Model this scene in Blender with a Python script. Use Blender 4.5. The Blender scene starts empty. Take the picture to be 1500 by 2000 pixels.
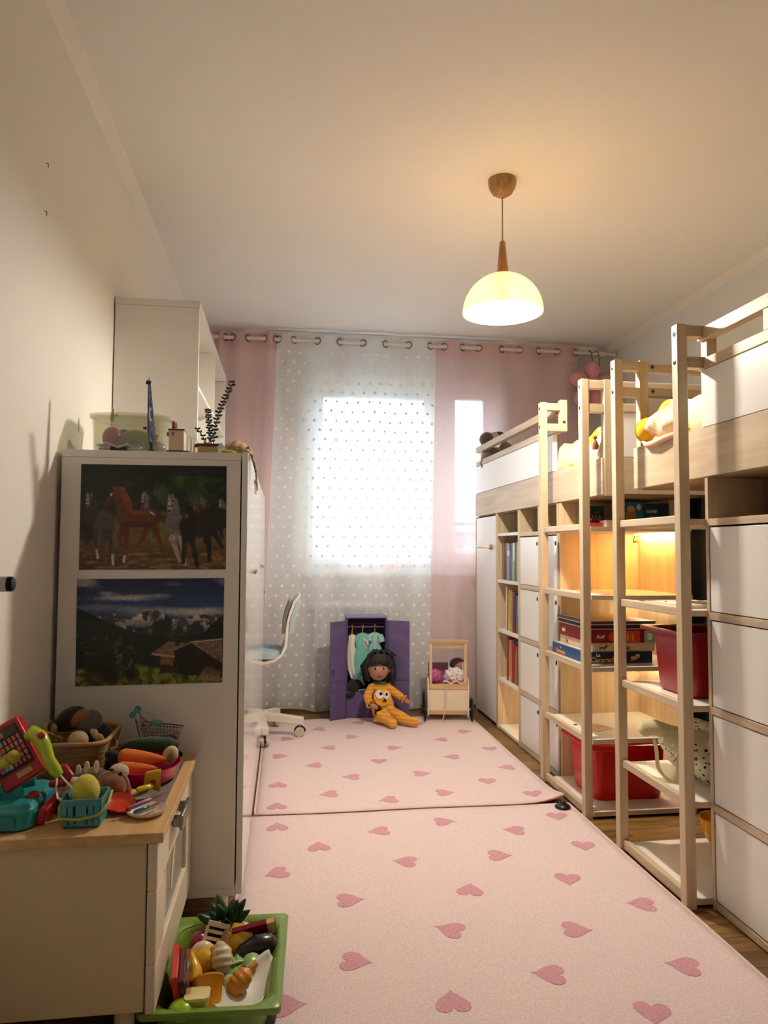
import bpy, math, random
import numpy as np
from mathutils import Matrix, Vector, Euler
random.seed(7); rng = np.random.default_rng(7)
scene = bpy.context.scene
COL = scene.collection
PI = math.pi

# ---------------------------------------------------------------- camera
F, CX, CY, H = 1400.0, 750.0, 1000.0, 1.10
yh = Vector((556 - CX, 1074 - CY, F)).normalized()          # room depth axis seen by the lens
roll = -0.005
dn = Vector((roll, 1.0, -(yh.x * roll + yh.y) / yh.z)).normalized()
up = -dn
xh = yh.cross(up)
if xh.x < 0: xh = -xh
R = Matrix((xh, yh, up))                                     # world = R @ lens
cam = bpy.data.cameras.new('camera')
cam.sensor_fit = 'HORIZONTAL'; cam.sensor_width = 36.0; cam.lens = 36.0 * F / 1500.0
cam.clip_start = 0.02; cam.clip_end = 500
co = bpy.data.objects.new('camera', cam); COL.objects.link(co)
c0, c1, c2 = R.col[0], -R.col[1], -R.col[2]
co.matrix_world = Matrix(((c0.x, c1.x, c2.x, 0), (c0.y, c1.y, c2.y, 0), (c0.z, c1.z, c2.z, H), (0, 0, 0, 1)))
scene.camera = co

# ---------------------------------------------------------------- sky, lights, exposure
SKY, BULB, SHADE, LED = 3.4, 58.0, .22, 25.0
w = bpy.data.worlds.new('sky'); scene.world = w; w.use_nodes = True
bg = w.node_tree.nodes['Background']
bg.inputs[0].default_value = (0.80, 0.91, 1.0, 1); bg.inputs[1].default_value = SKY
pl = bpy.data.lights.new('window_portal', 'AREA'); pl.shape = 'RECTANGLE'; pl.size = 1.55; pl.size_y = 1.5
pl.cycles.is_portal = True
po = bpy.data.objects.new('window_portal', pl); COL.objects.link(po)
po.location = (0.89, 5.28, 1.69); po.rotation_euler = (PI / 2 + PI, 0, 0)
scene.view_settings.view_transform = 'Standard'; scene.view_settings.look = 'None'
scene.view_settings.gamma = 1.0; scene.view_settings.use_curve_mapping = False
scene.view_settings.exposure = 1.3
scene.cycles.use_denoising = True
scene.cycles.max_bounces = 10; scene.cycles.diffuse_bounces = 6; scene.cycles.transparent_max_bounces = 14
scene.cycles.sample_clamp_indirect = 6.0; scene.cycles.caustics_reflective = False; scene.cycles.caustics_refractive = False

# ---------------------------------------------------------------- materials
def lin(c):
    return tuple(((v / 255) / 12.92 if v / 255 <= .04045 else ((v / 255 + .055) / 1.055) ** 2.4) for v in c)
def L4(c): return (*lin(c), 1.0)
MATS = {}
def nodes(name):
    m = bpy.data.materials.new(name); m.use_nodes = True
    nt = m.node_tree; return m, nt, nt.nodes['Principled BSDF']
def mat(name, c, rough=.5, metal=0, bump=0, bscale=60, var=0, spec=.5, trans=0, emit=0, coat=0, sheen=0, vscale=None):
    if name in MATS: return MATS[name]
    m, nt, p = nodes(name); N, K = nt.nodes, nt.links
    p.inputs['Base Color'].default_value = L4(c); p.inputs['Roughness'].default_value = rough
    p.inputs['Metallic'].default_value = metal; p.inputs['Specular IOR Level'].default_value = spec
    p.inputs['Coat Weight'].default_value = coat; p.inputs['Sheen Weight'].default_value = sheen
    p.inputs['Transmission Weight'].default_value = trans
    if emit:
        p.inputs['Emission Color'].default_value = L4(c); p.inputs['Emission Strength'].default_value = emit
    if bump or var:
        tc = N.new('ShaderNodeTexCoord'); no = N.new('ShaderNodeTexNoise')
        no.inputs['Scale'].default_value = bscale; no.inputs['Detail'].default_value = 6
        K.new(tc.outputs['Object'], no.inputs['Vector'])
        if bump:
            b = N.new('ShaderNodeBump'); b.inputs['Strength'].default_value = bump; b.inputs['Distance'].default_value = .004
            K.new(no.outputs['Fac'], b.inputs['Height']); K.new(b.outputs['Normal'], p.inputs['Normal'])
        if var:
            n2 = N.new('ShaderNodeTexNoise'); n2.inputs['Scale'].default_value = vscale or bscale * .3; n2.inputs['Detail'].default_value = 5
            K.new(tc.outputs['Object'], n2.inputs['Vector'])
            r = N.new('ShaderNodeValToRGB'); a = lin(c)
            r.color_ramp.elements[0].position = .3; r.color_ramp.elements[1].position = .7
            r.color_ramp.elements[0].color = (*[v * (1 - var) for v in a], 1); r.color_ramp.elements[1].color = (*[min(1, v * (1 + var)) for v in a], 1)
            K.new(n2.outputs['Fac'], r.inputs['Fac']); K.new(r.outputs['Color'], p.inputs['Base Color'])
    MATS[name] = m; return m
def wood(name, ca, cb, axis='z', scale=26, stretch=14, rough=.5, bump=.15, rnd=0.0):
    m, nt, p = nodes(name); N, K = nt.nodes, nt.links
    tc = N.new('ShaderNodeTexCoord'); mp = N.new('ShaderNodeMapping')
    s = [scale] * 3; s['xyz'.index(axis)] = scale / stretch; mp.inputs['Scale'].default_value = s
    src = tc.outputs['Object']
    if rnd:
        oi = N.new('ShaderNodeObjectInfo'); ad = N.new('ShaderNodeVectorMath'); ad.operation = 'ADD'
        mu = N.new('ShaderNodeMath'); mu.operation = 'MULTIPLY'; mu.inputs[1].default_value = 37
        K.new(oi.outputs['Random'], mu.inputs[0]); K.new(tc.outputs['Object'], ad.inputs[0]); K.new(mu.outputs[0], ad.inputs[1]); src = ad.outputs[0]
    K.new(src, mp.inputs['Vector'])
    no = N.new('ShaderNodeTexNoise'); no.inputs['Scale'].default_value = 1; no.inputs['Detail'].default_value = 7; no.inputs['Distortion'].default_value = .6
    K.new(mp.outputs[0], no.inputs['Vector'])
    r = N.new('ShaderNodeValToRGB'); r.color_ramp.elements[0].position = .34; r.color_ramp.elements[1].position = .66
    r.color_ramp.elements[0].color = L4(ca); r.color_ramp.elements[1].color = L4(cb)
    K.new(no.outputs['Fac'], r.inputs['Fac']); out = r.outputs['Color']
    if rnd:
        hs = N.new('ShaderNodeHueSaturation'); mr = N.new('ShaderNodeMapRange')
        mr.inputs['To Min'].default_value = 1 - rnd; mr.inputs['To Max'].default_value = 1 + rnd
        K.new(oi.outputs['Random'], mr.inputs['Value']); K.new(mr.outputs[0], hs.inputs['Value']); K.new(out, hs.inputs['Color']); out = hs.outputs['Color']
    K.new(out, p.inputs['Base Color']); p.inputs['Roughness'].default_value = rough
    b = N.new('ShaderNodeBump'); b.inputs['Strength'].default_value = bump; b.inputs['Distance'].default_value = .002
    K.new(no.outputs['Fac'], b.inputs['Height']); K.new(b.outputs['Normal'], p.inputs['Normal'])
    MATS[name] = m; return m
def sheer(name, c, transp, translu, dots=False):
    m = bpy.data.materials.new(name); m.use_nodes = True; nt = m.node_tree; N, K = nt.nodes, nt.links
    N.remove(N['Principled BSDF']); out = N['Material Output']
    tr = N.new('ShaderNodeBsdfTransparent'); tl = N.new('ShaderNodeBsdfTranslucent'); df = N.new('ShaderNodeBsdfDiffuse')
    tl.inputs[0].default_value = L4(c); df.inputs[0].default_value = L4(c)
    a = N.new('ShaderNodeMixShader'); a.inputs[0].default_value = translu; K.new(df.outputs[0], a.inputs[1]); K.new(tl.outputs[0], a.inputs[2])
    b = N.new('ShaderNodeMixShader'); b.inputs[0].default_value = transp
    uv = N.new('ShaderNodeUVMap'); uv.uv_map = 'UVMap'
    nz = N.new('ShaderNodeTexNoise'); nz.inputs['Scale'].default_value = 1; nz.inputs['Detail'].default_value = 3
    mp = N.new('ShaderNodeMapping'); mp.inputs['Scale'].default_value = (300, 14, 1); K.new(uv.outputs[0], mp.inputs[0]); K.new(mp.outputs[0], nz.inputs['Vector'])
    mr = N.new('ShaderNodeMapRange'); mr.inputs['To Min'].default_value = transp - .1; mr.inputs['To Max'].default_value = transp + .1
    K.new(nz.outputs['Fac'], mr.inputs['Value']); fac = mr.outputs[0]
    if dots:
        def math_(op, x, y=None):
            n = N.new('ShaderNodeMath'); n.operation = op
            for i, v in enumerate((x, y)):
                if v is None: continue
                if isinstance(v, (int, float)): n.inputs[i].default_value = v
                else: K.new(v, n.inputs[i])
            return n.outputs[0]
        sp = N.new('ShaderNodeSeparateXYZ'); K.new(uv.outputs[0], sp.inputs[0])
        v = math_('DIVIDE', sp.outputs[1], .067); row = math_('FLOOR', v)
        u = math_('ADD', math_('DIVIDE', sp.outputs[0], .080), math_('MULTIPLY', math_('MODULO', row, 2), .5))
        du = math_('MULTIPLY', math_('SUBTRACT', math_('FRACT', u), .5), .080); dv = math_('MULTIPLY', math_('SUBTRACT', math_('FRACT', v), .5), .067)
        td = None; d = math_('SQRT', math_('ADD', math_('MULTIPLY', du, du), math_('MULTIPLY', dv, dv)))
        k = N.new('ShaderNodeMapRange'); k.inputs['From Min'].default_value = .0082; k.inputs['From Max'].default_value = .0114
        K.new(d, k.inputs['Value']); fac = math_('MULTIPLY', fac, k.outputs[0]); K.new(math_('ADD', math_('MULTIPLY', k.outputs[0], translu - .03), .03), a.inputs[0])
    K.new(fac, b.inputs[0]); K.new(a.outputs[0], b.inputs[1]); K.new(tr.outputs[0], b.inputs[2]); K.new(b.outputs[0], out.inputs[0])
    MATS[name] = m; return m
def glassy(name, c=(255, 255, 255), gl=.08, rough=.02):
    m = bpy.data.materials.new(name); m.use_nodes = True; nt = m.node_tree; N, K = nt.nodes, nt.links
    N.remove(N['Principled BSDF'])
    tr = N.new('ShaderNodeBsdfTransparent'); tr.inputs[0].default_value = L4(c); g = N.new('ShaderNodeBsdfGlossy'); g.inputs['Roughness'].default_value = rough
    x = N.new('ShaderNodeMixShader'); x.inputs[0].default_value = gl
    K.new(tr.outputs[0], x.inputs[1]); K.new(g.outputs[0], x.inputs[2]); K.new(x.outputs[0], N['Material Output'].inputs[0])
    MATS[name] = m; return m
def vcol(name, rough=.35, coat=0):
    m, nt, p = nodes(name); a = nt.nodes.new('ShaderNodeVertexColor'); a.layer_name = 'Col'
    nt.links.new(a.outputs[0], p.inputs['Base Color']); p.inputs['Roughness'].default_value = rough; MATS[name] = m; return m
def blotch(name, base, spots, scale=7, thr=.3, rough=.9, bump=.2):
    """cloth with printed blotches of several colours"""
    m, nt, p = nodes(name); N, K = nt.nodes, nt.links
    tc = N.new('ShaderNodeTexCoord'); cur = None
    for i, (c, sc, th) in enumerate(spots):
        mp = N.new('ShaderNodeMapping'); mp.inputs['Location'].default_value = (3.1 * i, 1.7 * i, .9 * i); K.new(tc.outputs['Object'], mp.inputs[0])
        vo = N.new('ShaderNodeTexVoronoi'); vo.inputs['Scale'].default_value = sc; K.new(mp.outputs[0], vo.inputs['Vector'])
        k = N.new('ShaderNodeMapRange'); k.inputs['From Min'].default_value = th; k.inputs['From Max'].default_value = th + .05
        k.inputs['To Min'].default_value = 1; k.inputs['To Max'].default_value = 0; K.new(vo.outputs['Distance'], k.inputs['Value'])
        mx = N.new('ShaderNodeMixRGB'); K.new(k.outputs[0], mx.inputs[0]); mx.inputs[2].default_value = L4(c)
        if cur is None: mx.inputs[1].default_value = L4(base)
        else: K.new(cur, mx.inputs[1])
        cur = mx.outputs[0]
    K.new(cur, p.inputs['Base Color']); p.inputs['Roughness'].default_value = rough
    no = N.new('ShaderNodeTexNoise'); no.inputs['Scale'].default_value = 40; K.new(tc.outputs['Object'], no.inputs['Vector'])
    b = N.new('ShaderNodeBump'); b.inputs['Strength'].default_value = bump; b.inputs['Distance'].default_value = .01; K.new(no.outputs['Fac'], b.inputs['Height']); K.new(b.outputs['Normal'], p.inputs['Normal'])
    MATS[name] = m; return m

WALL = mat('wall_paint', (231, 228, 222), .85, bump=.05, bscale=140)
CEIL = mat('ceiling_paint', (240, 239, 236), .9)
WHITE = mat('white_laminate', (230, 227, 221), .28, spec=.45)
WHITEM = mat('white_matt', (228, 225, 220), .5)
FRONT = mat('white_front', (232, 230, 226), .32)
ASH = wood('ash_veneer', (186, 165, 138), (208, 190, 162), 'y', 30, 16, .5)
ASHX = wood('ash_veneer_across', (182, 160, 130), (204, 185, 156), 'x', 30, 16, .5)
ASHZ = wood('ash_upright', (190, 168, 136), (209, 189, 158), 'z', 34, 18, .5)
PANEL = wood('oak_panel', (206, 178, 138), (222, 197, 160), 'z', 34, 20, .5)
SHELFW = mat('shelf_white', (232, 226, 214), .35)
BIRCH = wood('birch_top', (196, 156, 104), (214, 178, 128), 'y', 22, 10, .42)
CREAM = mat('cream_side', (220, 200, 164), .45)
OAK = wood('oak_floor', (100, 72, 36), (146, 110, 62), 'x', 40, 9, .38, .2, .28)
RUG = mat('rug_pile', (239, 216, 214), 1, bump=.9, bscale=330, var=.13, spec=.05, sheen=.3, vscale=170)
HEART = mat('rug_heart_pile', (220, 160, 174), 1, bump=.9, bscale=330, var=.16, spec=.05, sheen=.3, vscale=160)
RUGB = mat('rug_binding', (232, 198, 190), .9)
STEEL = mat('brushed_steel', (170, 168, 164), .32, metal=1)
BLACK = mat('black_plastic', (18, 18, 20), .35)
DARK = mat('unlit_void_board', (8, 8, 9), .95, spec=.1)  # near-black of the void panels under the beds, also on the tower bases
GLASS = glassy('window_glass')

# ---------------------------------------------------------------- mesh builder
class MB:
    def __init__(s): s.v = []; s.f = []
    def n(s): return len(s.v)
    def add(s, vs, fs):
        o = len(s.v); s.v += [tuple(v) for v in vs]; s.f += [tuple(i + o for i in f) for f in fs]; return s
    def box(s, a, b):
        (x0, y0, z0), (x1, y1, z1) = a, b
        return s.add([(x0, y0, z0), (x1, y0, z0), (x1, y1, z0), (x0, y1, z0), (x0, y0, z1), (x1, y0, z1), (x1, y1, z1), (x0, y1, z1)],
                     [(0, 3, 2, 1), (4, 5, 6, 7), (0, 1, 5, 4), (1, 2, 6, 5), (2, 3, 7, 6), (3, 0, 4, 7)])
    def obox(s, c, size, rot=(0, 0, 0)):
        o = s.n(); h = [q / 2 for q in size]; s.box((-h[0], -h[1], -h[2]), (h[0], h[1], h[2]))
        return s.xf(Matrix.Translation(c) @ Euler(rot).to_matrix().to_4x4(), o)
    def xf(s, M, o=0):
        for i in range(o, len(s.v)): s.v[i] = tuple(M @ Vector(s.v[i]))
        return s
    def tube(s, pts, r, n=10, closed=False, caps=True, flat=None):
        pts = [Vector(p) for p in pts]; k = len(pts); rs = r if isinstance(r, (list, tuple)) else [r] * k
        rings = []; prev = None
        for i, p in enumerate(pts):
            a = pts[i - 1] if (i > 0 or closed) else p; b = pts[(i + 1) % k] if (i < k - 1 or closed) else p
            t = (b - a).normalized() if (b - a).length > 1e-9 else Vector((0, 0, 1))
            if prev is None:
                u = t.orthogonal().normalized()
            else:
                u = prev - t * prev.dot(t); u = u.normalized() if u.length > 1e-6 else t.orthogonal().normalized()
            prev = u; w_ = t.cross(u)
            ring = []
            for j in range(n):
                an = 2 * PI * j / n; ring.append(p + u * math.cos(an) * rs[i] + w_ * math.sin(an) * rs[i] * (flat or 1))
            rings.append(ring)
        vs = [q for ring in rings for q in ring]; fs = []
        for i in range(k if closed else k - 1):
            i2 = (i + 1) % k
            for j in range(n):
                j2 = (j + 1) % n; fs.append((i * n + j, i * n + j2, i2 * n + j2, i2 * n + j))
        if caps and not closed: fs += [tuple(range(n))[::-1], tuple((k - 1) * n + j for j in range(n))]
        return s.add(vs, fs)
    def cyl(s, p0, p1, r0, r1=None, n=20): return s.tube([p0, p1], [r0, r0 if r1 is None else r1], n)
    def lathe(s, prof, c=(0, 0, 0), n=32, sx=1, sy=1):
        vs = []; fs = []; k = len(prof)
        for r, z in prof:
            for j in range(n):
                a = 2 * PI * j / n; vs.append((c[0] + r * math.cos(a) * sx, c[1] + r * math.sin(a) * sy, c[2] + z))
        for i in range(k - 1):
            for j in range(n):
                j2 = (j + 1) % n; fs.append((i * n + j, i * n + j2, (i + 1) * n + j2, (i + 1) * n + j))
        if prof[0][0] > 1e-5: fs.append(tuple(range(n))[::-1])
        if prof[-1][0] > 1e-5: fs.append(tuple((k - 1) * n + j for j in range(n)))
        return s.add(vs, fs)
    def shell(s, prof, **k): return s.lathe(prof, **k)
    def ell(s, c, r, nu=18, nv=12, rot=None, disp=None):
        if not isinstance(r, (tuple, list)): r = (r, r, r)
        M = Euler(rot).to_matrix() if rot else Matrix.Identity(3); c = Vector(c)
        vs = []; fs = []
        for i in range(nv + 1):
            t = PI * i / nv
            for j in range(nu):
                a = 2 * PI * j / nu; d = Vector((math.sin(t) * math.cos(a), math.sin(t) * math.sin(a), math.cos(t)))
                k = disp(d) if disp else 1
                vs.append(c + M @ Vector((d.x * r[0] * k, d.y * r[1] * k, d.z * r[2] * k)))
        for i in range(nv):
            for j in range(nu):
                j2 = (j + 1) % nu; fs.append((i * nu + j, (i + 1) * nu + j, (i + 1) * nu + j2, i * nu + j2))
        return s.add(vs, fs)
    def prism(s, poly, o, u, v, d):
        """polygon (a, b) in the plane o + a u + b v, pushed along d"""
        o, u, v, d = map(Vector, (o, u, v, d)); n = len(poly)
        a = [o + u * p[0] + v * p[1] for p in poly]; b = [q + d for q in a]
        return s.add(a + b, [tuple(range(n)), tuple(range(n, 2 * n))[::-1]] + [((i + 1) % n, i, n + i, n + (i + 1) % n) for i in range(n)])
    def grid(s, fn, nu, nv, wrap=False):
        vs = [fn(i / nu, j / nv) for j in range(nv + 1) for i in range(nu + 1)]
        fs = [(j * (nu + 1) + i, j * (nu + 1) + i + 1, (j + 1) * (nu + 1) + i + 1, (j + 1) * (nu + 1) + i) for j in range(nv) for i in range(nu)]
        return s.add(vs, fs)
    def rrect(s, cx, cy, a, b, r, k=5):
        pts = []
        for qx, qy, st in ((1, 1, 0), (-1, 1, 90), (-1, -1, 180), (1, -1, 270)):
            for i in range(k + 1):
                an = math.radians(st + 90 * i / k); pts.append((cx + qx * (a - r) + r * math.cos(an), cy + qy * (b - r) + r * math.sin(an)))
        return pts
    def loft(s, rings, caps=(True, True)):
        n = len(rings[0]); vs = [p for r in rings for p in r]; fs = []
        for i in range(len(rings) - 1):
            for j in range(n):
                j2 = (j + 1) % n; fs.append((i * n + j, i * n + j2, (i + 1) * n + j2, (i + 1) * n + j))
        if caps[0]: fs.append(tuple(range(n))[::-1])
        if caps[1]: fs.append(tuple((len(rings) - 1) * n + j for j in range(n)))
        return s.add(vs, fs)

def mesh_of(name, mb, smooth=None, off=None, rc=True):
    me = bpy.data.meshes.new(name)
    vs = mb.v if off is None else [(x - off[0], y - off[1], z - off[2]) for x, y, z in mb.v]
    me.from_pydata(vs, [], mb.f); me.update()
    if rc:
        import bmesh
        bm = bmesh.new(); bm.from_mesh(me); bmesh.ops.recalc_face_normals(bm, faces=bm.faces); bm.to_mesh(me); bm.free()
    if smooth:
        me.polygons.foreach_set('use_smooth', [True] * len(me.polygons)); me.set_sharp_from_angle(angle=math.radians(smooth))
    return me
def base(o):
    p = Vector((0, 0, 0))
    while o: p += o.location; o = o.parent
    return p
def obj(name, mb, m, parent=None, smooth=None, bevel=0, kind=None, label=None, world=True, mods=(), at=None, rc=True):
    """one mesh object; coordinates are the room's unless world=False"""
    off = None
    if parent and world: off = base(parent)
    elif at is not None: off = at
    me = mesh_of(name, mb, smooth, off, rc)
    o = bpy.data.objects.new(name, me); COL.objects.link(o)
    if at is not None and not parent: o.location = at
    if m: me.materials.append(m)
    if parent: o.parent = parent
    if bevel:
        b = o.modifiers.new('bevel', 'BEVEL'); b.width = bevel; b.segments = 2; b.limit_method = 'ANGLE'; b.angle_limit = math.radians(40)
        if not smooth: me.polygons.foreach_set('use_smooth', [True] * len(me.polygons)); me.set_sharp_from_angle(angle=math.radians(35))
    if kind: o['kind'] = kind
    if label: o['label'] = label
    return o
def thing(name, label, cat, loc, group=None, rz=0):
    o = bpy.data.objects.new(name, None); COL.objects.link(o); o.location = loc; o.rotation_euler = (0, 0, rz); o.empty_display_size = .05
    o['label'] = label; o['category'] = cat
    if group: o['group'] = group
    return o
def tag(o, label, cat, group=None):
    o['label'] = label; o['category'] = cat
    if group: o['group'] = group
    return o
def solid(o, t, off=0):
    s = o.modifiers.new('solid', 'SOLIDIFY'); s.thickness = t; s.offset = off; return o
def sub(o, n=1):
    s = o.modifiers.new('sub', 'SUBSURF'); s.levels = n; s.render_levels = n; return o
def B(*ab): return MB().box(*ab)
def copy_tree(o, parent=None):
    c = o.copy(); COL.objects.link(c)
    if parent: c.parent = parent
    for ch in list(o.children): copy_tree(ch, c)
    return c
def skin(name, pts, edges, rad, m, parent, subd=2):
    me = bpy.data.meshes.new(name); off = base(parent)
    me.from_pydata([tuple(Vector(p) - off) for p in pts], edges, []); me.update()
    o = bpy.data.objects.new(name, me); COL.objects.link(o); o.parent = parent; me.materials.append(m)
    sk = o.modifiers.new('skin', 'SKIN'); sk.use_smooth_shade = True
    for i, r in enumerate(rad):
        d = me.skin_vertices[0].data[i]; d.radius = r if isinstance(r, tuple) else (r, r); d.use_root = (i == 0)
    sub(o, subd); return o
def text(name, body, size, m, parent, o, u, v, extr=.0006, bold=0, align='LEFT', shear=0):
    """lettering lying on a face: baseline start o, reading direction u, upward direction v (room axes)"""
    cu = bpy.data.curves.new(name, 'FONT'); cu.body = body; cu.size = size; cu.extrude = extr; cu.offset = bold; cu.align_x = align; cu.shear = shear; cu.resolution_u = 3
    t = bpy.data.objects.new(name, cu); COL.objects.link(t)
    me = bpy.data.meshes.new_from_object(t.evaluated_get(bpy.context.evaluated_depsgraph_get()))
    bpy.data.objects.remove(t); bpy.data.curves.remove(cu)
    r = bpy.data.objects.new(name, me); COL.objects.link(r); me.materials.append(m)
    u, v = Vector(u).normalized(), Vector(v).normalized(); n = u.cross(v); p = Vector(o)
    Mx = Matrix(((u.x, v.x, n.x, p.x), (u.y, v.y, n.y, p.y), (u.z, v.z, n.z, p.z), (0, 0, 0, 1)))
    if parent: Mx = Matrix.Translation(-base(parent)) @ Mx
    me.transform(Mx)
    if parent: r.parent = parent
    return r
def structure(name, mb, m, parent=None, **k): return obj(name, mb, m, parent, kind='structure', **k)

# ================================================================ the room
XL, XR, YB, YF, ZC = -0.665, 2.41, 5.06, -0.9, 2.63
structure('ceiling', B((XL - .2, YF - .2, ZC), (XR + .2, YB + .2, ZC + .12)), CEIL)
structure('wall_left', B((XL - .15, YF - .2, -.06), (XL, YB + .2, ZC)), WALL)
structure('wall_right', B((XR, YF - .2, -.06), (XR + .15, YB + .2, ZC)), mat('wall_right_paint', (226, 226, 225), .85))
structure('wall_front', B((XL, YF - .15, -.06), (XR, YF, ZC)), WALL)
WX0, WX1, WZ0, WZ1 = .145, 1.615, .955, 2.405
m = MB().box((XL, YB, -.06), (WX0, YB + .2, ZC)).box((WX1, YB, -.06), (XR, YB + .2, ZC)).box((WX0, YB, -.06), (WX1, YB + .2, WZ0)).box((WX0, YB, WZ1), (WX1, YB + .2, ZC))
structure('wall_back', m, mat('wall_back_paint', (212, 208, 206), .85))
def cove(x, s):
    return MB().prism([(0, 0), (s * .038, 0), (s * .026, -.012), (s * .012, -.026), (0, -.038)], (x, YF, ZC), (1, 0, 0), (0, 0, 1), (0, YB - YF, 0))
structure('trim_1', cove(XL, 1), mat('cove', (236, 232, 224), .6)); structure('trim_2', cove(XR, -1), MATS['cove'])
structure('baseboard_left', B((XL, YF, 0), (XL + .014, YB, .06)), OAK); structure('baseboard_back', B((XL + .014, YB - .014, 0), (XR, YB, .06)), OAK)
floor = structure('floor', B((XL - .1, YF - .1, -.08), (XR + .1, YB + .1, -.005)), wood('subfloor_oak', (96, 66, 34), (128, 92, 52), 'x', 40, 9, .5))
def planks(x0, x1, y0, y1, L, wd=.072):
    y = y0; k = 0
    me = {}
    while y < y1 - .01:
        x = x0 - (L * .5 if k % 2 else 0)
        while x < x1 - .02:
            a, b = max(x, x0), min(x + L, x1); key = round(b - a, 3)
            if b - a > .03:
                if key not in me:
                    me[key] = mesh_of('plank', B((0, 0, -.006), (key - .0012, wd - .0012, 0))); me[key].materials.append(OAK)
                o = bpy.data.objects.new('plank', me[key]); COL.objects.link(o); o.location = (a, y, random.uniform(-.0006, 0)); o.parent = floor
            x += L
        y += wd; k += 1
planks(1.16, 1.76, 1.45, 4.98, .38)
planks(XL + .014, -.06, 1.30, 2.9, .40)
planks(-.30, -.06, 2.9, 4.5, .40)
planks(XL + .014, 1.16, 4.52, 5.04, .45)

# the door leaf stands open against the near left, only its lever reaches into the frame
door = structure('door_1', B((-.468, .22, .01), (-.428, 1.09, 2.02)), WHITEM, bevel=.002)
HB = mat('handle_black', (10, 10, 11), .5, spec=.25)
h = obj('door_handle', MB().cyl((-.428, 1.035, 1.052), (-.421, 1.035, 1.052), .024, n=24).cyl((-.421, 1.035, 1.052), (-.379, 1.035, 1.052), .0098).tube([(-.371, 1.035, 1.052), (-.366, 1.035, 1.052), (-.3635, 1.035, 1.052), (-.3625, 1.035, 1.052)], [.0102, .0102, .0092, .006], 20), HB, door, 40)
obj('handle_collar', MB().cyl((-.380, 1.035, 1.052), (-.3705, 1.035, 1.052), .0104, n=24), STEEL, h, 40)

# ---------------------------------------------------------------- windows
PVC = mat('window_pvc', (232, 234, 234), .3)
def window(name, x0, x1, z0, z1, px0, px1, pz0, pz1, handle=None):
    y0, y1 = 5.085, 5.145
    fr = MB(); t = .045
    for a, b in (((x0, y0, z0), (x1, y1, z0 + t)), ((x0, y0, z1 - t), (x1, y1, z1)), ((x0, y0, z0 + t), (x0 + t, y1, z1 - t)), ((x1 - t, y0, z0 + t), (x1, y1, z1 - t))): fr.box(a, b)
    wn = structure(name, fr, PVC, bevel=.004)
    s = MB(); sx0, sx1, sz0, sz1 = x0 + t - .006, x1 - t + .006, z0 + t - .006, z1 - t + .006; y0 -= .018; y1 -= .02
    for a, b in (((sx0, y0, sz0), (sx1, y1, pz0)), ((sx0, y0, pz1), (sx1, y1, sz1)), ((sx0, y0, pz0), (px0, y1, pz1)), ((px1, y0, pz0), (sx1, y1, pz1))): s.box(a, b)
    sa = obj('sash', s, PVC, wn, bevel=.006)
    obj('pane', B((px0 - .01, 5.10, pz0 - .01), (px1 + .01, 5.104, pz1 + .01)), GLASS, sa)
    if handle:
        hx = handle
        obj('window_handle', MB().box((hx - .013, y0 - .012, 1.60), (hx + .013, y0, 1.67)).tube([(hx, y0 - .03, 1.645), (hx, y0 - .045, 1.64), (hx, y0 - .045, 1.53)], .009, 10), mat('handle_white', (235, 235, 232), .3), wn, 40)
    return wn
window('window_1', .147, 1.078, .957, 2.403, .262, .984, 1.088, 2.192, None)
window('window_2', 1.082, 1.613, .957, 2.403, 1.222, 1.430, 1.088, 2.205, 1.165)
structure('trim_3', B((.09, 4.985, .925), (1.67, 5.085, .955)), mat('sill_white', (226, 226, 224), .35), bevel=.004)
# little sill figures behind the sheer
def rabbit(x, c, lab):
    t = thing('rabbit_figurine', lab, 'figurine', (x, 5.035, .955))
    mt = mat('figurine_' + lab[:4], c, .5)
    obj('body', MB().ell((x, 5.035, .985), (.026, .02, .032), 14, 10).ell((x, 5.03, 1.03), (.019, .017, .02), 14, 10), mt, t, 60)
    for s in (-1, 1): obj('ear', MB().ell((x + s * .008, 5.034, 1.075), (.0065, .005, .032), 10, 8), mt, t, 60)
rabbit(.60, (226, 150, 140), 'pink rabbit figurine on the windowsill, further left behind the sheer')
rabbit(.79, (232, 170, 160), 'pale pink rabbit figurine on the windowsill, beside a paper heart')
hb = obj('paper_heart', MB().prism([(0, .0), (.012, .012), (.02, .026), (.014, .036), (.004, .034), (0, .028), (-.004, .034), (-.014, .036), (-.02, .026), (-.012, .012)], (.735, 5.03, .956), (1, 0, 0), (0, 0, 1.4), (0, .006, 0)), mat('paper_heart_pink', (222, 140, 138), .7))
tag(hb, 'small pink heart ornament on the sill left of a rabbit', 'ornament')
lad = thing('hanging_ladder', 'thin toy ladder hanging on the window pane', 'ornament', (.315, 5.05, 1.75))
lm = mat('ladder_pale', (196, 206, 206), .6)
for s in (-1, 1): obj('stile', MB().cyl((.33 + s * .022, 5.055, 1.33), (.335 + s * .022, 5.055, 2.02), .0022, n=6), lm, lad)
for k in range(8): obj('rung', MB().cyl((.309 + k * .0006, 5.055, 1.37 + k * .08), (.353 + k * .0006, 5.055, 1.37 + k * .08), .002, n=6), lm, lad)

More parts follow.
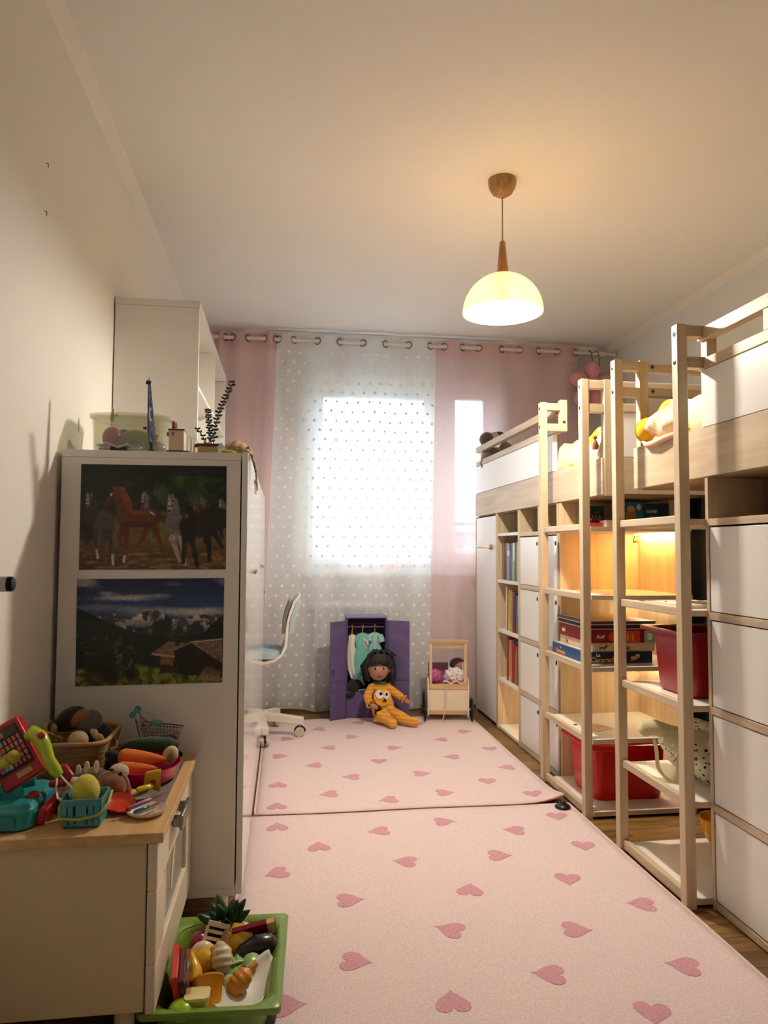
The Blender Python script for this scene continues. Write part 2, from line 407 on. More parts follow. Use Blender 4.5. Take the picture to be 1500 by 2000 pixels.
# ---------------------------------------------------------------- what stands outside, far below the glare
gr = obj('ground', B((-160, 12, -16), (200, 260, -15)), mat('ground_grey', (150, 155, 150), .9), kind='structure')
def building(name, lab, x0, x1, y, z1, c, wins, depth=14):
    b = thing(name, lab, 'building', ((x0 + x1) / 2, y, -15))
    obj('wall', B((x0, y, -15), (x1, y + depth, z1)), mat(name + '_' + lab[:6], c, .9), b)
    obj('roof_edge', B((x0 - .3, y - .3, z1), (x1 + .3, y + depth, z1 + .35)), mat('roof_edge', (120, 128, 132), .8), b)
    for (a, c_, z0, zz) in wins:
        f = obj('window', B((a, y - .08, z0), (c_, y, zz)), mat('far_window_frame', (112, 124, 130), .5), b)
        nn = max(1, round((c_ - a) / 1.6))
        for i in range(nn):
            q = (c_ - a) / nn; obj('pane', B((a + i * q + .1, y - .12, z0 + .1), (a + (i + 1) * q - .1, y - .07, zz - .1)), mat('far_pane', (74, 96, 118), .2), f)
building('apartment_block', 'pale apartment block with a strip window, seen through the large pane', -6, 30, 36, 2.05, (96, 104, 106), [(5.1, 9.9, -.05, 1.25), (-1, 1, -.2, 1.3), (2.6, 3.3, 0, 1.2), (14, 20, -.05, 1.25)])
building('distant_tower', 'blue-grey flat-roofed block on the skyline, left part', -4, 9, 90, 5.3, (66, 86, 104), [(-1, 3, 2.2, 4.0), (4.5, 7.5, 2.2, 4.0)])
building('distant_hall', 'low blue-grey block on the skyline, right part', 11, 40, 100, 5.0, (72, 92, 108), [(13, 17, 2, 3.8), (20, 26, 2, 3.8)])

# ---------------------------------------------------------------- curtain rail, rod, three curtains
RY, RZ = 4.935, 2.552
def wavy(x): return .006 * math.sin(x * 7) + .004 * math.sin(x * 17)
structure('trim_4', MB().grid(lambda u, v: (-.30 + u * 2.58, 4.995 + .0 * v, 2.590 + .034 * v + wavy(u * 2.58)), 80, 1), mat('rail_white', (240, 240, 238), .5)).modifiers.new('solid', 'SOLIDIFY').thickness = .012
rod = thing('curtain_rod', 'white curtain rod running the width of the window wall', 'rod', (1.0, RY, RZ))
RODM = mat('rod_white', (226, 220, 212), .4)
obj('rod', MB().cyl((-.60, RY, RZ), (2.385, RY, RZ), .0125, n=16), RODM, rod, 40)
obj('finial', MB().lathe([(0, 0), (.017, .002), (.019, .012), (.015, .022), (0, .026)], n=16).xf(Matrix.Translation((2.38, RY, RZ)) @ Matrix.Rotation(PI / 2, 4, 'Y')), RODM, rod, 60)
for x in (-.33, .98, 2.30): obj('bracket', MB().box((x - .008, RY, RZ - .025), (x + .008, YB, RZ - .012)).cyl((x - .008, RY, RZ), (x + .008, RY, RZ), .017), RODM, rod)
EYE = mat('eyelet_steel', (120, 116, 112), .3, metal=1)
def curtain(name, lab, m, eyes, x0, x1, bx0, bx1, z0, first_front, amp=.026, hem=None, nz=34, curl=0):
    """a sheet threaded by its eyelets: it passes in front of and behind the rod by turns"""
    xs = [x0] + eyes + [x1]; phs = [0.0]
    off = .25
    t = thing(name, lab, 'curtain', ((x0 + x1) / 2, RY, z0))
    def phase(x):
        e = [eyes[0] - (eyes[1] - eyes[0])] + eyes + [eyes[-1] + (eyes[-1] - eyes[-2])]
        for i in range(len(e) - 1):
            if x <= e[i + 1] or i == len(e) - 2:
                return (i - 1 + (x - e[i]) / (e[i + 1] - e[i])) * PI
    sgn = -1 if first_front else 1
    zt = 2.592
    rr = np.random.default_rng(len(lab))
    ph = rr.uniform(0, 6, 4)
    def fn(u, v):
        x = x0 + (x1 - x0) * u; k = v ** 1.1
        xb = bx0 + (bx1 - bx0) * u
        xx = x * (1 - k) + xb * k
        a = amp * (1 - .35 * k)
        y = RY + sgn * a * math.sin(phase(x)) + k * .012 * math.sin(x * 31 + ph[0] + v * 3) + k * .005 * math.sin(x * 57 + ph[1])
        z = zt + (z0 - zt) * v + (.006 * math.sin(x * 16 + ph[2]) if v == 0 else 0)
        if v > .93: z += (v - .93) * .25 * math.sin(x * 9 + ph[3]) * .6 + curl * (v - .93) * max(0, .35 - u) * 4
        return (xx, min(y, 4.972), max(z, .012))
    mb = MB().grid(fn, 170, nz)
    o = obj('cloth', mb, m, t, 180)
    uv = o.data.uv_layers.new(name='UVMap'); vx = [ (mb.v[i][0], mb.v[i][2]) for i in range(len(mb.v))]
    li = np.empty(len(o.data.loops), int); o.data.loops.foreach_get('vertex_index', li)
    uu = np.array([[((i % 171) / 170) * (x1 - x0) * 1.06, (1 - (i // 171) / nz) * (zt - z0)] for i in range(len(mb.v))])
    uv.data.foreach_set('uv', uu[li].ravel())
    hm = MATS[hem or 'hem_white']
    hb = MB().grid(lambda u, v: (lambda q: (q[0], q[1] - .0015, q[2]))(fn(u, v * .045)), 170, 2)
    hh = obj('header_tape', hb, hm, t, 180)
    uv2 = hh.data.uv_layers.new(name='UVMap')
    for e in eyes:
        dy = sgn * amp * PI / (eyes[1] - eyes[0]) * math.cos(phase(e)); an = math.atan2(dy, 1.0) * .8
        tor = [(.024 * math.cos(q) * math.cos(an), .024 * math.cos(q) * math.sin(an), .024 * math.sin(q)) for q in np.linspace(0, 2 * PI, 20, endpoint=False)]
        obj('eyelet', MB().tube([(e + p[0], RY + p[1], RZ + p[2]) for p in tor], .0042, 8, closed=True), EYE, t, 60)
    return t
sheer('pink_sheer', (247, 222, 224), .18, .32)
sheer('pink_sheer_right', (247, 223, 224), .30, .38)
sheer('white_sheer', (252, 254, 255), .28, .40, dots=True)
sheer('hem_white', (246, 246, 246), .25, .5); sheer('hem_pink', (242, 214, 214), .12, .5)
curtain('curtain', 'plain pink sheer curtain at the left, beside the tall shelf cabinet', MATS['pink_sheer'], [-.42, -.37, -.265, -.154, -.08], -.535, -.045, -.60, -.115, .02, False, hem='hem_pink')
curtain('curtain', 'white sheer curtain with fluffy dots, in front of the large pane', MATS['white_sheer'], [-.057, .045, .208, .365, .527, .687, .851, 1.006], -.10, 1.052, -.145, 1.012, .02, True, curl=.10)
curtain('curtain', 'plain pink sheer curtain at the right, behind the loft bed', MATS['pink_sheer_right'], [1.11, 1.241, 1.362, 1.533, 1.667, 1.809, 1.949, 2.086], 1.045, 2.115, 1.0, 2.05, .02, True, hem='hem_pink')

# ---------------------------------------------------------------- radiator behind the dotted sheer
rad = thing('radiator', 'white ribbed radiator behind the dotted curtain under the window', 'radiator', (.47, 5.0, 0))
RADM = mat('radiator_white', (246, 246, 244), .35)
for i in range(5):
    x = .245 + i * .118
    mb = MB()
    for z in (.715, .165): mb.tube([(x - .059, 5.015, z), (x - .03, 5.015, z), (x, 5.015, z), (x + .03, 5.015, z), (x + .059, 5.015, z)], [.026, .033, .037, .033, .026], 14)
    for dx in (-.022, .022): mb.tube([(x + dx, 5.015, .165), (x + dx * 1.2, 5.012, .45), (x + dx, 5.015, .715)], .014, 10)
    obj('section', mb, RADM, rad, 60)
for x in (.27, .69):
    obj('foot', MB().box((x - .012, 5.0, 0), (x + .012, 5.03, .14)), RADM, rad)
obj('supply_pipe', MB().tube([(.186, 5.015, .715), (.12, 5.015, .715), (-.12, 5.015, .715), (-.16, 5.015, .70), (-.16, 5.015, 0)], .0095, 10), RADM, rad, 60)
v = obj('valve_head', MB().lathe([(0, 0), (.024, 0), (.030, .008), (.030, .03), (.026, .036), (0, .036)], n=24).xf(Matrix.Translation((.163, 5.005, .715)) @ Matrix.Rotation(PI / 2, 4, 'X')), mat('valve_white', (236, 234, 232), .35), rad, 40)
obj('valve_dial', MB().lathe([(0, 0), (.021, 0), (.0195, .004), (0, .004)], n=24).xf(Matrix.Translation((.163, 4.969, .715)) @ Matrix.Rotation(PI / 2, 4, 'X')), mat('valve_grey', (150, 150, 150), .5), v, 40)

# ---------------------------------------------------------------- pendant lamp
LX, LY = .872, 2.792
lamp = thing('pendant_lamp', 'pendant lamp with cream glass dome and wooden neck hanging from ceiling', 'lamp', (LX, LY, ZC))
LW = wood('lamp_wood', (146, 108, 70), (176, 136, 92), 'z', 60, 8, .4)
obj('canopy', MB().lathe([(.058, 0), (.058, -.012), (.054, -.032), (.042, -.054), (.022, -.068), (0, -.072)], (LX, LY, ZC), 36), LW, lamp, 50)
obj('cord', MB().cyl((LX, LY, ZC - .07), (LX, LY, 2.365), .0028, n=8), mat('cord_grey', (150, 140, 128), .6), lamp, 60)
obj('neck', MB().lathe([(0, .146), (.009, .146), (.012, .140), (.018, .07), (.026, .0), (0, -.002)], (LX, LY, 2.226), 30), LW, lamp, 50)
RS, ZR = .163, 2.072
outer = [(RS * math.cos(a), ZR + .162 * math.sin(a)) for a in np.linspace(0, PI / 2 - .06, 18)]
inner = [(r * .972, ZR + (z - ZR) * .972) for r, z in outer]
shm = bpy.data.materials.new('opal_shade'); shm.use_nodes = True; N, K = shm.node_tree.nodes, shm.node_tree.links
p = N['Principled BSDF']; p.inputs['Base Color'].default_value = L4((250, 226, 160)); p.inputs['Roughness'].default_value = .2
p.inputs['Emission Color'].default_value = L4((255, 226, 140)); p.inputs['Emission Strength'].default_value = SHADE
tr = N.new('ShaderNodeBsdfTransparent'); tr.inputs[0].default_value = (1, .94, .80, 1); tl = N.new('ShaderNodeBsdfTranslucent'); tl.inputs[0].default_value = L4((255, 214, 120)); m1 = N.new('ShaderNodeMixShader'); m1.inputs[0].default_value = .05; m2 = N.new('ShaderNodeMixShader'); m2.inputs[0].default_value = .15
K.new(p.outputs[0], m1.inputs[1]); K.new(tl.outputs[0], m1.inputs[2]); K.new(m1.outputs[0], m2.inputs[1]); K.new(tr.outputs[0], m2.inputs[2]); K.new(m2.outputs[0], N['Material Output'].inputs[0])
shade = MB()
prof = outer[::-1] + inner
k = len(prof); n = 48
vs = [(LX + r * math.cos(2 * PI * j / n), LY + r * math.sin(2 * PI * j / n), z) for r, z in prof for j in range(n)]
shade.add(vs, [(i * n + j, i * n + (j + 1) % n, (i + 1) * n + (j + 1) % n, (i + 1) * n + j) for i in range(k - 1) for j in range(n)])
sh = obj('shade', shade, shm, lamp, 60)
obj('bulb', MB().ell((LX, LY, 2.135), (.03, .03, .034), 20, 14).cyl((LX, LY, 2.16), (LX, LY, 2.226), .014), mat('bulb_glow', (255, 232, 190), .3, emit=6), lamp, 60)
bl = bpy.data.lights.new('bulb_light', 'POINT'); bl.energy = BULB; bl.color = (1.0, .94, .83); bl.shadow_soft_size = .04
bo = bpy.data.objects.new('bulb_light', bl); COL.objects.link(bo); bo.location = (LX, LY, 2.11)

# ---------------------------------------------------------------- rugs with woven hearts
def heart_poly(cx, cy, s, ang, n=22):
    pts = []
    for i in range(n):
        t = 2 * PI * i / n
        x = 16 * math.sin(t) ** 3; y = 13 * math.cos(t) - 5 * math.cos(2 * t) - 2 * math.cos(3 * t) - math.cos(4 * t)
        a, b = y / 29.0, x / 32.0                     # a points from tip to lobes
        a, b = -(a + .09) * s, b * s * 1.0
        c, d = math.cos(ang), math.sin(ang)
        pts.append((cx + a * c - b * d, cy + a * d + b * c))
    return pts
def rug(name, lab, x0, x1, y0, y1, T, hearts, lift=None):
    t = thing(name, lab, 'rug', ((x0 + x1) / 2, (y0 + y1) / 2, 0), 'pink heart rugs')
    def zt(x, y): return T + .0012 * math.sin(x * 9 + y * 5) + (lift(x, y) if lift else 0)
    nx, ny = 44, 60
    def top(u, v):
        x, y = x0 + (x1 - x0) * u, y0 + (y1 - y0) * v
        e = min(u * (x1 - x0), (1 - u) * (x1 - x0), v * (y1 - y0), (1 - v) * (y1 - y0)); return (x, y, zt(x, y) - (.003 if e < .004 else 0))
    o = obj('pile', MB().grid(top, nx, ny), RUG, t, 60, rc=False); solid(o, T - .002, -1)
    ed = [(x0, y0), (x1, y0), (x1, y1), (x0, y1)]; pts = []
    for i in range(4):
        a, b = ed[i], ed[(i + 1) % 4]
        for q in range(30): u = q / 30; x, y = a[0] + (b[0] - a[0]) * u, a[1] + (b[1] - a[1]) * u; pts.append((x, y, zt(x, y) - T * .45))
    obj('binding', MB().tube(pts, .0055, 6, closed=True), RUGB, t, 60)
    for (hx, hy, a) in hearts:
        s = .088
        poly = heart_poly(hx, hy, s, math.radians(a))
        poly = [(min(max(px, x0 + .003), x1 - .003), min(max(py, y0 + .003), y1 - .003)) for px, py in poly]
        mb = MB(); c = (hx, hy, zt(hx, hy) + .0016); n_ = len(poly)
        mb.add([c] + [(px, py, zt(px, py) + .0012) for px, py in poly] + [(px, py, zt(px, py) - .003) for px, py in poly],
               [(0, 1 + i, 1 + (i + 1) % n_) for i in range(n_)] + [(1 + i, 1 + n_ + i, 1 + n_ + (i + 1) % n_, 1 + (i + 1) % n_) for i in range(n_)])
        obj('heart', mb, HEART, t, 50)
    return t
NEAR_H = [(-0.015, 2.911, 90),(0.138, 2.703, 90),(-0.016, 2.500, 200),(0.373, 2.821, 185),(0.429, 2.540, 165),(0.217, 2.284, 0),(0.203, 1.952, -15),(0.652, 2.880, 0),(0.897, 2.763, 165),(0.777, 2.543, -10),(0.605, 2.310, 75),(0.944, 2.331, 255),(0.481, 2.076, 150),(1.123, 2.879, 260),(0.685, 1.830, 165),(0.415, 1.756, 85),(0.023, 1.789, 0),(1.109, 2.585, 255),(0.850, 2.030, -12),(1.102, 2.144, 165),(1.051, 1.823, 155),(0.874, 1.647, 250)]
FAR_H = [(0.213, 4.438, 190),(0.408, 4.235, 0),(0.248, 4.020, 180),(0.617, 3.976, 0),(0.902, 4.113, 180),(1.093, 4.281, 0),(1.136, 3.892, 270),(-0.007, 3.886, 0),(0.496, 3.734, 265),(0.884, 3.763, 170),(0.155, 3.700, 185),(1.115, 3.550, 180),(0.327, 3.492, 175),(0.680, 3.511, 0),(-0.017, 3.428, 85),(0.963, 3.349, 260),(0.206, 3.268, 185),(0.732, 3.223, 0),(0.459, 3.157, 190),(1.116, 3.147, 265),(-0.019, 3.144, 90),(0.034, 4.230, 0),(0.466, 4.564, 180),(0.864, 4.518, 0)]
rug('rug', 'pink heart rug in the foreground, beside the green toy tub', -.137, 1.233, .95, 3.03, .012, NEAR_H)
rug('rug', 'pink heart rug at the back, under the doll in yellow overalls', -.110, 1.222, 3.062, 4.70, .012, FAR_H,
    lift=lambda x, y: .030 * max(0, (x - 1.05) / .172) ** 2 * max(0, (3.3 - y) / .24) ** 2)

# ================================================================ left side: white wardrobes
def wardrobe(lab, y0, y1, z1, ndoor, group='white wardrobes along the left wall'):
    t = thing('wardrobe', lab, 'wardrobe', (-.39, (y0 + y1) / 2, 0), group)
    xa, xb, zb = -.650, -.135, .085
    T = .018
    side = MB().box((xa, y0, zb), (xb, y0 + T, z1 - .022)).box((xa, y1 - T, zb), (xb, y1, z1 - .022))
    obj('side_panel', MB().box((xa, y0, zb + .022), (xb, y0 + T, z1 - .022)), WHITE, t, bevel=.001)
    obj('side_panel', MB().box((xa, y1 - T, zb + .022), (xb, y1, z1 - .022)), WHITE, t, bevel=.001)
    obj('top_board', B((xa, y0 - .001, z1 - .0215), (xb + .001, y1 + .001, z1)), WHITE, t, bevel=.001)
    obj('plinth_board', B((xa, y0 - .001, zb), (xb + .001, y1 + .001, zb + .0215)), WHITE, t, bevel=.001)
    obj('back_panel', B((xa, y0 + T, zb + .02), (xa + .006, y1 - T, z1 - .02)), WHITE, t)
    for x, y in ((xa + .06, y0 + .07), (xb - .045, y0 + .07), (xa + .06, y1 - .07), (xb - .045, y1 - .07)):
        obj('leg', MB().cyl((x, y, 0), (x, y, zb), .024, n=24), mat('leg_grey_white', (214, 208, 196), .4), t, 40)
    dw = (y1 - y0) / ndoor
    for i in range(ndoor):
        a, b = y0 + i * dw + .001, y0 + (i + 1) * dw - .002
        d = obj('door', B((xb + .004, a, zb + .004), (xb + .022, b, z1 + .004)), mat('door_gloss', (232, 232, 230), .12, coat=.4), t, bevel=.0015)
        ky = b - .045 if i % 2 == 0 else a + .045
        obj('knob', MB().lathe([(0, .0), (.006, 0), (.006, .004), (.009, .007), (.008, .011), (0, .012)], n=14).xf(Matrix.Translation((xb + .022, ky, 1.02)) @ Matrix.Rotation(PI / 2, 4, 'Y')), STEEL, d, 50)
    return t
wardrobe('white wardrobe carrying the two posters on its near side', 2.2, 3.175, 1.392, 2)
wardrobe('white wardrobe standing between the poster wardrobe and the desk', 3.18, 4.09, 1.388, 2)

# posters, painted as colour on fine paper sheets
def vnoise(nx, ny, seed, oct=5, fx=4, fy=4):
    r = np.random.default_rng(seed); out = np.zeros((ny, nx)); amp = 1; tot = 0
    for o in range(oct):
        gx, gy = max(2, int(fx * 2 ** o)), max(2, int(fy * 2 ** o)); g = r.random((gy + 2, gx + 2))
        X = np.linspace(0, gx, nx, endpoint=False); Y = np.linspace(0, gy, ny, endpoint=False)
        xi, yi = X.astype(int), Y.astype(int); xf, yf = X - xi, Y - yi; xf = xf * xf * (3 - 2 * xf); yf = yf * yf * (3 - 2 * yf)
        a = g[yi][:, xi]; b = g[yi][:, xi + 1]; c = g[yi + 1][:, xi]; d = g[yi + 1][:, xi + 1]
        out += amp * ((a * (1 - xf) + b * xf) * (1 - yf)[:, None] + (c * (1 - xf) + d * xf) * yf[:, None]); tot += amp; amp *= .55
    return out / tot
class Paint:
    """a small raster; x to the right 0..W, y downwards 0..Hh"""
    def __init__(s, nx, ny, c=(0, 0, 0)):
        s.nx, s.ny = nx, ny; s.a = np.zeros((ny, nx, 3)) + np.array(c); s.Y, s.X = np.mgrid[0:ny, 0:nx] + .5
    def blend(s, mask, c, k=1.0):
        m = (np.clip(mask, 0, 1) * k)[..., None]; s.a = s.a * (1 - m) + np.array(c) * m
    def poly(s, pts, c, k=1.0):
        ins = np.zeros((s.ny, s.nx), bool); n = len(pts)
        for i in range(n):
            (x0, y0), (x1, y1) = pts[i], pts[(i + 1) % n]
            if y0 == y1: continue
            cr = ((y0 > s.Y) != (y1 > s.Y)) & (s.X < (x1 - x0) * (s.Y - y0) / (y1 - y0) + x0); ins ^= cr
        s.blend(ins.astype(float), c, k)
    def ell(s, x, y, rx, ry, c, ang=0, k=1.0, soft=.12):
        ca, sa = math.cos(ang), math.sin(ang); dx, dy = s.X - x, s.Y - y
        d = np.sqrt(((dx * ca + dy * sa) / rx) ** 2 + ((-dx * sa + dy * ca) / ry) ** 2); s.blend((1 + soft - d) / (2 * soft), c, k)
    def line(s, pts, wd, c, k=1.0):
        ws = wd if isinstance(wd, (list, tuple)) else [wd] * len(pts)
        for i in range(len(pts) - 1):
            (x0, y0), (x1, y1) = pts[i], pts[i + 1]; L = (x1 - x0) ** 2 + (y1 - y0) ** 2 + 1e-9
            t = np.clip(((s.X - x0) * (x1 - x0) + (s.Y - y0) * (y1 - y0)) / L, 0, 1)
            d = np.hypot(s.X - x0 - t * (x1 - x0), s.Y - y0 - t * (y1 - y0)); w_ = ws[i] + (ws[i + 1] - ws[i]) * t; s.blend(w_ - d + .5, c, k)
    def speck(s, mask, seed, amt, sc=(40, 30)):
        n = vnoise(s.nx, s.ny, seed, 4, *sc) - .5; s.a *= (1 + mask[..., None] * n[..., None] * amt)
def sheet(name, P, corners, m, parent=None, thick=.0006, curl=0):
    """corners TL, TR, BR, BL in the room"""
    TL, TR, BR, BL = map(Vector, corners); nx, ny = P.nx, P.ny
    n = (TR - TL).cross(BL - TL).normalized()
    fn = lambda u, v: tuple((TL * (1 - u) + TR * u) * (1 - v) + (BL * (1 - u) + BR * u) * v - n * thick * 0)
    o = obj(name, MB().grid(fn, nx, ny), m, parent, at=None if parent else tuple((TL + BR) / 2))
    ca = o.data.color_attributes.new('Col', 'FLOAT_COLOR', 'CORNER')
    rgb = np.clip(P.a, 0, 255) / 255; rgb = np.where(rgb <= .04045, rgb / 12.92, ((rgb + .055) / 1.055) ** 2.4)
    rgba = np.concatenate([rgb, np.ones((ny, nx, 1))], 2).reshape(-1, 4); ca.data.foreach_set('color', np.repeat(rgba, 4, 0).ravel().astype(np.float32))
    solid(o, thick, 0); return o
POSTER = vcol('poster_print', .38)
def horses():
    P = Paint(224, 160, (16, 24, 14)); W_, Hh = P.nx, P.ny
    n = vnoise(W_, Hh, 3, 5, 9, 7); P.blend(n * 1.7 - .75, (44, 62, 26), .55)
    P.blend(((n - .35) * 3) * (np.hypot((P.X - 165) / 55, (P.Y - 38) / 34) < 1), (64, 96, 34), .75)
    n2 = vnoise(W_, Hh, 8, 6, 22, 16); P.blend((n2 - .55) * 5 * (P.Y < 75), (74, 104, 44), .35)
    P.blend((P.Y < 16).astype(float) * 1, (10, 16, 10), .7)
    P.blend(np.clip((P.Y - 76) / 8, 0, 1), (106, 84, 52), 1)
    P.blend(np.clip((P.Y - 68) / 6, 0, 1) * (np.abs(P.X - 118) < 12), (104, 102, 52), .8)
    g = vnoise(W_, Hh, 5, 5, 8, 22); P.blend(np.clip((P.Y - 118) / 14, 0, 1) * g * 1.6, (70, 48, 28), .9)
    P.blend(np.clip((P.Y - 126) / 10, 0, 1) * (vnoise(W_, Hh, 6, 5, 14, 40) - .45) * 5, (156, 120, 80), .7)
    def horse(x, y, s, c, mane, face=None, d=-1, legs=(), leg=None, body=1):
        leg = leg or c
        for (a, b, e) in legs: P.line([(x + a[0] * s, y + a[1] * s), (x + b[0] * s, y + b[1] * s), (x + e[0] * s, y + e[1] * s)], [3.4 * s, 2.2 * s, 1.5 * s], leg)
        if body:
            P.ell(x, y, 22 * s, 11 * s, c, .05); P.ell(x + d * 14 * s, y - 1 * s, 11 * s, 12 * s, c); P.ell(x - d * 15 * s, y - 1 * s, 10 * s, 11 * s, c)
            P.ell(x, y + 6 * s, 20 * s, 5 * s, tuple(v * .5 for v in c), k=.6); P.ell(x + d * 4 * s, y - 6 * s, 14 * s, 3 * s, tuple(min(255, v * 1.35) for v in c), k=.5)
        nx, ny = x + d * 22 * s, y - 18 * s
        P.line([(x + d * 14 * s, y - 2 * s), (nx, ny)], [9 * s, 5.5 * s], c)
        P.line([(x + d * 10 * s, y - 9 * s), (nx - d * 2 * s, ny - 5 * s)], [3.6 * s, 3.2 * s], mane)
        hc = face or c
        P.line([(nx, ny), (nx + d * 7 * s, ny + 8 * s)], [4.6 * s, 2.8 * s], hc)
        P.line([(nx - d * 2 * s, ny - 4 * s), (nx - d * 2 * s, ny - 8 * s)], [1.6 * s, .4 * s], hc)
        P.ell(nx + d * 1.5 * s, ny - .5 * s, 1, 1, (10, 8, 8))
    def head(x, y, s, c, mane, neck):
        P.line([(x + 3 * s, y + 34 * s), (x + 3 * s, y + 8 * s), (x + 1 * s, y + 2 * s)], [11 * s, 7.5 * s, 5 * s], neck)
        P.line([(x + 5 * s, y + 24 * s), (x + 6 * s, y + 2 * s)], [4 * s, 3 * s], mane, .8)
        P.line([(x, y), (x - 1.5 * s, y + 9 * s), (x - 2.5 * s, y + 15 * s)], [4.6 * s, 3.4 * s, 2.9 * s], c)
        P.line([(x + 2 * s, y + 1 * s), (x + 1 * s, y + 12 * s)], [1.8 * s, 1.2 * s], tuple(v * .62 for v in c))
        for q in (-1, 1): P.line([(x + q * 2.6 * s, y - 3 * s), (x + q * 3.0 * s, y - 7 * s)], [1.5 * s, .5 * s], tuple(v * .75 for v in c)); P.ell(x + q * 2.9 * s - .5 * s, y + 2.5 * s, 1.0 * s, 1.0 * s, (14, 12, 12))
        P.ell(x - 2.8 * s, y + 15.5 * s, 2.7 * s, 1.8 * s, (64, 54, 50)); P.line([(x + 1 * s, y - 5 * s), (x + .5 * s, y + 3 * s)], [2.0 * s, 1.0 * s], mane)
        P.line([(x - 4.2 * s, y + 10 * s), (x + 1.8 * s, y + 9 * s)], .7 * s, (40, 34, 30))
    LG = [((-14, 4), (-18, 22), (-14, 38)), ((-10, 4), (-8, 24), (-10, 42)), ((14, 4), (20, 20), (26, 36)), ((10, 4), (16, 22), (12, 38))]
    for x, y, s, c in ((96, 46, .8, (150, 146, 140)), (176, 58, .62, (120, 98, 86)), (192, 56, .66, (96, 84, 78)), (216, 56, .75, (156, 150, 146)), (82, 52, .6, (60, 44, 34)), (186, 52, .5, (136, 118, 108))):
        head(x, y, s, c, tuple(v * .7 for v in c), tuple(v * .45 for v in c))
    P.ell(206, 82, 26, 18, (28, 26, 24)); P.line([(214, 92), (218, 112)], [3, 2], (26, 24, 22)); P.line([(196, 94), (190, 118)], [4, 2], (24, 22, 20))
    # dark grey horses at the left
    P.ell(10, 92, 20, 24, (34, 32, 32)); P.ell(36, 92, 18, 22, (70, 68, 66)); head(13, 48, .95, (156, 150, 142), (50, 46, 44), (50, 48, 46))
    for q in ((4, 108, 18, 128), (22, 108, 27, 136), (44, 104, 50, 150), (38, 104, 34, 132)): P.line([q[:2], q[2:]], [5, 2], (52, 50, 48))
    P.line([(26, 130), (28, 142)], [2, 2], (190, 184, 176)); P.line([(50, 138), (51, 152)], [2.2, 2], (196, 186, 172))
    # chestnut
    ch, cm = (96, 44, 23), (126, 64, 32)
    for L_, w_ in ((((66, 92), (60, 112), (66, 130)), (5, 3, 2)), (((70, 92), (70, 116), (69, 146)), (5.5, 3.4, 2.2)), (((110, 88), (118, 108), (128, 138)), (7, 3.6, 2.2)), (((104, 90), (96, 112), (88, 124)), (5, 3, 2))): P.line(L_, list(w_), ch)
    P.ell(88, 82, 30, 13, ch, .04); P.ell(70, 80, 14, 16, ch); P.ell(108, 80, 13, 14, ch); P.ell(88, 91, 24, 5, (52, 22, 12), k=.6); P.ell(84, 74, 22, 4, (140, 74, 40), k=.6)
    P.line([(68, 76), (60, 56), (56, 48)], [11, 8, 6], ch); P.line([(76, 70), (70, 54), (62, 40), (52, 37)], [4, 5.5, 6, 3], cm); P.line([(54, 44), (46, 52), (38, 62)], [6.5, 4.8, 3.2], ch); P.line([(52, 48), (42, 60)], [1.6, 1], (60, 26, 14)); P.ell(37.5, 62, 2.6, 2.2, (50, 26, 18)); P.ell(49, 47, 1.2, 1.1, (10, 6, 6)); P.ell(46, 46, 1.6, 2.2, (206, 190, 172))
    P.line([(56, 38), (57, 33)], [1.8, .6], ch); P.line([(118, 76), (128, 84), (138, 88)], [4, 4.5, 1.5], (70, 34, 20)); P.line([(68, 140), (67, 148)], [2.4, 2], (196, 180, 160)); P.line([(106, 72), (112, 76)], 1, (206, 196, 186))
    # dapple grey, front on
    P.ell(146, 94, 12, 24, (120, 116, 110)); head(138, 52, 1.15, (170, 164, 154), (110, 104, 98), (104, 100, 96))
    P.line([(140, 112), (148, 134), (152, 146)], [5, 3.4, 2.6], (168, 160, 150)); P.line([(154, 112), (158, 132), (160, 152)], [5, 3.4, 2.6], (176, 168, 158))
    # black-brown
    P.ell(182, 92, 30, 19, (40, 28, 22)); P.ell(165, 96, 13, 22, (20, 18, 18)); head(162, 62, 1.0, (44, 36, 32), (16, 14, 14), (22, 20, 20)); P.ell(162, 78, 3.2, 3, (112, 84, 76))
    for q in ((160, 112, 158, 150), (170, 112, 180, 156), (196, 104, 198, 146), (204, 100, 218, 126)): P.line([q[:2], q[2:]], [5, 2.4], (20, 18, 17))
    # thrown-up dust
    d = vnoise(W_, Hh, 12, 4, 7, 6); P.blend(np.clip(d * 2 - .7, 0, 1) * np.exp(-((P.Y - 126) / 15) ** 2), (128, 98, 66), .55)
    P.speck(np.ones((Hh, W_)), 21, .5, (60, 46)); P.a *= 1.0
    return P
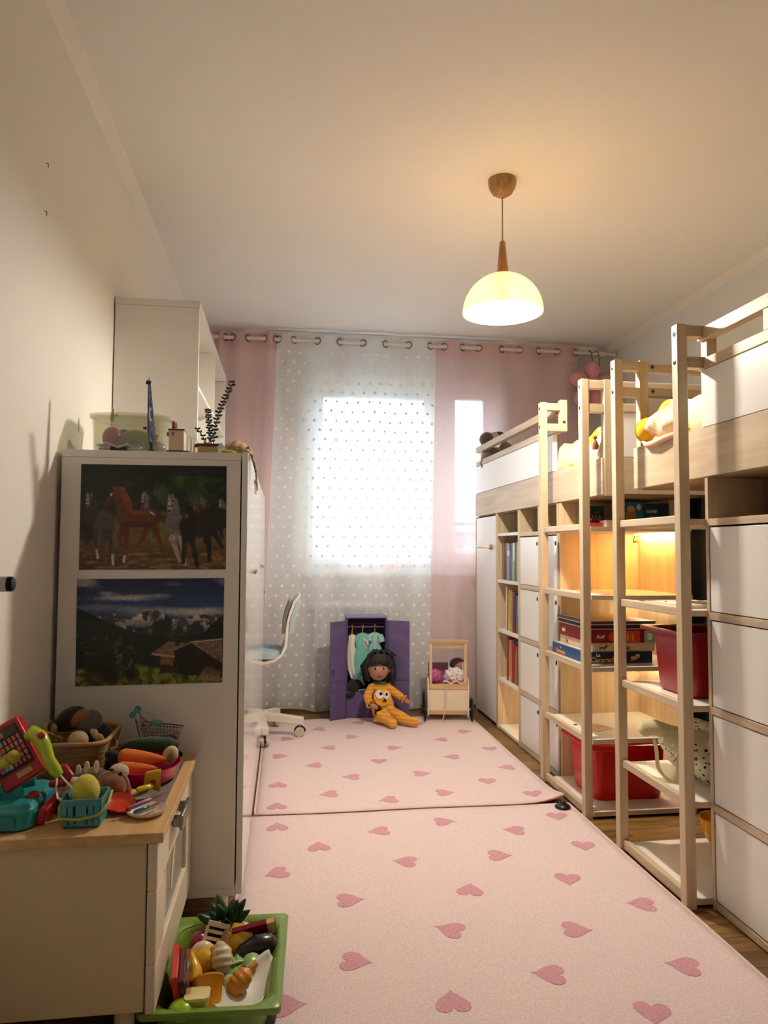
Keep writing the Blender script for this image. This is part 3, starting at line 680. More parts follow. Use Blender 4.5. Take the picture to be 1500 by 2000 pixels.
def alps():
    P = Paint(228, 164, (24, 40, 84)); W_, Hh = P.nx, P.ny; X, Y = P.X, P.Y
    t = np.clip(Y / 60, 0, 1)[..., None]; P.a = np.array((18, 32, 74)) * (1 - t) + np.array((52, 84, 132)) * t
    c = vnoise(W_, Hh, 31, 5, 5, 9)
    for (x, y, rx, ry, k) in ((16, 6, 22, 10, .9), (70, 30, 60, 5.5, 1), (110, 27, 34, 4, .8), (44, 22, 14, 3, .7), (150, 9, 18, 4, .4), (226, 4, 14, 7, .6), (190, 52, 60, 7, 1), (110, 50, 46, 8, .7), (40, 44, 46, 6, .6)):
        P.blend(np.clip(1.25 - np.sqrt(((X - x) / rx) ** 2 + ((Y - y) / ry) ** 2) + (c - .5) * 1.4, 0, 1), (206, 196, 186), k * .85)
    def ridge(h0, amp, seed, fx, dark, snow=None, lvl=0, peaks=()):
        n = vnoise(W_, 4, seed, 6, fx, 2)[1]; y0 = h0 - (n - .5) * amp
        for (px, ph, pw) in peaks: y0 = y0 - ph * np.clip(1 - np.abs(np.arange(W_) - px) / pw, 0, 1)
        m = Y > y0[None, :]; P.blend(m.astype(float), dark)
        if snow:
            r = vnoise(W_, Hh, seed + 1, 6, 26, 14); P.blend(m * np.clip((r - .46) * 7, 0, 1) * np.clip((lvl - Y) / 18 + .45, 0, 1), snow, .9)
    ridge(62, 12, 41, 9, (66, 66, 76), (214, 208, 204), 72, [(48, 12, 24), (112, 12, 26), (124, 6, 10), (196, 6, 30)])
    ridge(74, 12, 51, 7, (40, 44, 50), (176, 174, 172), 84, [(134, 20, 20), (66, 8, 20), (200, 8, 30)])
    P.poly([(0, 44), (18, 52), (46, 66), (80, 80), (118, 92), (118, 164), (0, 164)], (18, 30, 26))
    ridge(92, 10, 61, 6, (20, 30, 22), None); P.poly([(228, 58), (210, 72), (192, 92), (192, 164), (228, 164)], (16, 24, 18))
    g = vnoise(W_, Hh, 71, 6, 12, 10); P.blend((Y > 66) * (g - .5) * 4 * (Y < 126), (58, 76, 44), .45)
    P.blend((Y > 84) * (vnoise(W_, Hh, 73, 6, 30, 20) - .6) * 9 * (X < 110) * (Y < 116), (120, 124, 92), .5)
    P.blend(np.clip((Y - 134 - 5 * np.sin(X / 18)) / 5, 0, 1), (96, 108, 40)); gg = vnoise(W_, Hh, 75, 6, 24, 14); P.blend((Y > 130) * (gg - .45) * 4, (34, 44, 18), .9); P.blend((Y > 138) * (gg < .42), (156, 160, 66), .6)
    for x, y, r in ((44, 138, 17), (70, 128, 14), (54, 150, 12), (84, 146, 11), (30, 130, 10)): P.ell(x, y, r, r * .9, (24, 30, 18), soft=.4)
    P.blend((np.hypot((X - 72) / 15, (Y - 128) / 13) < 1) * (gg - .5) * 6, (124, 112, 70), .7)
    # chalets
    P.poly([(128, 118), (172, 122), (172, 150), (130, 146)], (54, 38, 28)); P.poly([(130, 120), (152, 122), (150, 136), (130, 134)], (128, 86, 54))
    P.poly([(116, 116), (142, 98), (184, 104), (166, 122)], (124, 98, 84)); P.poly([(116, 116), (166, 122), (165, 125), (116, 119)], (178, 152, 130))
    P.poly([(150, 104), (156, 96), (160, 96), (160, 106)], (44, 36, 34))
    P.poly([(150, 112), (178, 100), (228, 134), (228, 156), (160, 150)], (26, 20, 18)); P.poly([(176, 100), (226, 96), (228, 134), (206, 120)], (132, 112, 98))
    P.blend(((X > 176) & (Y > 96) & (Y < 132) & (Y < 100 + (X - 176) * .66)) * ((vnoise(W_, Hh, 81, 3, 60, 44) > .52)), (90, 72, 62), .6)
    P.line([(176, 100), (226, 96)], 1, (190, 176, 160)); P.line([(150, 112), (178, 100), (196, 112)], 1.2, (150, 124, 100))
    for i in range(11): P.line([(190 + i * 1.2, 156 - i * 1.8), (222 + i * .4, 162 - i * 1.5)], 1.1, (150 - 6 * i, 118 - 5 * i, 96 - 5 * i))
    for x in (134, 142, 150): P.poly([(x, 140), (x + 4, 140), (x + 4, 134), (x, 134)], (22, 16, 14))
    P.speck(np.ones((Hh, W_)), 91, .45, (64, 50)); return P
yp = 2.1985
ph = sheet('poster', horses(), [(-.595, yp, 1.349), (-.177, yp, 1.351), (-.174, yp, 1.041), (-.594, yp, 1.039)], POSTER)
tag(ph, 'upper poster on the wardrobe side, horses galloping through dust', 'poster')
pa = sheet('poster', alps(), [(-.598, yp, 1.012), (-.178, yp, 1.015), (-.179, yp, .706), (-.595, yp, .703)], POSTER)
tag(pa, 'lower poster on the wardrobe side, snowy mountains above a chalet', 'poster')

# the open shelf cabinet standing on the wardrobes
t = thing('shelf_cabinet', 'white open shelf cabinet standing high on the wardrobes by the left wall', 'shelf', (-.51, 3.55, 1.392))
ya, yb, xa, xb, z0, z1 = 2.842, 4.115, -.664, -.343, 1.394, 2.075
obj('side_panel', B((xa + .004, ya, z0), (xb, ya + .018, z1 - .028)), WHITE, t, bevel=.001); obj('side_panel', B((xa + .004, yb - .018, z0), (xb, yb, z1 - .028)), WHITE, t, bevel=.001)
obj('top_board', B((xa + .003, ya - .001, z1 - .027), (xb + .002, yb + .001, z1)), WHITE, t, bevel=.001)
obj('bottom_board', B((xa + .004, ya + .018, z0), (xb, yb - .018, z0 + .018)), WHITE, t)
obj('back_panel', B((xa + .004, ya + .018, z0), (xa + .010, yb - .018, z1 - .028)), WHITE, t)
dv = obj('divider', B((xa + .010, 3.50, z0 + .018), (xb - .002, 3.518, z1 - .028)), WHITE, t)
for yy, nm in ((3.498, 'divider'), (yb - .0195, 'far')):
    hol = MB().cyl((xb - .13, yy, 2.0), (xb - .13, yy + .003, 2.0), .012, n=20)
    for k in range(9): hol.cyl((xb - .13, yy, 1.96 - k * .045), (xb - .13, yy + .003, 1.96 - k * .045), .0032, n=8)
    obj('peg_holes', hol, mat('hole_dark', (48, 44, 40), .8), t, kind='stuff')
obj('shelf', B((xa + .010, ya + .018, 1.735), (xb - .004, 3.50, 1.751)), WHITE, t); obj('shelf', B((xa + .010, 3.518, 1.735), (xb - .004, yb - .018, 1.751)), WHITE, t)

# two nails left in the wall
for z, lb in ((2.16, 'small bare nail in the left wall, upper of two'), (2.025, 'small bare nail in the left wall, lower of two')):
    tag(obj('nail', MB().cyl((XL - .004, 2.033, z + .004), (XL + .006, 2.033, z), .0011, n=8).cyl((XL + .006, 2.033, z + .001), (XL + .006, 2.033, z - .011), .0011, n=6), mat('nail_iron', (84, 72, 58), .4, metal=.8), at=(XL, 2.033, z)), lb, 'nail', 'nails in the left wall')

# desk and swivel chair beyond the wardrobes
t = thing('desk', 'white desk standing beyond the wardrobes by the left wall', 'desk', (-.43, 4.52, 0))
obj('top', B((-.655, 4.14, .715), (-.145, 4.885, .737)), WHITE, t, bevel=.002)
for y, x in ((4.16, -.46), (4.84, -.17)): obj('side', B((-.655, y, 0), (x, y + .018, .715)), WHITE, t)
obj('apron', B((-.64, 4.178, .60), (-.62, 4.84, .715)), WHITE, t)
t = thing('pencil_cup', 'teal and white cup at the edge of the desk', 'cup', (-.185, 4.24, .737))
obj('cup', MB().lathe([(0, 0), (.03, 0), (.033, .055), (.030, .055), (.028, .006), (0, .006)], (-.185, 4.24, .737), 20), mat('cup_white', (226, 232, 232), .3), t, 40)
obj('band', MB().lathe([(.0326, .044), (.0345, .044), (.0347, .058), (.0328, .058)], (-.185, 4.24, .737), 20), mat('cup_teal', (30, 110, 96), .4), t, 40)
tag(obj('ruler', MB().obox((-.165, 4.22, .7385 + .0015), (.10, .03, .003), (0, 0, .2)), mat('coral', (226, 96, 70), .5), at=(-.165, 4.22, .7385)), 'coral red ruler poking over the desk edge', 'ruler')
tag(obj('wire_loop', MB().tube([(-.19 + .055 * math.cos(a) + .02, 4.26, .842 + .018 * math.sin(a) + .012 * math.cos(a)) for a in np.linspace(0, 2 * PI, 22, endpoint=False)], .0028, 6, closed=True).tube([(-.215, 4.26, .833), (-.212, 4.25, .80), (-.205, 4.25, .74)], .0028, 6), BLACK, at=(-.19, 4.26, .79), smooth=60), 'black wire loop standing in the cup on the desk', 'wire')

t = thing('swivel_chair', 'white swivel chair with pale blue cushions beside the wardrobe', 'chair', (-.12, 4.32, 0))
CH = mat('chair_white', (226, 218, 202), .4); CB = mat('chair_blue', (176, 194, 204), .85, bump=.2, bscale=220)
cx, cy = -.105, 4.32
sl = [(-.30, .505), (-.10, .47), (.0, .462), (.055, .475), (.095, .505), (.118, .555), (.124, .62), (.128, .68), (.142, .74), (.165, .80), (.196, .838)]
def strip(wd, th, dz=0, lo=0, hi=99, dx=0):
    a = sl[lo:hi]; rings = []
    for i, (x, z) in enumerate(a):
        p0 = a[max(0, i - 1)]; p1 = a[min(len(a) - 1, i + 1)]; tx, tz = p1[0] - p0[0], p1[1] - p0[1]; L = math.hypot(tx, tz); nx, nz = -tz / L, tx / L
        ww = wd(x, z)
        rings.append([(cx + x + nx * s * th / 2 + dx, cy + y, z + nz * s * th / 2 + dz) for s, y in ((-1, -ww), (-1, -ww * .5), (-1, 0), (-1, ww * .5), (-1, ww), (1, ww), (1, ww * .5), (1, 0), (1, -ww * .5), (1, -ww))])
    return MB().loft(rings)
obj('seat_shell', strip(lambda x, z: .20 if z < .6 else .17 - (z - .74) * .25 * (z > .74), .014), CH, t, 50)
obj('seat_cushion', MB().loft([[(px, py, z) for px, py in MB().rrect(cx - .10, cy, .19 - e, .185 - e, .05)] for z, e in ((.478, .012), (.484, 0), (.515, 0), (.524, .015))]), CB, t, 50)
obj('back_pad', strip(lambda x, z: .14, .03, dx=.026, lo=6, hi=10), CB, t, 50)
obj('back_plate', strip(lambda x, z: .15, .018, dx=-.022, lo=6, hi=10), mat('chair_grey', (120, 116, 108), .6), t, 50)
bx_c = -.145
obj('column', MB().cyl((bx_c, cy, .12), (bx_c, cy, .46), .026, n=20).cyl((bx_c, cy, .43), (bx_c, cy, .462), .07, n=20), CH, t, 40)
cx = bx_c
for a in (281, 353, 65, 137, 209):
    an = math.radians(a); dx, dy = math.cos(an), math.sin(an); L = .27
    arm = obj('base_arm', MB().loft([[(cx + dx * r - dy * q * wd, cy + dy * r + dx * q * wd, z) for q, z in ((-1, zc - hh), (1, zc - hh), (1, zc + hh), (-1, zc + hh))] for r, wd, hh, zc in ((.0, .03, .022, .125), (.12, .026, .022, .118), (L, .02, .020, .100))]), CH, t, bevel=.004)
    wx, wy = cx + dx * (L - .022), cy + dy * (L - .022)
    obj('caster', MB().cyl((wx - dy * .022, wy + dx * .022, .027 + .0125), (wx - dy * .004, wy + dx * .004, .027 + .0125), .027, n=20).cyl((wx + dy * .004, wy - dx * .004, .0395), (wx + dy * .022, wy - dx * .022, .0395), .027, n=20).cyl((wx, wy, .04), (wx, wy, .09), .006, n=8), mat('caster_beige', (206, 192, 170), .4), arm, 40)
    obj('caster_hood', MB().tube([(wx + dx * .030 * math.cos(q), wy + dy * .030 * math.cos(q), .0395 + .030 * math.sin(q)) for q in np.linspace(0, PI, 9)], .006, 8), BLACK, arm, 60)

# ================================================================ the low cabinet in the left foreground
DX, DY0, DY1, DZ = -.246, 1.595, 2.185, .503
t = thing('low_cabinet', 'low cream cabinet with birch top and picture door, heaped with toys', 'cabinet', (-.455, 1.89, 0))
obj('top_board', B((XL + .004, DY0, DZ - .022), (DX, DY1, DZ)), BIRCH, t, bevel=.002)
obj('side_panel', B((XL + .012, DY0 + .02, .128), (-.283, DY0 + .038, DZ - .023)), CREAM, t, bevel=.001)
obj('side_panel', B((XL + .012, DY1 - .028, .128), (-.283, DY1 - .010, DZ - .023)), CREAM, t, bevel=.001)
obj('bottom_board', B((XL + .012, DY0 + .038, .128), (-.283, DY1 - .028, .146)), CREAM, t); obj('back_panel', B((XL + .012, DY0 + .038, .146), (XL + .018, DY1 - .028, DZ - .023)), CREAM, t)
for x in (XL + .06, -.33):
    for y in (DY0 + .07, DY1 - .06): obj('leg', MB().cyl((x, y, 0), (x, y, .128), .019, .023, 18), CREAM, t, 40)
d0, d1, e0, e1 = DY0 + .012, DY1 - .006, .126, DZ - .026
fr = 'door_frame'; xa, xb = -.279, -.259; S = .10
dr = obj('door', MB().box((xa, d0, e0), (xb, d1, e0 + S)).box((xa, d0, e1 - S), (xb, d1, e1)).box((xa, d0, e0 + S), (xb, d0 + S, e1 - S)).box((xa, d1 - S, e0 + S), (xb, d1, e1 - S)), mat('door_cream', (226, 214, 190), .35), t, bevel=.003)
obj('door_pane', B((xa + .006, d0 + S, e0 + S), (xa + .010, d1 - S, e1 - S)), mat('pane_grey', (150, 146, 136), .35), dr)
cat = [(0, 0), (.0, .10), (.012, .15), (.006, .175), (.018, .168), (.030, .176), (.026, .15), (.036, .10), (.034, 0)]
obj('pane_print', MB().prism([(a, b * .86) for a, b in cat], (xa + .0102, d0 + S + .05, e0 + S + .006), (0, 1, 0), (0, 0, 1), (.0012, 0, 0)), mat('print_cream', (216, 206, 180), .5), dr)
obj('pane_print', MB().prism([(0, 0), (.02, -.01), (.06, .07), (.075, .13), (.045, .10), (.01, .04)], (xa + .0102, d0 + S + .16, e0 + S + .04), (0, 1, 0), (0, 0, 1), (.0012, 0, 0)), MATS['print_cream'], dr)
obj('handle', MB().obox((xb + .012, 1.80, .452), (.020, .020, .024)).obox((xb + .012, 1.90, .452), (.020, .020, .024)).obox((xb + .024, 1.85, .452), (.010, .13, .036)), mat('handle_steel', (150, 146, 140), .3, metal=1), dr, bevel=.004)
mt = obj('place_mat', MB().obox((-.452, 1.915, DZ + .0012), (.36, .36, .0024)), mat('mat_grey', (112, 106, 98), .8, bump=.3, bscale=400), at=(-.452, 1.915, DZ))
tag(mt, 'grey place mat lying under the toys on the birch top', 'mat')
obj('picture', MB().obox((-.30, 2.065, DZ + .0028), (.05, .06, .0008)), mat('mat_print', (60, 64, 56), .6), mt)

# toy till
T0 = DZ
t = thing('cash_register', 'teal and red toy till with tilted keypad, on the birch top', 'toy', (-.60, 1.74, T0))
TEAL = mat('toy_teal', (44, 142, 146), .35); RED = mat('toy_red', (176, 28, 32), .35); LIME = mat('toy_lime', (170, 192, 40), .25)
obj('base', MB().loft([[(px, py, z) for px, py in MB().rrect(-.592, 1.735, .068 - e, .105 - e, .03)] for z, e in ((T0, .006), (T0 + .006, 0), (T0 + .040, .002), (T0 + .050, .012))]), TEAL, t, 40)
obj('drawer', MB().loft([[(px, y, pz) for px, pz in MB().rrect(-.60, T0 + .021, .045, .013, .005)] for y in (1.64, 1.625)]), mat('toy_teal_deep', (30, 118, 124), .35), t, 40)
obj('drawer_pull', B((-.612, 1.621, T0 + .006), (-.59, 1.626, T0 + .016)), mat('toy_dark_teal', (18, 66, 72), .5), t)
obj('side_tray', MB().obox((-.514, 1.745, T0 + .018), (.018, .16, .034), (0, .2, 0)), RED, t, bevel=.004)
for y in (1.70, 1.78): obj('riser', MB().prism([(0, 0), (.058, 0), (.05, .05), (.012, .05)], (-.62, y, T0 + .044), (1, 0, 0), (0, 0, 1), (0, .012, 0)), TEAL, t, bevel=.002)
obj('push_button', MB().lathe([(0, .012), (.009, .010), (.013, .003), (.013, 0), (0, 0)], (-.545, 1.71, T0 + .049), 18), RED, t, 60)
# keypad slab: u runs down its long side, v across
Tp = Vector((-.590, 1.72, .728)); u_ = Vector((.0725, -.022, -.117)).normalized(); v_ = Vector((-.0725 * 1.15, -.01, -.052)); v_ = (v_ - u_ * v_.dot(u_)).normalized(); n_ = u_.cross(v_)
if n_.y > 0: n_ = -n_
LU, LV = .138, .092
pad = obj('keypad_case', MB().prism([(0, 0), (LU, 0), (LU, LV), (0, LV)], Tp, u_, v_, -n_ * .042), RED, t, bevel=.005)
ol = Tp + n_ * .0006
obj('key_panel', MB().prism([(.012, .008), (.106, .008), (.106, LV - .008), (.012, LV - .008)], ol, u_, v_, n_ * .0012), mat('panel_black', (14, 14, 16), .5), pad)
obj('display', MB().prism([(.014, .012), (.032, .012), (.032, .044), (.014, .044)], ol + n_ * .0012, u_, v_, n_ * .0012), mat('display_olive', (62, 60, 44), .3), pad)
kc = [(206, 92, 84), (196, 130, 110), (190, 190, 176), (206, 140, 60), (120, 170, 170), (186, 170, 90), (180, 90, 130)]
kme = {}
for r in range(6):
    for c in range(7):
        if r == 0 and c < 3: continue
        a0, b0 = .036 - (.018 if r == 0 else 0) + (r - (0 if r == 0 else 1)) * .0132, .012 + c * .0098
        big = c > 3
        o = obj('key', MB().prism([(a0, b0), (a0 + .0105, b0), (a0 + .0105, b0 + (.0084 if big else .0062)), (a0, b0 + (.0084 if big else .0062))], ol + n_ * .0012, u_, v_, n_ * .0016), mat('key_%d' % ((r * 3 + c * (2 if big else 0) + (0 if big else 0)) % 7 if big else (0 if r % 2 else 1)), kc[(r * 3 + c * 2) % 7 if big else (0 if r % 2 else 1)], .5), pad)
obj('label_plate', MB().prism([(.112, .020), (.124, .020), (.124, .054), (.112, .054)], ol, u_, v_, n_ * .001), mat('plate_gold', (206, 160, 92), .5), pad)
obj('holder_arm', MB().tube([(-.52, 1.75, .565), (-.485, 1.735, .572), (-.474, 1.73, .590), (-.486, 1.735, .606), (-.515, 1.745, .60)], .0085, 10), RED, t, 60)
# lime scanner on a white cord
t = thing('hand_scanner', 'lime toy scanner with red trigger leaning on the till', 'toy', (-.52, 1.70, .60))
obj('grip', MB().tube([(-.562, 1.715, .682), (-.548, 1.708, .692), (-.532, 1.70, .684), (-.520, 1.695, .664), (-.508, 1.69, .636), (-.494, 1.688, .614), (-.484, 1.688, .602)], [.010, .0155, .0165, .015, .0125, .0135, .009], 16), LIME, t, 60)
obj('trigger', MB().ell((-.525, 1.687, .690), (.009, .007, .008), 14, 10), RED, t, 60)
obj('cord', MB().tube([(-.484, 1.688, .603), (-.470, 1.684, .590), (-.452, 1.675, .576), (-.440, 1.672, .568)], .0022, 6).tube([(-.505, 1.74, .585), (-.50, 1.72, .566), (-.488, 1.69, .552), (-.468, 1.675, .550)], .0022, 6), mat('cord_white', (226, 216, 196), .5), t, 60)
t = thing('toy_microphone', 'yellow-green toy microphone in front of the keypad', 'toy', (-.60, 1.66, .64))
obj('handle', MB().tube([(-.655, 1.655, .598), (-.60, 1.66, .634), (-.582, 1.662, .646)], [.0065, .0085, .0115], 14), mat('mic_green', (172, 168, 42), .35), t, 60)
obj('head', MB().ell((-.573, 1.663, .652), .0145, 16, 12), mat('mic_head', (176, 164, 44), .6, bump=.6, bscale=500), t, 60)

# wicker basket with plush food and toys
WK = wood('wicker', (118, 90, 48), (162, 128, 74), 'x', 120, 6, .6, .5)
t = thing('wicker_basket', 'brown wicker basket full of plush toys by the wall', 'basket', (-.545, 2.03, DZ))
def bring(z, k=1, cx=-.545, cy=2.035): a = (z - DZ) / .10; return [(px, py, z) for px, py in MB().rrect(cx, cy, (.072 + .022 * a) * k, (.085 + .02 * a) * k, .04, 6)]
obj('bottom', MB().loft([bring(DZ + .003), bring(DZ + .008)]), WK, t)
wv = MB()
for i in range(15):
    z = DZ + .008 + i * .0062; wv.tube(bring(z, 1 + .006 * (i % 2)), .0042, 6, closed=True)
obj('weave', wv, WK, t, 60, kind='stuff')
obj('rim', MB().tube(bring(DZ + .102, 1.015), .0062, 8, closed=True), mat('wicker_rim', (172, 132, 80), .6, bump=.4, bscale=300), t, 60)
st = MB()
for i in range(0, 28, 4): st.tube([bring(DZ + .006, 1.03)[i], bring(DZ + .10, 1.035)[i]], .004, 6)
obj('stakes', st, WK, t, 60, kind='stuff')
obj('loop_handle', MB().tube([(-.455, 2.03, .592), (-.438, 2.02, .588), (-.436, 2.01, .575), (-.45, 2.0, .572)], .005, 8), WK, t, 60)
def plush(c, rough=.95): return mat('plush_%d_%d_%d' % c, c, rough, bump=.5, bscale=350, sheen=.3)
def toy(name, lab, cat, loc, parts, group=None):
    t = thing(name, lab, cat, loc, group)
    for nm, mb, m in parts: obj(nm, mb, m, t, 60)
    return t
toy('plush_toy', 'dark brown plush with flat grey cap, highest in the wicker basket', 'plush toy', (-.535, 2.03, .62),
    [('body', MB().ell((-.558, 2.03, .648), (.045, .032, .030), 16, 12, (0, -.5, 0)), plush((42, 24, 14))), ('fold', MB().ell((-.532, 2.015, .652), (.030, .022, .020), 16, 12, (0, -.6, 0)), plush((136, 94, 54))),
     ('cap', MB().lathe([(0, .026), (.026, .024), (.030, .018), (.030, 0), (0, 0)], n=24).xf(Matrix.Translation((-.505, 2.02, .638)) @ Euler((.9, .1, 0)).to_matrix().to_4x4()), plush((88, 84, 70))),
     ('face', MB().ell((-.512, 2.02, .628), (.026, .022, .018), 16, 10), plush((124, 84, 52)))])
toy('plush_ball', 'round cream plush tucked into the wicker basket', 'plush toy', (-.52, 1.985, .60), [('ball', MB().ell((-.522, 1.968, .607), (.026, .022, .024), 18, 14), plush((196, 172, 132)))])
toy('plush_cow', 'black plush with white patches at the right of the wicker basket', 'plush toy', (-.48, 2.03, .60),
    [('body', MB().ell((-.488, 2.03, .607), (.042, .04, .030), 18, 14, (0, .35, 0)), plush((20, 14, 12))), ('patch', MB().ell((-.486, 1.998, .612), (.010, .012, .026), 12, 10, (.2, -.5, 0)), plush((196, 180, 152))), ('patch', MB().ell((-.472, 2.0, .603), (.008, .010, .016), 12, 10, (.2, -.5, 0)), plush((196, 180, 152)))])
toy('plush_bee', 'small yellow plush at the left of the wicker basket', 'plush toy', (-.60, 2.0, .61), [('body', MB().ell((-.60, 1.985, .634), (.022, .02, .016), 14, 10), plush((170, 138, 60))), ('stripe', MB().ell((-.594, 1.984, .638), (.007, .0215, .0172), 12, 10), plush((80, 50, 26)))])
tb = toy('seed_packet', 'small patterned food packet leaning in the wicker basket', 'packet', (-.585, 1.95, .61), [('packet', MB().obox((-.58, 1.945, .616), (.042, .008, .030), (.2, .45, 0)), blotch('packet_print', (96, 96, 58), [((190, 150, 70), 60, .4), ((120, 40, 30), 90, .32)]))])

# blue shopping basket with a yellow plush egg
t = thing('shopping_basket', 'small turquoise toy basket with green handle at the cabinet edge', 'basket', (-.425, 1.685, DZ))
BK = mat('basket_teal', (74, 144, 154), .4)
def sring(z, g=0): a = (z - DZ) / .062; return [(px, py, z) for px, py in MB().rrect(-.425, 1.675, .036 + .008 * a + g, .033 + .008 * a + g, .008, 3)]
obj('floor_plate', MB().loft([sring(DZ), sring(DZ + .003)]), BK, t)
n_r = len(sring(DZ)); hz = (DZ, DZ + .008, DZ + .018, DZ + .026, DZ + .046, DZ + .062)
wl = MB()
P0 = [Vector(p) for p in sring(DZ)]
def wallbar(za, zb): wl.loft([sring(za), sring(zb), sring(zb, -.003), sring(za, -.003), sring(za)], (False, False))
wallbar(DZ, DZ + .008); wallbar(DZ + .018, DZ + .028); wallbar(DZ + .048, DZ + .062)
for za, zb in ((DZ + .008, DZ + .018), (DZ + .028, DZ + .048)):
    for sd in range(4):
        for q in (-1, -.62, -.15, .15, .62, 1) if sd % 2 == 0 else (-1, -.5, 0, .5, 1):
            am = (za - DZ) / .062; ax, ay = .036 + .008 * am, .033 + .008 * am
            if sd == 0: c = (-.425 + q * (ax - .006), 1.675 - ay - .001, 0)
            elif sd == 2: c = (-.425 + q * (ax - .006), 1.675 + ay + .001, 0)
            elif sd == 1: c = (-.425 + ax + .001, 1.675 + q * (ay - .006), 0)
            else: c = (-.425 - ax - .001, 1.675 + q * (ay - .006), 0)
            wl.obox((c[0], c[1], (za + zb) / 2), (.010, .004, zb - za + .004) if sd % 2 == 0 else (.004, .012, zb - za + .004))
obj('wall', wl, BK, t)
obj('handle', MB().tube([(-.472, 1.70, DZ + .058), (-.475, 1.66, DZ + .040), (-.466, 1.632, DZ + .024), (-.425, 1.626, DZ + .023), (-.385, 1.632, DZ + .030), (-.374, 1.66, DZ + .045), (-.376, 1.70, DZ + .058)], .0035, 8), mat('basket_handle', (150, 160, 50), .4), t, 60)
toy('plush_egg', 'yellow plush egg with little ears sitting in the turquoise basket', 'plush toy', (-.425, 1.685, .51), [('body', MB().ell((-.428, 1.685, .568), (.030, .030, .040), 20, 16, None, lambda d: 1 - .12 * max(0, d.z)), plush((206, 194, 72))), ('ear', MB().ell((-.433, 1.71, .612), (.0062, .006, .013), 10, 8), plush((206, 180, 160))), ('ear', MB().ell((-.413, 1.712, .612), (.0062, .006, .014), 10, 8), plush((206, 180, 160))), ('ear', MB().ell((-.452, 1.715, .606), (.0055, .006, .011), 10, 8), plush((206, 180, 160)))])
toy('plush_kitten', 'cream plush lying between the till and the turquoise basket', 'plush toy', (-.47, 1.76, DZ), [('body', MB().ell((-.475, 1.77, .537), (.036, .04, .032), 16, 12), plush((200, 186, 156))), ('head', MB().ell((-.468, 1.745, .562), (.022, .02, .018), 14, 10), plush((204, 190, 162)))])
toy('plush_bread', 'round dark brown plush loaf behind the yellow egg', 'plush toy', (-.455, 1.86, DZ), [('loaf', MB().ell((-.462, 1.86, .536), (.050, .042, .031), 18, 12), plush((82, 54, 32)))])
toy('plush_nut', 'brown plush walnut with white ears and red scarf, right of the yellow egg', 'plush toy', (-.385, 1.815, DZ),
    [('shell', MB().ell((-.398, 1.80, .537), (.034, .030, .033), 20, 16, None, lambda d: 1 - .10 * math.exp(-(d.x * 6) ** 2) * (d.y < 0) - .06 * math.exp(-((d.z - d.x * .6) * 6) ** 2) * (d.y < 0)), plush((128, 78, 46))), ('rim', MB().tube([(-.398 + .036 * math.cos(a), 1.807, .537 + .034 * math.sin(a)) for a in np.linspace(0, 2 * PI, 24, endpoint=False)], .004, 8, closed=True), plush((176, 140, 112))),
     ('hood', MB().ell((-.388, 1.822, .566), (.024, .020, .019), 16, 12), plush((196, 182, 158))), ('eye', MB().ell((-.400, 1.799, .578), (.006, .003, .0035), 10, 8), plush((46, 28, 20))), ('eye', MB().ell((-.379, 1.799, .568), (.005, .003, .0045), 10, 8), plush((46, 28, 20))), ('scarf', MB().ell((-.366, 1.81, .522), (.012, .014, .018), 12, 10), plush((176, 42, 40)))])
# pink bowl with felt vegetables
t = thing('pink_bowl', 'magenta toy bowl holding felt carrots at the cabinet end', 'bowl', (-.35, 1.975, DZ + .003))
def br(k, z): return [(-.347 + .086 * k * math.cos(a), 1.957 + .104 * k * math.sin(a), z) for a in np.linspace(0, 2 * PI, 40, endpoint=False)]
obj('bowl', MB().loft([br(.72, DZ + .003), br(.88, DZ + .014), br(.97, DZ + .038), br(1.0, DZ + .045), br(.975, DZ + .046), br(.93, DZ + .038), br(.82, DZ + .014), br(.66, DZ + .008)]), mat('magenta', (196, 26, 98), .25, coat=.3), t, 50)
FO = lambda c: mat('felt_%d_%d_%d' % c, c, .95, bump=.4, bscale=300, sheen=.2)
def carrot(lab, a, b, r, leaf, grp='felt carrots in the pink bowl'):
    a, b = Vector(a), Vector(b); t = thing('felt_carrot', lab, 'toy vegetable', tuple(a), grp)
    pts = [a + (b - a) * k for k in (0, .04, .12, .35, .65, .9, 1)]
    obj('root', MB().tube(pts, [r * .4, r * .8, r, r * .95, r * .72, r * .4, r * .12], 16), FO((212, 106, 26)), t, 60)
    if leaf: obj('tuft', MB().ell(tuple(a + (a - b).normalized() * .012), (.022, .012, .016), 12, 10, (0, .5, 0)), FO((38, 44, 30)), t, 60)
carrot('upper felt carrot with dark tuft, lying across the pink bowl', (-.418, 1.95, .566), (-.300, 1.96, .553), .022, True)
carrot('lower felt carrot, nearest the rim of the pink bowl', (-.416, 1.92, .543), (-.315, 1.925, .540), .019, False)
toy('felt_cucumber', 'dark green felt cucumber behind the carrots', 'toy vegetable', (-.35, 2.02, .56), [('skin', MB().tube([(-.425, 2.02, .568), (-.40, 2.018, .576), (-.35, 2.015, .578), (-.30, 2.015, .576), (-.276, 2.015, .570)], [.008, .018, .021, .020, .012], 14), FO((38, 58, 30)))])
toy('felt_pear', 'pale felt half pear with seeds beside the cucumber', 'toy vegetable', (-.29, 1.98, .55), [('flesh', MB().ell((-.293, 1.985, .556), (.020, .014, .026), 16, 12, (0, .4, 0)), FO((206, 192, 140))), ('core', MB().ell((-.292, 1.972, .555), (.008, .004, .014), 12, 10, (0, .4, 0)), FO((130, 132, 74)))])
t = thing('felt_cheese', 'yellow felt square with a red dot hanging over the pink bowl', 'toy food', (-.335, 1.86, .54))
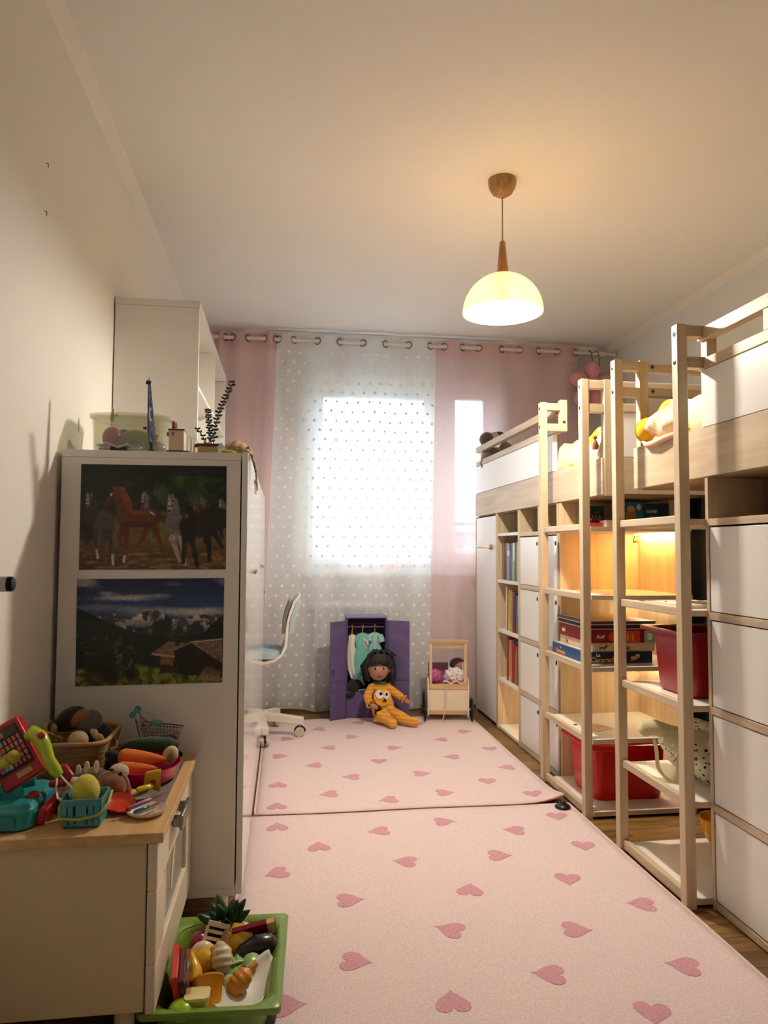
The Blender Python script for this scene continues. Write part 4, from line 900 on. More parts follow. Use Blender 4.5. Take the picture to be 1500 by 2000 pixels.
solid(obj('cloth', MB().grid(lambda u, v: (-.338 + .042 * u + .006 * v * (1 - u), 1.858 + .035 * max(0, v - .85) - .004 * math.sin(v * 3), DZ + .004 + .050 * min(v, .88) + .006 * u * v), 8, 10), FO((206, 162, 40)), t, 60), .002)
obj('dot', MB().cyl((-.313, 1.854, DZ + .027), (-.313, 1.8505, DZ + .027), .0065, n=18), FO((150, 40, 34)), t, 60)
# wire shopping cart
t = thing('toy_shopping_cart', 'little wire shopping cart with blue grips at the cabinet end', 'toy cart', (-.34, 2.12, DZ))
WR = mat('chrome_wire', (150, 146, 140), .25, metal=1); BG = mat('grip_blue', (70, 142, 156), .4)
def cq(u, v, w_):  # basket interior: u along, v across, w up
    xl = -.392 + .018 * (1 - w_) ; xr = -.282 - .012 * (1 - w_); yh_ = .036 - .010 * u; zz = .545 + .012 * u * (1 - w_) + (.062 - .014 * u) * w_
    return (xl + (xr - xl) * u, 2.125 + v * yh_, zz)
wm = MB()
for k in range(7): w_ = k / 6; wm.tube([cq(0, -1, w_), cq(1, -1, w_), cq(1, 1, w_), cq(0, 1, w_)], .0011 if 0 < k < 6 else .0018, 5, closed=True)
for k in range(13):
    u = k / 12; wm.tube([cq(u, -1, 1), cq(u, -1, 0), cq(u, 1, 0), cq(u, 1, 1)], .0010, 5)
for k in range(1, 6):
    v = -1 + k / 3; wm.tube([cq(0, v, 1), cq(0, v, 0), cq(1, v, 0), cq(1, v, 1)], .0010, 5)
obj('wire_basket', wm, WR, t, 60, kind='stuff')
for s in (-1, 1):
    obj('side_frame', MB().tube([(-.412, 2.125 + s * .030, .640), (-.385, 2.125 + s * .032, .600), (-.355, 2.125 + s * .030, .545), (-.345, 2.125 + s * .028, .520), (-.29, 2.125 + s * .026, .519)], .0018, 6), WR, t, 60)
    obj('side_frame', MB().tube([(-.405, 2.125 + s * .030, .628), (-.392, 2.125 + s * .030, .58), (-.380, 2.125 + s * .030, .519)], .0018, 6), WR, t, 60)
    for x in (-.375, -.292): obj('wheel', MB().cyl((x, 2.125 + s * .028 - .003, DZ + .009), (x, 2.125 + s * .028 + .003, DZ + .009), .009, n=16), BLACK, t, 40)
obj('push_bar', MB().cyl((-.412, 2.096, .641), (-.412, 2.154, .641), .006, n=12), BG, t, 60)
for s in (-1, 1): obj('bar_end', MB().cyl((-.412, 2.125 + s * .030, .641), (-.412, 2.125 + s * .040, .641), .009, n=14), BG, t, 50)
obj('child_seat', MB().obox((-.352, 2.125, .612), (.026, .036, .005), (0, .25, 0)), BG, t, bevel=.001)
obj('seat_wire', MB().tube([(-.405, 2.105, .628), (-.372, 2.108, .606), (-.372, 2.142, .606), (-.405, 2.145, .628)], .0014, 5), WR, t, 60)
toy('toy_raspberry', 'dark red toy fruit inside the wire shopping cart', 'toy fruit', (-.32, 2.125, .55), [('fruit', MB().ell((-.318, 2.125, .563), (.022, .018, .015), 16, 12, None, lambda d: 1 + .06 * math.sin(d.x * 18) * math.sin(d.z * 18)), mat('berry', (120, 16, 30), .45))])
toy('dusty_pink_bowl', 'dusty pink toy bowl standing behind the magenta bowl', 'bowl', (-.42, 2.06, DZ), [('bowl', MB().loft([[(-.418 + .05 * k * math.cos(a), 2.085 + .05 * k * math.sin(a), z) for a in np.linspace(0, 2 * PI, 30, endpoint=False)] for k, z in ((.6, DZ + .001), (.85, DZ + .02), (1, DZ + .052), (.96, DZ + .052), (.8, DZ + .022), (.5, DZ + .006))]), mat('dusty_pink', (158, 76, 96), .4))])
# plates and knives at the front edge
def plate(name, lab, c, x, y, z, r, m, tilt=(0, 0, 0)):
    prof = [(0, .002), (r * .62, .002), (r * .72, .004), (r * .97, .012), (r, .013), (r * .985, .009), (r * .74, 0), (0, 0)]
    return toy(name, lab, 'plate', (x, y, z), [('dish', MB().lathe(prof, n=40).xf(Matrix.Translation((x, y, z)) @ Euler(tilt).to_matrix().to_4x4()), m)])
plate('toy_plate', 'white toy plate with red and blue cutlery at the front corner', 0, -.302, 1.708, DZ + .001, .044, mat('plate_white', (222, 206, 184), .3))
plate('toy_plate', 'clear grey toy plate under the yellow knife', 0, -.335, 1.80, DZ + .0035, .040, mat('plate_grey', (150, 140, 126), .2))
plate('toy_plate', 'orange-red toy plate tilted beside the turquoise basket', 0, -.368, 1.738, DZ + .010, .036, mat('plate_red', (196, 54, 26), .3), (.25, .15, 0))
def knife(lab, a, b, ca, cb, k=.5, r=.006, name='toy_knife'):
    a, b = Vector(a), Vector(b); m_ = a + (b - a) * k; t = thing(name, lab, 'toy cutlery', tuple(a))
    obj('grip', MB().tube([a, a + (m_ - a) * .1, a + (m_ - a) * .9, m_], [r * .5, r, r, r * .6], 12, flat=.7), mat('cut_%d_%d_%d' % ca, ca, .25, coat=.3), t, 60)
    obj('blade', MB().tube([m_, m_ + (b - m_) * .3, b], [r * .6, r * 1.05, r * .4], 10, flat=.25), mat('cut_%d_%d_%d' % cb, cb, .3), t, 60)
knife('yellow toy knife lying on the clear grey plate', (-.312, 1.848, DZ + .020), (-.378, 1.79, DZ + .018), (206, 170, 24), (214, 150, 30), .5, .0075)
knife('lilac toy knife with magenta blade across the white plate', (-.335, 1.69, DZ + .021), (-.262, 1.765, DZ + .030), (170, 116, 170), (160, 40, 110), .55, .0075)
knife('dark blue toy spoon with red bowl on the white plate', (-.322, 1.672, DZ + .018), (-.275, 1.728, DZ + .018), (24, 84, 120), (186, 26, 30), .6, .006, 'toy_spoon')
knife('bright red toy spoon at the left rim of the white plate', (-.335, 1.70, DZ + .017), (-.362, 1.683, DZ + .018), (196, 30, 26), (206, 40, 30), .3, .006, 'toy_spoon')

# ================================================================ plastic bins
def bin_box(name, lab, c, x0, x1, y0, y1, z0, hgt, group=None, edge=None):
    """rounded bin with a wide flat rim"""
    t = thing(name, lab, 'bin', ((x0 + x1) / 2, (y0 + y1) / 2, z0), group)
    m = mat('bin_%d_%d_%d' % c, c, .35, coat=.15); mx, my, a, b = (x0 + x1) / 2, (y0 + y1) / 2, (x1 - x0) / 2, (y1 - y0) / 2
    tp = .022; R_ = lambda ins, z, r: [(px, py, z) for px, py in MB().rrect(mx, my, a - ins, b - ins, r, 7)]
    z1 = z0 + hgt
    obj('wall', MB().loft([R_(tp + .028, z0, .035), R_(tp + .020, z0 + .012, .04), R_(tp + .004, z1 - .016, .05), R_(tp + .008, z1 - .010, .05), R_(tp + .012, z1 - .016, .05), R_(tp + .026, z0 + .014, .04), R_(tp + .05, z0 + .006, .03)], (True, True)), m, t, 50)
    obj('rim', MB().loft([R_(.001, z1 - .014, .016), R_(0, z1 - .003, .016), R_(.002, z1, .016), R_(tp - .004, z1 - .001, .045), R_(tp + .006, z1 - .008, .048), R_(tp + .009, z1 - .03, .048), R_(tp + .003, z1 - .03, .048), R_(tp, z1 - .010, .048), R_(.003, z1 - .014, .016)], (False, False)), m, t, 50)
    return t
bin_box('toy_tub', 'green plastic tub heaped with toy food, pushed partly under the low cabinet', (112, 144, 48), -.292, .014, 1.612, 2.020, .003, .116).rotation_euler = (0, 0, -.045)
ZT = .15
TOY = lambda c, r=.28: mat('toyfood_%d_%d_%d' % c, c, r, coat=.25)
def food(name, lab, loc, parts, cat='toy food', group=None):
    t = thing(name, lab, cat, loc, group)
    for nm, mb, m in parts: obj(nm, mb, m, t, 60)
    return t
def leafy(base_, tip, wd, curve=(0, 0, 0)):
    b, tpt = Vector(base_), Vector(tip); ax = tpt - b; sd = ax.cross(Vector((0, -.6, 1))).normalized(); nn = ax.cross(sd).normalized()
    def fn(u, v):
        k = math.sin(PI * min(.98, .12 + .88 * v)) ** .8 * (1 if v < .98 else .2); q = b + ax * v + sd * (u - .5) * wd * k + Vector(curve) * v * v + nn * abs(u - .5) * wd * .35
        return tuple(q)
    return MB().grid(fn, 4, 8)
# pineapple at the far end of the tub
t = thing('toy_pineapple', 'yellow toy pineapple with leafy green crown at the back of the tub', 'toy fruit', (-.11, 1.73, ZT))
obj('fruit', MB().ell((-.095, 1.735, .165), (.046, .042, .052), 24, 18, (.3, .4, 0), lambda d: 1 + .03 * math.sin(d.z * 22 + math.atan2(d.y, d.x) * 6) * math.sin(d.z * 22 - math.atan2(d.y, d.x) * 6)), TOY((218, 172, 40)), t, 60)
LF = mat('leaf_plastic', (24, 62, 28), .35)
for i in range(16):
    a = i * 2.4; r = .018 + .034 * ((i * 7) % 16) / 16; z = .262 - .9 * r + .01 * (i % 3)
    lf = obj('leaf', leafy((-.124, 1.745, .200), (-.128 + r * math.cos(a) * 1.4, 1.748 + r * math.sin(a), z + .01), .026, (0, 0, -.004)), LF, t, 60); solid(lf, .0016)
food('toy_beet', 'magenta toy piece lying left of the white spatula', (-.185, 1.735, ZT), [('body', MB().ell((-.178, 1.728, .172), (.026, .026, .034), 18, 12, (.2, -.3, .2)), TOY((150, 30, 92))), ('cut_face', MB().ell((-.172, 1.708, .160), (.020, .008, .014), 14, 10, (0, .3, 0)), TOY((190, 60, 90))), ('stalk', MB().tube([(-.172, 1.735, .20), (-.160, 1.745, .215), (-.150, 1.75, .216)], [.007, .008, .005], 8), TOY((150, 30, 70)))])
# slotted spatula
t = thing('toy_spatula', 'white slotted toy spatula standing in the middle of the tub', 'toy utensil', (-.14, 1.70, ZT))
o_, u2, v2 = Vector((-.176, 1.690, .168)), Vector((1, .1, -.34)).normalized(), Vector((.30, .35, 1)).normalized()
out = [(0, 0), (.052, 0), (.058, .030), (.053, .045), (.040, .056), (.004, .054), (0, .048)]
fp = MB(); n2_ = u2.cross(v2).normalized()
for a0, a1, b0, b1 in ((0, .058, 0, .010), (0, .007, .010, .044), (.049, .058, .010, .040), (.007, .049, .017, .024), (.007, .049, .031, .038), (.002, .052, .044, .055)):
    fp.prism([(a0, b0), (a1, b0), (a1, b1), (a0, b1)], o_, u2, v2, n2_ * .003)
SPW = mat('spatula_white', (226, 212, 192), .4)
obj('blade', fp, SPW, t, bevel=.0008); obj('blade_back', MB().prism([(.004, .004), (.05, .004), (.05, .046), (.004, .046)], o_ + n2_ * (.006 if n2_.y > 0 else -.006), u2, v2, n2_ * .001), mat('slot_dark', (40, 26, 20), .8), t)  # dark sheet added behind the blade so its slots read dark
obj('shaft', MB().tube([o_ + u2 * .026 + v2 * .004, o_ + u2 * .02 - v2 * .05], .005, 8), SPW, t, 60)
food('toy_eggplant', 'glossy black toy eggplant at the right side of the tub', (-.05, 1.69, ZT), [('skin', MB().tube([(-.100, 1.67, .168), (-.085, 1.675, .176), (-.05, 1.685, .184), (-.022, 1.69, .184), (-.008, 1.69, .180)], [.008, .018, .026, .026, .012], 18), TOY((20, 12, 24)))])
food('toy_chocolate', 'dark red toy packet leaning behind the eggplant', (-.06, 1.725, ZT), [('packet', MB().obox((-.058, 1.722, .200), (.098, .012, .040), (.35, -.16, .10)), TOY((118, 16, 44), .3)), ('end_label', MB().obox((-.0205, 1.7235, .2085), (.018, .0135, .034), (.35, -.16, .10)), TOY((206, 170, 130), .4))])
food('toy_turnip', 'white ridged toy turnip in the centre of the tub', (-.125, 1.64, ZT), [('root', MB().ell((-.124, 1.640, .184), (.023, .022, .038), 24, 36, (-.55, -.1, 0), lambda d: (1 + .055 * math.sin(d.z * 16)) * (1 - .22 * max(0, -d.z))), TOY((222, 208, 176))), ('stalk', MB().tube([(-.121, 1.656, .212), (-.118, 1.664, .226), (-.116, 1.670, .236)], [.010, .008, .004], 10), mat('stalk_brown', (140, 104, 66), .6))])
food('toy_lemon_half', 'knobbly yellow toy lemon left of the turnip', (-.17, 1.655, ZT), [('peel', MB().ell((-.165, 1.655, .170), (.029, .028, .036), 22, 18, (.2, .5, 0), lambda d: 1 + .02 * math.sin(d.x * 40) * math.sin(d.z * 40)), mat('lemon_peel', (216, 166, 24), .35, bump=.5, bscale=260)), ('tip', MB().ell((-.143, 1.655, .198), (.011, .010, .013), 14, 10, (0, .6, 0)), TOY((214, 170, 30))), ('pith', MB().ell((-.168, 1.675, .176), (.030, .02, .034), 16, 12), TOY((222, 212, 180)))])
food('toy_banana', 'shiny yellow toy pepper with curved tip in the left half of the tub', (-.195, 1.61, ZT), [('body', MB().tube([(-.190, 1.640, .205), (-.186, 1.628, .198), (-.178, 1.612, .182), (-.178, 1.598, .168), (-.188, 1.588, .160), (-.198, 1.590, .158)], [.004, .010, .016, .018, .020, .012], 16), TOY((222, 176, 28)))])
food('toy_orange', 'long orange toy fruit behind the yellow pepper', (-.205, 1.65, ZT), [('body', MB().tube([(-.200, 1.665, .182), (-.195, 1.655, .190), (-.200, 1.63, .172), (-.206, 1.605, .150)], [.012, .020, .018, .010], 14), TOY((222, 146, 24)))])
food('toy_berry', 'dark purple toy fruit below the white turnip', (-.14, 1.61, ZT), [('body', MB().ell((-.142, 1.615, .150), .026, 16, 12), TOY((70, 16, 44)))])
food('toy_lettuce', 'pale green crinkled toy lettuce leaf right of the turnip', (-.09, 1.64, ZT), [('leaf', MB().grid(lambda u, v: (lambda a, r: (-.090 + r * math.cos(a) * (1 + .06 * math.sin(9 * a)), 1.636 + r * .75 * math.sin(a), .176 + .22 * r * math.sin(a) - r * r * 3 + .003 * math.sin(9 * a) * v + .0018 * math.sin(40 * u * PI) * v))(2 * PI * u, .004 + .036 * v), 60, 8), mat('lettuce_green', (132, 176, 92), .45, bump=.4, bscale=160)), ('rib', MB().tube([(-.113, 1.63, .178), (-.09, 1.637, .180), (-.068, 1.648, .176)], [.003, .004, .002], 8), TOY((176, 204, 130)))])
food('toy_lime_slice', 'round green toy slice tucked beside the lettuce', (-.06, 1.635, ZT), [('slice', MB().lathe([(0, .006), (.020, .006), (.022, .003), (.020, 0), (0, 0)], n=28).xf(Matrix.Translation((-.058, 1.632, .168)) @ Euler((.5, .3, 0)).to_matrix().to_4x4()), TOY((126, 168, 84)))])
food('toy_pumpkin', 'orange ribbed toy pumpkin at the front right of the tub', (-.085, 1.56, ZT), [('ribs', MB().ell((-.083, 1.567, .178), (.032, .022, .021), 40, 30, (.1, -.6, .5), lambda d: .92 + .12 * abs(math.sin(d.x * 7.5)) * (1 - d.x * d.x * .5)), TOY((206, 130, 30)))])
food('toy_bread_stick', 'small ochre toy stick pointing at the white tray', (-.065, 1.60, ZT), [('stick', MB().tube([(-.085, 1.59, .170), (-.065, 1.605, .180), (-.050, 1.618, .186)], [.006, .0085, .007], 10), TOY((206, 144, 54)))])
food('toy_broccoli', 'dark green toy herb bunch in front of the red dish', (-.128, 1.58, ZT), [('bunch', MB().ell((-.126, 1.575, .176), (.016, .016, .020), 24, 18, None, lambda d: 1 + .12 * math.sin(d.x * 14) * math.sin(d.y * 14 + 1) * math.sin(d.z * 14)), TOY((22, 70, 34)))])
food('toy_sausage', 'red toy dish with a pale slice near the orange cup', (-.105, 1.58, ZT), [('dish', MB().prism([(0, 0), (.03, -.006), (.058, .02), (.066, .052), (.05, .056), (.02, .03)], (-.132, 1.565, .142), (1, .15, 0), (.1, .25, 1), (0, .008, -.003)), TOY((150, 40, 22))), ('slice', MB().lathe([(0, .004), (.013, .004), (.0155, .002), (.015, 0), (0, 0)], n=22).xf(Matrix.Translation((-.103, 1.562, .180)) @ Euler((1.0, .4, 0)).to_matrix().to_4x4()), TOY((216, 196, 150)))])
food('toy_cup', 'orange toy cup lying tipped at the front of the tub', (-.15, 1.55, ZT), [('cup', MB().lathe([(0, -.030), (.024, -.030), (.033, .030), (.0355, .031), (.0355, .034), (.031, .034), (.0225, -.026), (0, -.026)], n=36).xf(Matrix.Translation((-.143, 1.530, .172)) @ Euler((-.85, -.25, 0)).to_matrix().to_4x4()), TOY((228, 146, 20), .3))])
food('toy_container', 'pale yellow toy tub standing left of the orange cup', (-.19, 1.53, ZT), [('wall', MB().loft([[(px, py, z) for px, py in MB().rrect(-.160, 1.500, .022, .018, .008)] for z in (.112, .188)]), TOY((214, 200, 92), .35)), ('lid_edge', MB().loft([[(px, py, z) for px, py in MB().rrect(-.160, 1.500, .0245, .0205, .009)] for z in (.186, .192)]), TOY((224, 212, 150), .35))])
food('toy_lime', 'lime green toy ball at the front rim of the tub', (-.19, 1.48, ZT), [('ball', MB().ell((-.188, 1.483, .172), (.026, .026, .018), 18, 14), TOY((150, 188, 30)))])
food('toy_red_block', 'small red toy piece between the container and the cup', (-.165, 1.53, ZT), [('piece', MB().obox((-.166, 1.515, .148), (.016, .02, .04), (0, .1, 0)), TOY((176, 30, 20)))])
PL = glassy('clear_plastic', (236, 214, 214), .16, .08)
t = thing('toy_box_red', 'red and purple toy package in clear plastic at the left edge of the tub', 'toy package', (-.22, 1.56, ZT))
obj('backing', MB().obox((-.205, 1.565, .182), (.014, .13, .085), (0, -.18, .10)), TOY((196, 36, 38)), t, bevel=.003)
obj('insert', MB().obox((-.191, 1.560, .179), (.012, .125, .078), (0, -.18, .10)), TOY((84, 16, 48)), t, bevel=.003)
obj('blister', MB().obox((-.182, 1.562, .181), (.010, .13, .084), (0, -.18, .10)), PL, t, bevel=.003)
t = thing('toy_tray', 'white toy frying pan lid leaning along the right of the tub', 'toy tray', (-.06, 1.57, ZT))
a_, b_ = Vector((-.118, 1.492, .170)), Vector((-.010, 1.640, .178)); ax = (b_ - a_); sd = Vector((-.50, .36, .22)).normalized()
def tray(u, v):
    wd = .018 + .024 * math.sin(PI * min(1, .25 + .75 * v)) ** .7; q = a_ + ax * v - Vector((0, 0, .020 * math.sin(PI * v))) + sd * (u - .5) * 2 * wd + Vector((0, 0, .012 * (abs(u - .5) * 2) ** 3)); return tuple(q)
solid(obj('dish', MB().grid(tray, 10, 24), mat('tray_white', (206, 202, 190), .4), t, 60), .005)

for o_ in [q for q in COL.objects if q.parent is None and q.get('category') in ('toy food', 'toy fruit', 'toy utensil', 'toy package', 'toy tray') and -.26 < q.location.x < .02 and q.location.y < 1.8 and .1 < q.location.z < .3]:
    up_ = .046 if o_.name.startswith('toy_spatula') else .034 if o_.name.startswith(('toy_container', 'toy_lime', 'toy_box')) else .024
    o_.location = (o_.location.x * 1.11, o_.location.y * 1.11, (o_.location.z + up_) * 1.11 - .121); o_.scale = (1.11,) * 3      # heap lifted, then scaled up about the camera; sits in the low tub
food('toy_bag_dark', 'dark filler toys lying at the bottom of the tub under the white lid', (-.06, 1.75, .02), [('body', MB().ell((-.075, 1.72, .035), (.07, .085, .026), 20, 12), mat('tub_dark_toy', (30, 20, 22), .6)), ('body', MB().ell((-.16, 1.83, .045), (.095, .14, .034), 20, 12), mat('tub_maroon_toy', (70, 20, 36), .5))])  # dark and maroon filler lumps beneath the heap

# ================================================================ toys on top of the poster wardrobe
ZW = 1.393
t = thing('storage_box', 'clear rounded plastic box of toys on the wardrobe top', 'box', (-.50, 2.42, ZW))
FRO = bpy.data.materials.new('frosted_plastic'); FRO.use_nodes = True; N, K = FRO.node_tree.nodes, FRO.node_tree.links; N.remove(N['Principled BSDF'])
tr = N.new('ShaderNodeBsdfTransparent'); tr.inputs[0].default_value = L4((240, 240, 232)); df = N.new('ShaderNodeBsdfDiffuse'); df.inputs[0].default_value = L4((230, 227, 214)); mx = N.new('ShaderNodeMixShader'); mx.inputs[0].default_value = .17
K.new(tr.outputs[0], mx.inputs[1]); K.new(df.outputs[0], mx.inputs[2]); K.new(mx.outputs[0], N['Material Output'].inputs[0])
bx = lambda e, z, g=0: [(px, py, z) for px, py in MB().rrect(-.490, 2.40, .118 + e, .09 + e, .05)]
obj('shell', MB().loft([bx(-.012, ZW), bx(-.004, ZW + .02), bx(.0, ZW + .115), bx(.006, ZW + .118), bx(.006, ZW + .124), bx(-.004, ZW + .124), bx(-.008, ZW + .02)], (True, False)), FRO, t, 60)
obj('lid', MB().loft([bx(.007, ZW + .124), bx(.007, ZW + .130), bx(-.03, ZW + .140)], (True, True)), FRO, t, 60)
food('toy_doll_shoe', 'magenta toy inside the clear box on the wardrobe', (-.55, 2.38, ZW), [('body', MB().ell((-.548, 2.36, ZW + .06), (.03, .025, .035), 14, 10), TOY((170, 30, 110)))], 'toy')
food('toy_frog', 'green toy inside the clear box on the wardrobe', (-.47, 2.39, ZW), [('body', MB().ell((-.478, 2.375, ZW + .055), (.055, .03, .035), 16, 12), TOY((104, 128, 44))), ('body', MB().ell((-.52, 2.40, ZW + .07), (.022, .022, .026), 12, 10), TOY((30, 60, 26)))], 'toy')
food('toy_orange_block', 'orange toy at the right end inside the clear box', (-.42, 2.36, ZW), [('body', MB().obox((-.415, 2.345, ZW + .062), (.026, .02, .022), (0, .3, 0)), TOY((196, 128, 60)))], 'toy')
food('toy_teal_block', 'dark teal toy at the bottom of the clear box', (-.41, 2.37, ZW), [('body', MB().ell((-.412, 2.36, ZW + .028), (.034, .03, .024), 14, 10), TOY((60, 84, 78)))], 'toy')
food('toy_dinosaur', 'tiny yellow-green toy peeping over the clear box', (-.56, 2.44, ZW + .13), [('body', MB().tube([(-.565, 2.44, ZW + .128), (-.565, 2.44, ZW + .15), (-.563, 2.438, ZW + .168)], [.010, .008, .004], 10), TOY((170, 160, 50))), ('arm', MB().tube([(-.562, 2.44, ZW + .148), (-.548, 2.436, ZW + .146)], .004, 8), TOY((170, 160, 50)))], 'toy')
# drone-like grey vehicle lying at the edge
t = thing('toy_vehicle', 'flat grey and white toy vehicle with rotors at the wardrobe edge', 'toy', (-.50, 2.25, ZW))
GR = mat('toy_grey', (150, 150, 150), .4); DK = mat('toy_black', (26, 26, 28), .45)
obj('body', MB().box((-.525, 2.235, ZW + .004), (-.475, 2.265, ZW + .016)), DK, t, bevel=.002)
for x, y in ((-.545, 2.235), (-.545, 2.275), (-.455, 2.235), (-.455, 2.275)): obj('rotor', MB().tube([(x + .016 * math.cos(a), y + .012 * math.sin(a), ZW + .018) for a in np.linspace(0, 2 * PI, 16, endpoint=False)], .0022, 6, closed=True), GR, t, 60)
obj('frame', MB().tube([(-.56, 2.25, ZW + .010), (-.44, 2.25, ZW + .008)], .004, 6).tube([(-.54, 2.228, ZW + .026), (-.50, 2.232, ZW + .012), (-.47, 2.226, ZW + .022)], .0028, 6), GR, t, 60)
# pennant
t = thing('pennant', 'tall blue patterned pennant on a black stand on the wardrobe', 'pennant', (-.412, 2.235, ZW))
def scroll():
    P = Paint(26, 110, (66, 78, 122)); n = vnoise(26, 110, 5, 4, 3, 12)
    P.blend(np.clip(np.cos(n * 34) * 3 - 1.6, 0, 1), (186, 194, 220), .8)
    P.ell(13, 66, 6.5, 15, (226, 228, 236)); P.ell(16, 66, 4.5, 10, (70, 82, 126)); return P
PM = vcol('pennant_print', .7)
def pen(TL, TR, BR, BL): return sheet('banner', scroll(), [TL, TR, BR, BL], PM, t)
pen((-.4185, 2.237, 1.605), (-.409, 2.230, 1.602), (-.390, 2.222, 1.44), (-.418, 2.240, 1.45))
obj('point', MB().prism([(0, 0), (.028, -.008), (.022, -.030)], (-.418, 2.2385, 1.450), (1, -.6, 0), (0, 0, 1), (0, .001, 0)), mat('banner_blue', (78, 90, 136), .7), t)
obj('clip', MB().obox((-.416, 2.234, 1.606), (.014, .006, .012), (0, .2, 0)).tube([(-.415, 2.234, 1.61), (-.4145, 2.234, 1.622)], .0012, 6).obox((-.424, 2.236, 1.466), (.010, .006, .007)), DK, t)
obj('mast', MB().tube([(-.416, 2.237, 1.60), (-.414, 2.238, 1.45), (-.405, 2.236, 1.395)], .0022, 6).lathe([(0, 0), (.012, 0), (.010, .006), (.004, .010), (.004, .03), (0, .03)], (-.404, 2.236, ZW), 14), DK, t, 60)
# little house, frames, planter
t = thing('toy_house', 'small cream toy house with dark roof edge on the wardrobe', 'toy house', (-.335, 2.24, ZW))
obj('walls', MB().box((-.352, 2.225, ZW + .006), (-.308, 2.27, ZW + .068)), mat('house_cream', (216, 194, 160), .5), t, bevel=.001)
obj('base', B((-.358, 2.221, ZW), (-.292, 2.276, ZW + .006)), DK, t); obj('roof', B((-.354, 2.223, ZW + .068), (-.306, 2.272, ZW + .072)), mat('house_red', (110, 50, 48), .5), t)
obj('window', B((-.344, 2.2238, ZW + .052), (-.336, 2.2255, ZW + .062)), mat('house_grey', (110, 112, 100), .5), t)
obj('lamp', MB().ell((-.355, 2.24, ZW + .058), (.006, .006, .008), 10, 8), mat('house_green', (84, 96, 88), .5), t, 60)
food('toy_figure', 'tiny crimson and white toy figure standing on the toy house', (-.34, 2.24, ZW + .072), [('body', MB().lathe([(0, 0), (.006, 0), (.0045, .012), (.005, .020), (.003, .026), (0, .027)], (-.341, 2.238, ZW + .072), 12), TOY((150, 20, 60))), ('wing', MB().ell((-.333, 2.24, ZW + .086), (.006, .003, .011), 10, 8), TOY((226, 220, 210)))], 'toy figure')
t = thing('toy_fence', 'little white toy railing beside the toy house', 'toy', (-.29, 2.24, ZW))
for i in range(3): obj('frame', MB().tube([(-.298 + i * .008, 2.232 + i * .012, ZW + .004), (-.298 + i * .008, 2.232 + i * .012, ZW + .046), (-.290 + i * .008, 2.232 + i * .012, ZW + .050), (-.286 + i * .008, 2.232 + i * .012, ZW + .042), (-.286 + i * .008, 2.232 + i * .012, ZW + .004)], .0016, 6), mat('toy_white', (226, 222, 210), .4), t, 60)
t = thing('toy_planter', 'yellow toy box with purple lid beneath the dark sprig', 'toy', (-.235, 2.25, ZW))
obj('box', MB().box((-.265, 2.228, ZW), (-.205, 2.285, ZW + .022)), mat('planter_yellow', (206, 160, 70), .45), t, bevel=.001); obj('lid', B((-.268, 2.226, ZW + .022), (-.202, 2.287, ZW + .030)), mat('planter_plum', (74, 44, 66), .5), t)
obj('ball', MB().ell((-.272, 2.235, ZW + .024), .006, 10, 8), TOY((130, 36, 70)), t, 60); obj('sheet_edge', B((-.262, 2.2265, ZW + .0225), (-.21, 2.2275, ZW + .029)), mat('planter_light', (206, 196, 200), .5), t)
t = thing('toy_cottage', 'tiny white toy cottage with pitched roof beside the yellow toy box', 'toy house', (-.195, 2.232, ZW))
obj('walls', B((-.206, 2.224, ZW), (-.186, 2.245, ZW + .018)), mat('toy_white', (226, 222, 210), .4), t); obj('roof', MB().prism([(-.005, 0), (.025, 0), (.010, .018)], (-.206, 2.222, ZW + .016), (1, 0, 0), (0, 0, 1), (0, .026, 0)), mat('cottage_roof', (206, 212, 214), .4), t)
obj('brick_row', MB().box((-.24, 2.222, ZW), (-.208, 2.232, ZW + .008)), mat('brick_mint', (150, 176, 160), .4), t)
food('toy_windmill', 'tiny white toy flag on the yellow toy box', (-.24, 2.25, ZW + .03), [('flag', MB().prism([(0, 0), (.010, 0), (.004, .016)], (-.252, 2.24, ZW + .030), (1, 0, 0), (0, 0, 1), (0, .003, 0)).prism([(0, 0), (.011, 0), (.012, .012)], (-.243, 2.24, ZW + .030), (1, 0, 0), (0, 0, 1), (0, .003, 0)), mat('toy_white', (226, 222, 210), .4))], 'toy')
t = thing('plant_sprig', 'dark leafy toy sprig with a tall bent stem on the yellow box', 'plant', (-.222, 2.25, ZW + .03))
PD = mat('sprig_dark', (46, 42, 28), .5)
def sprig(pts, nlv, rl):
    pts = [Vector(p) for p in pts]; obj('stem', MB().tube(pts, .0016, 6), PD, t, 60)
    seg = [(pts[i + 1] - pts[i]).length for i in range(len(pts) - 1)]; tot = sum(seg)
    for k in range(nlv):
        d = tot * (.12 + .88 * k / (nlv - 1)); i = 0
        while i < len(seg) - 1 and d > seg[i]: d -= seg[i]; i += 1
        q = pts[i] + (pts[i + 1] - pts[i]) * min(1, d / seg[i])
        for s in range(3):
            a = k * 1.1 + s * 2.1; dr_ = Vector((math.cos(a), math.sin(a), .3)).normalized(); obj('leaf', MB().ell(tuple(q + dr_ * rl), (rl, rl * .35, rl * .5), 6, 4, (0, -.3, a)), PD, t, 60)
sprig([(-.222, 2.25, 1.42), (-.220, 2.25, 1.47), (-.205, 2.25, 1.53), (-.185, 2.25, 1.575), (-.166, 2.25, 1.62)], 17, .0072)
sprig([(-.228, 2.25, 1.42), (-.234, 2.25, 1.47), (-.240, 2.25, 1.53)], 13, .0066); sprig([(-.238, 2.25, 1.42), (-.262, 2.245, 1.46), (-.272, 2.245, 1.47)], 5, .006)
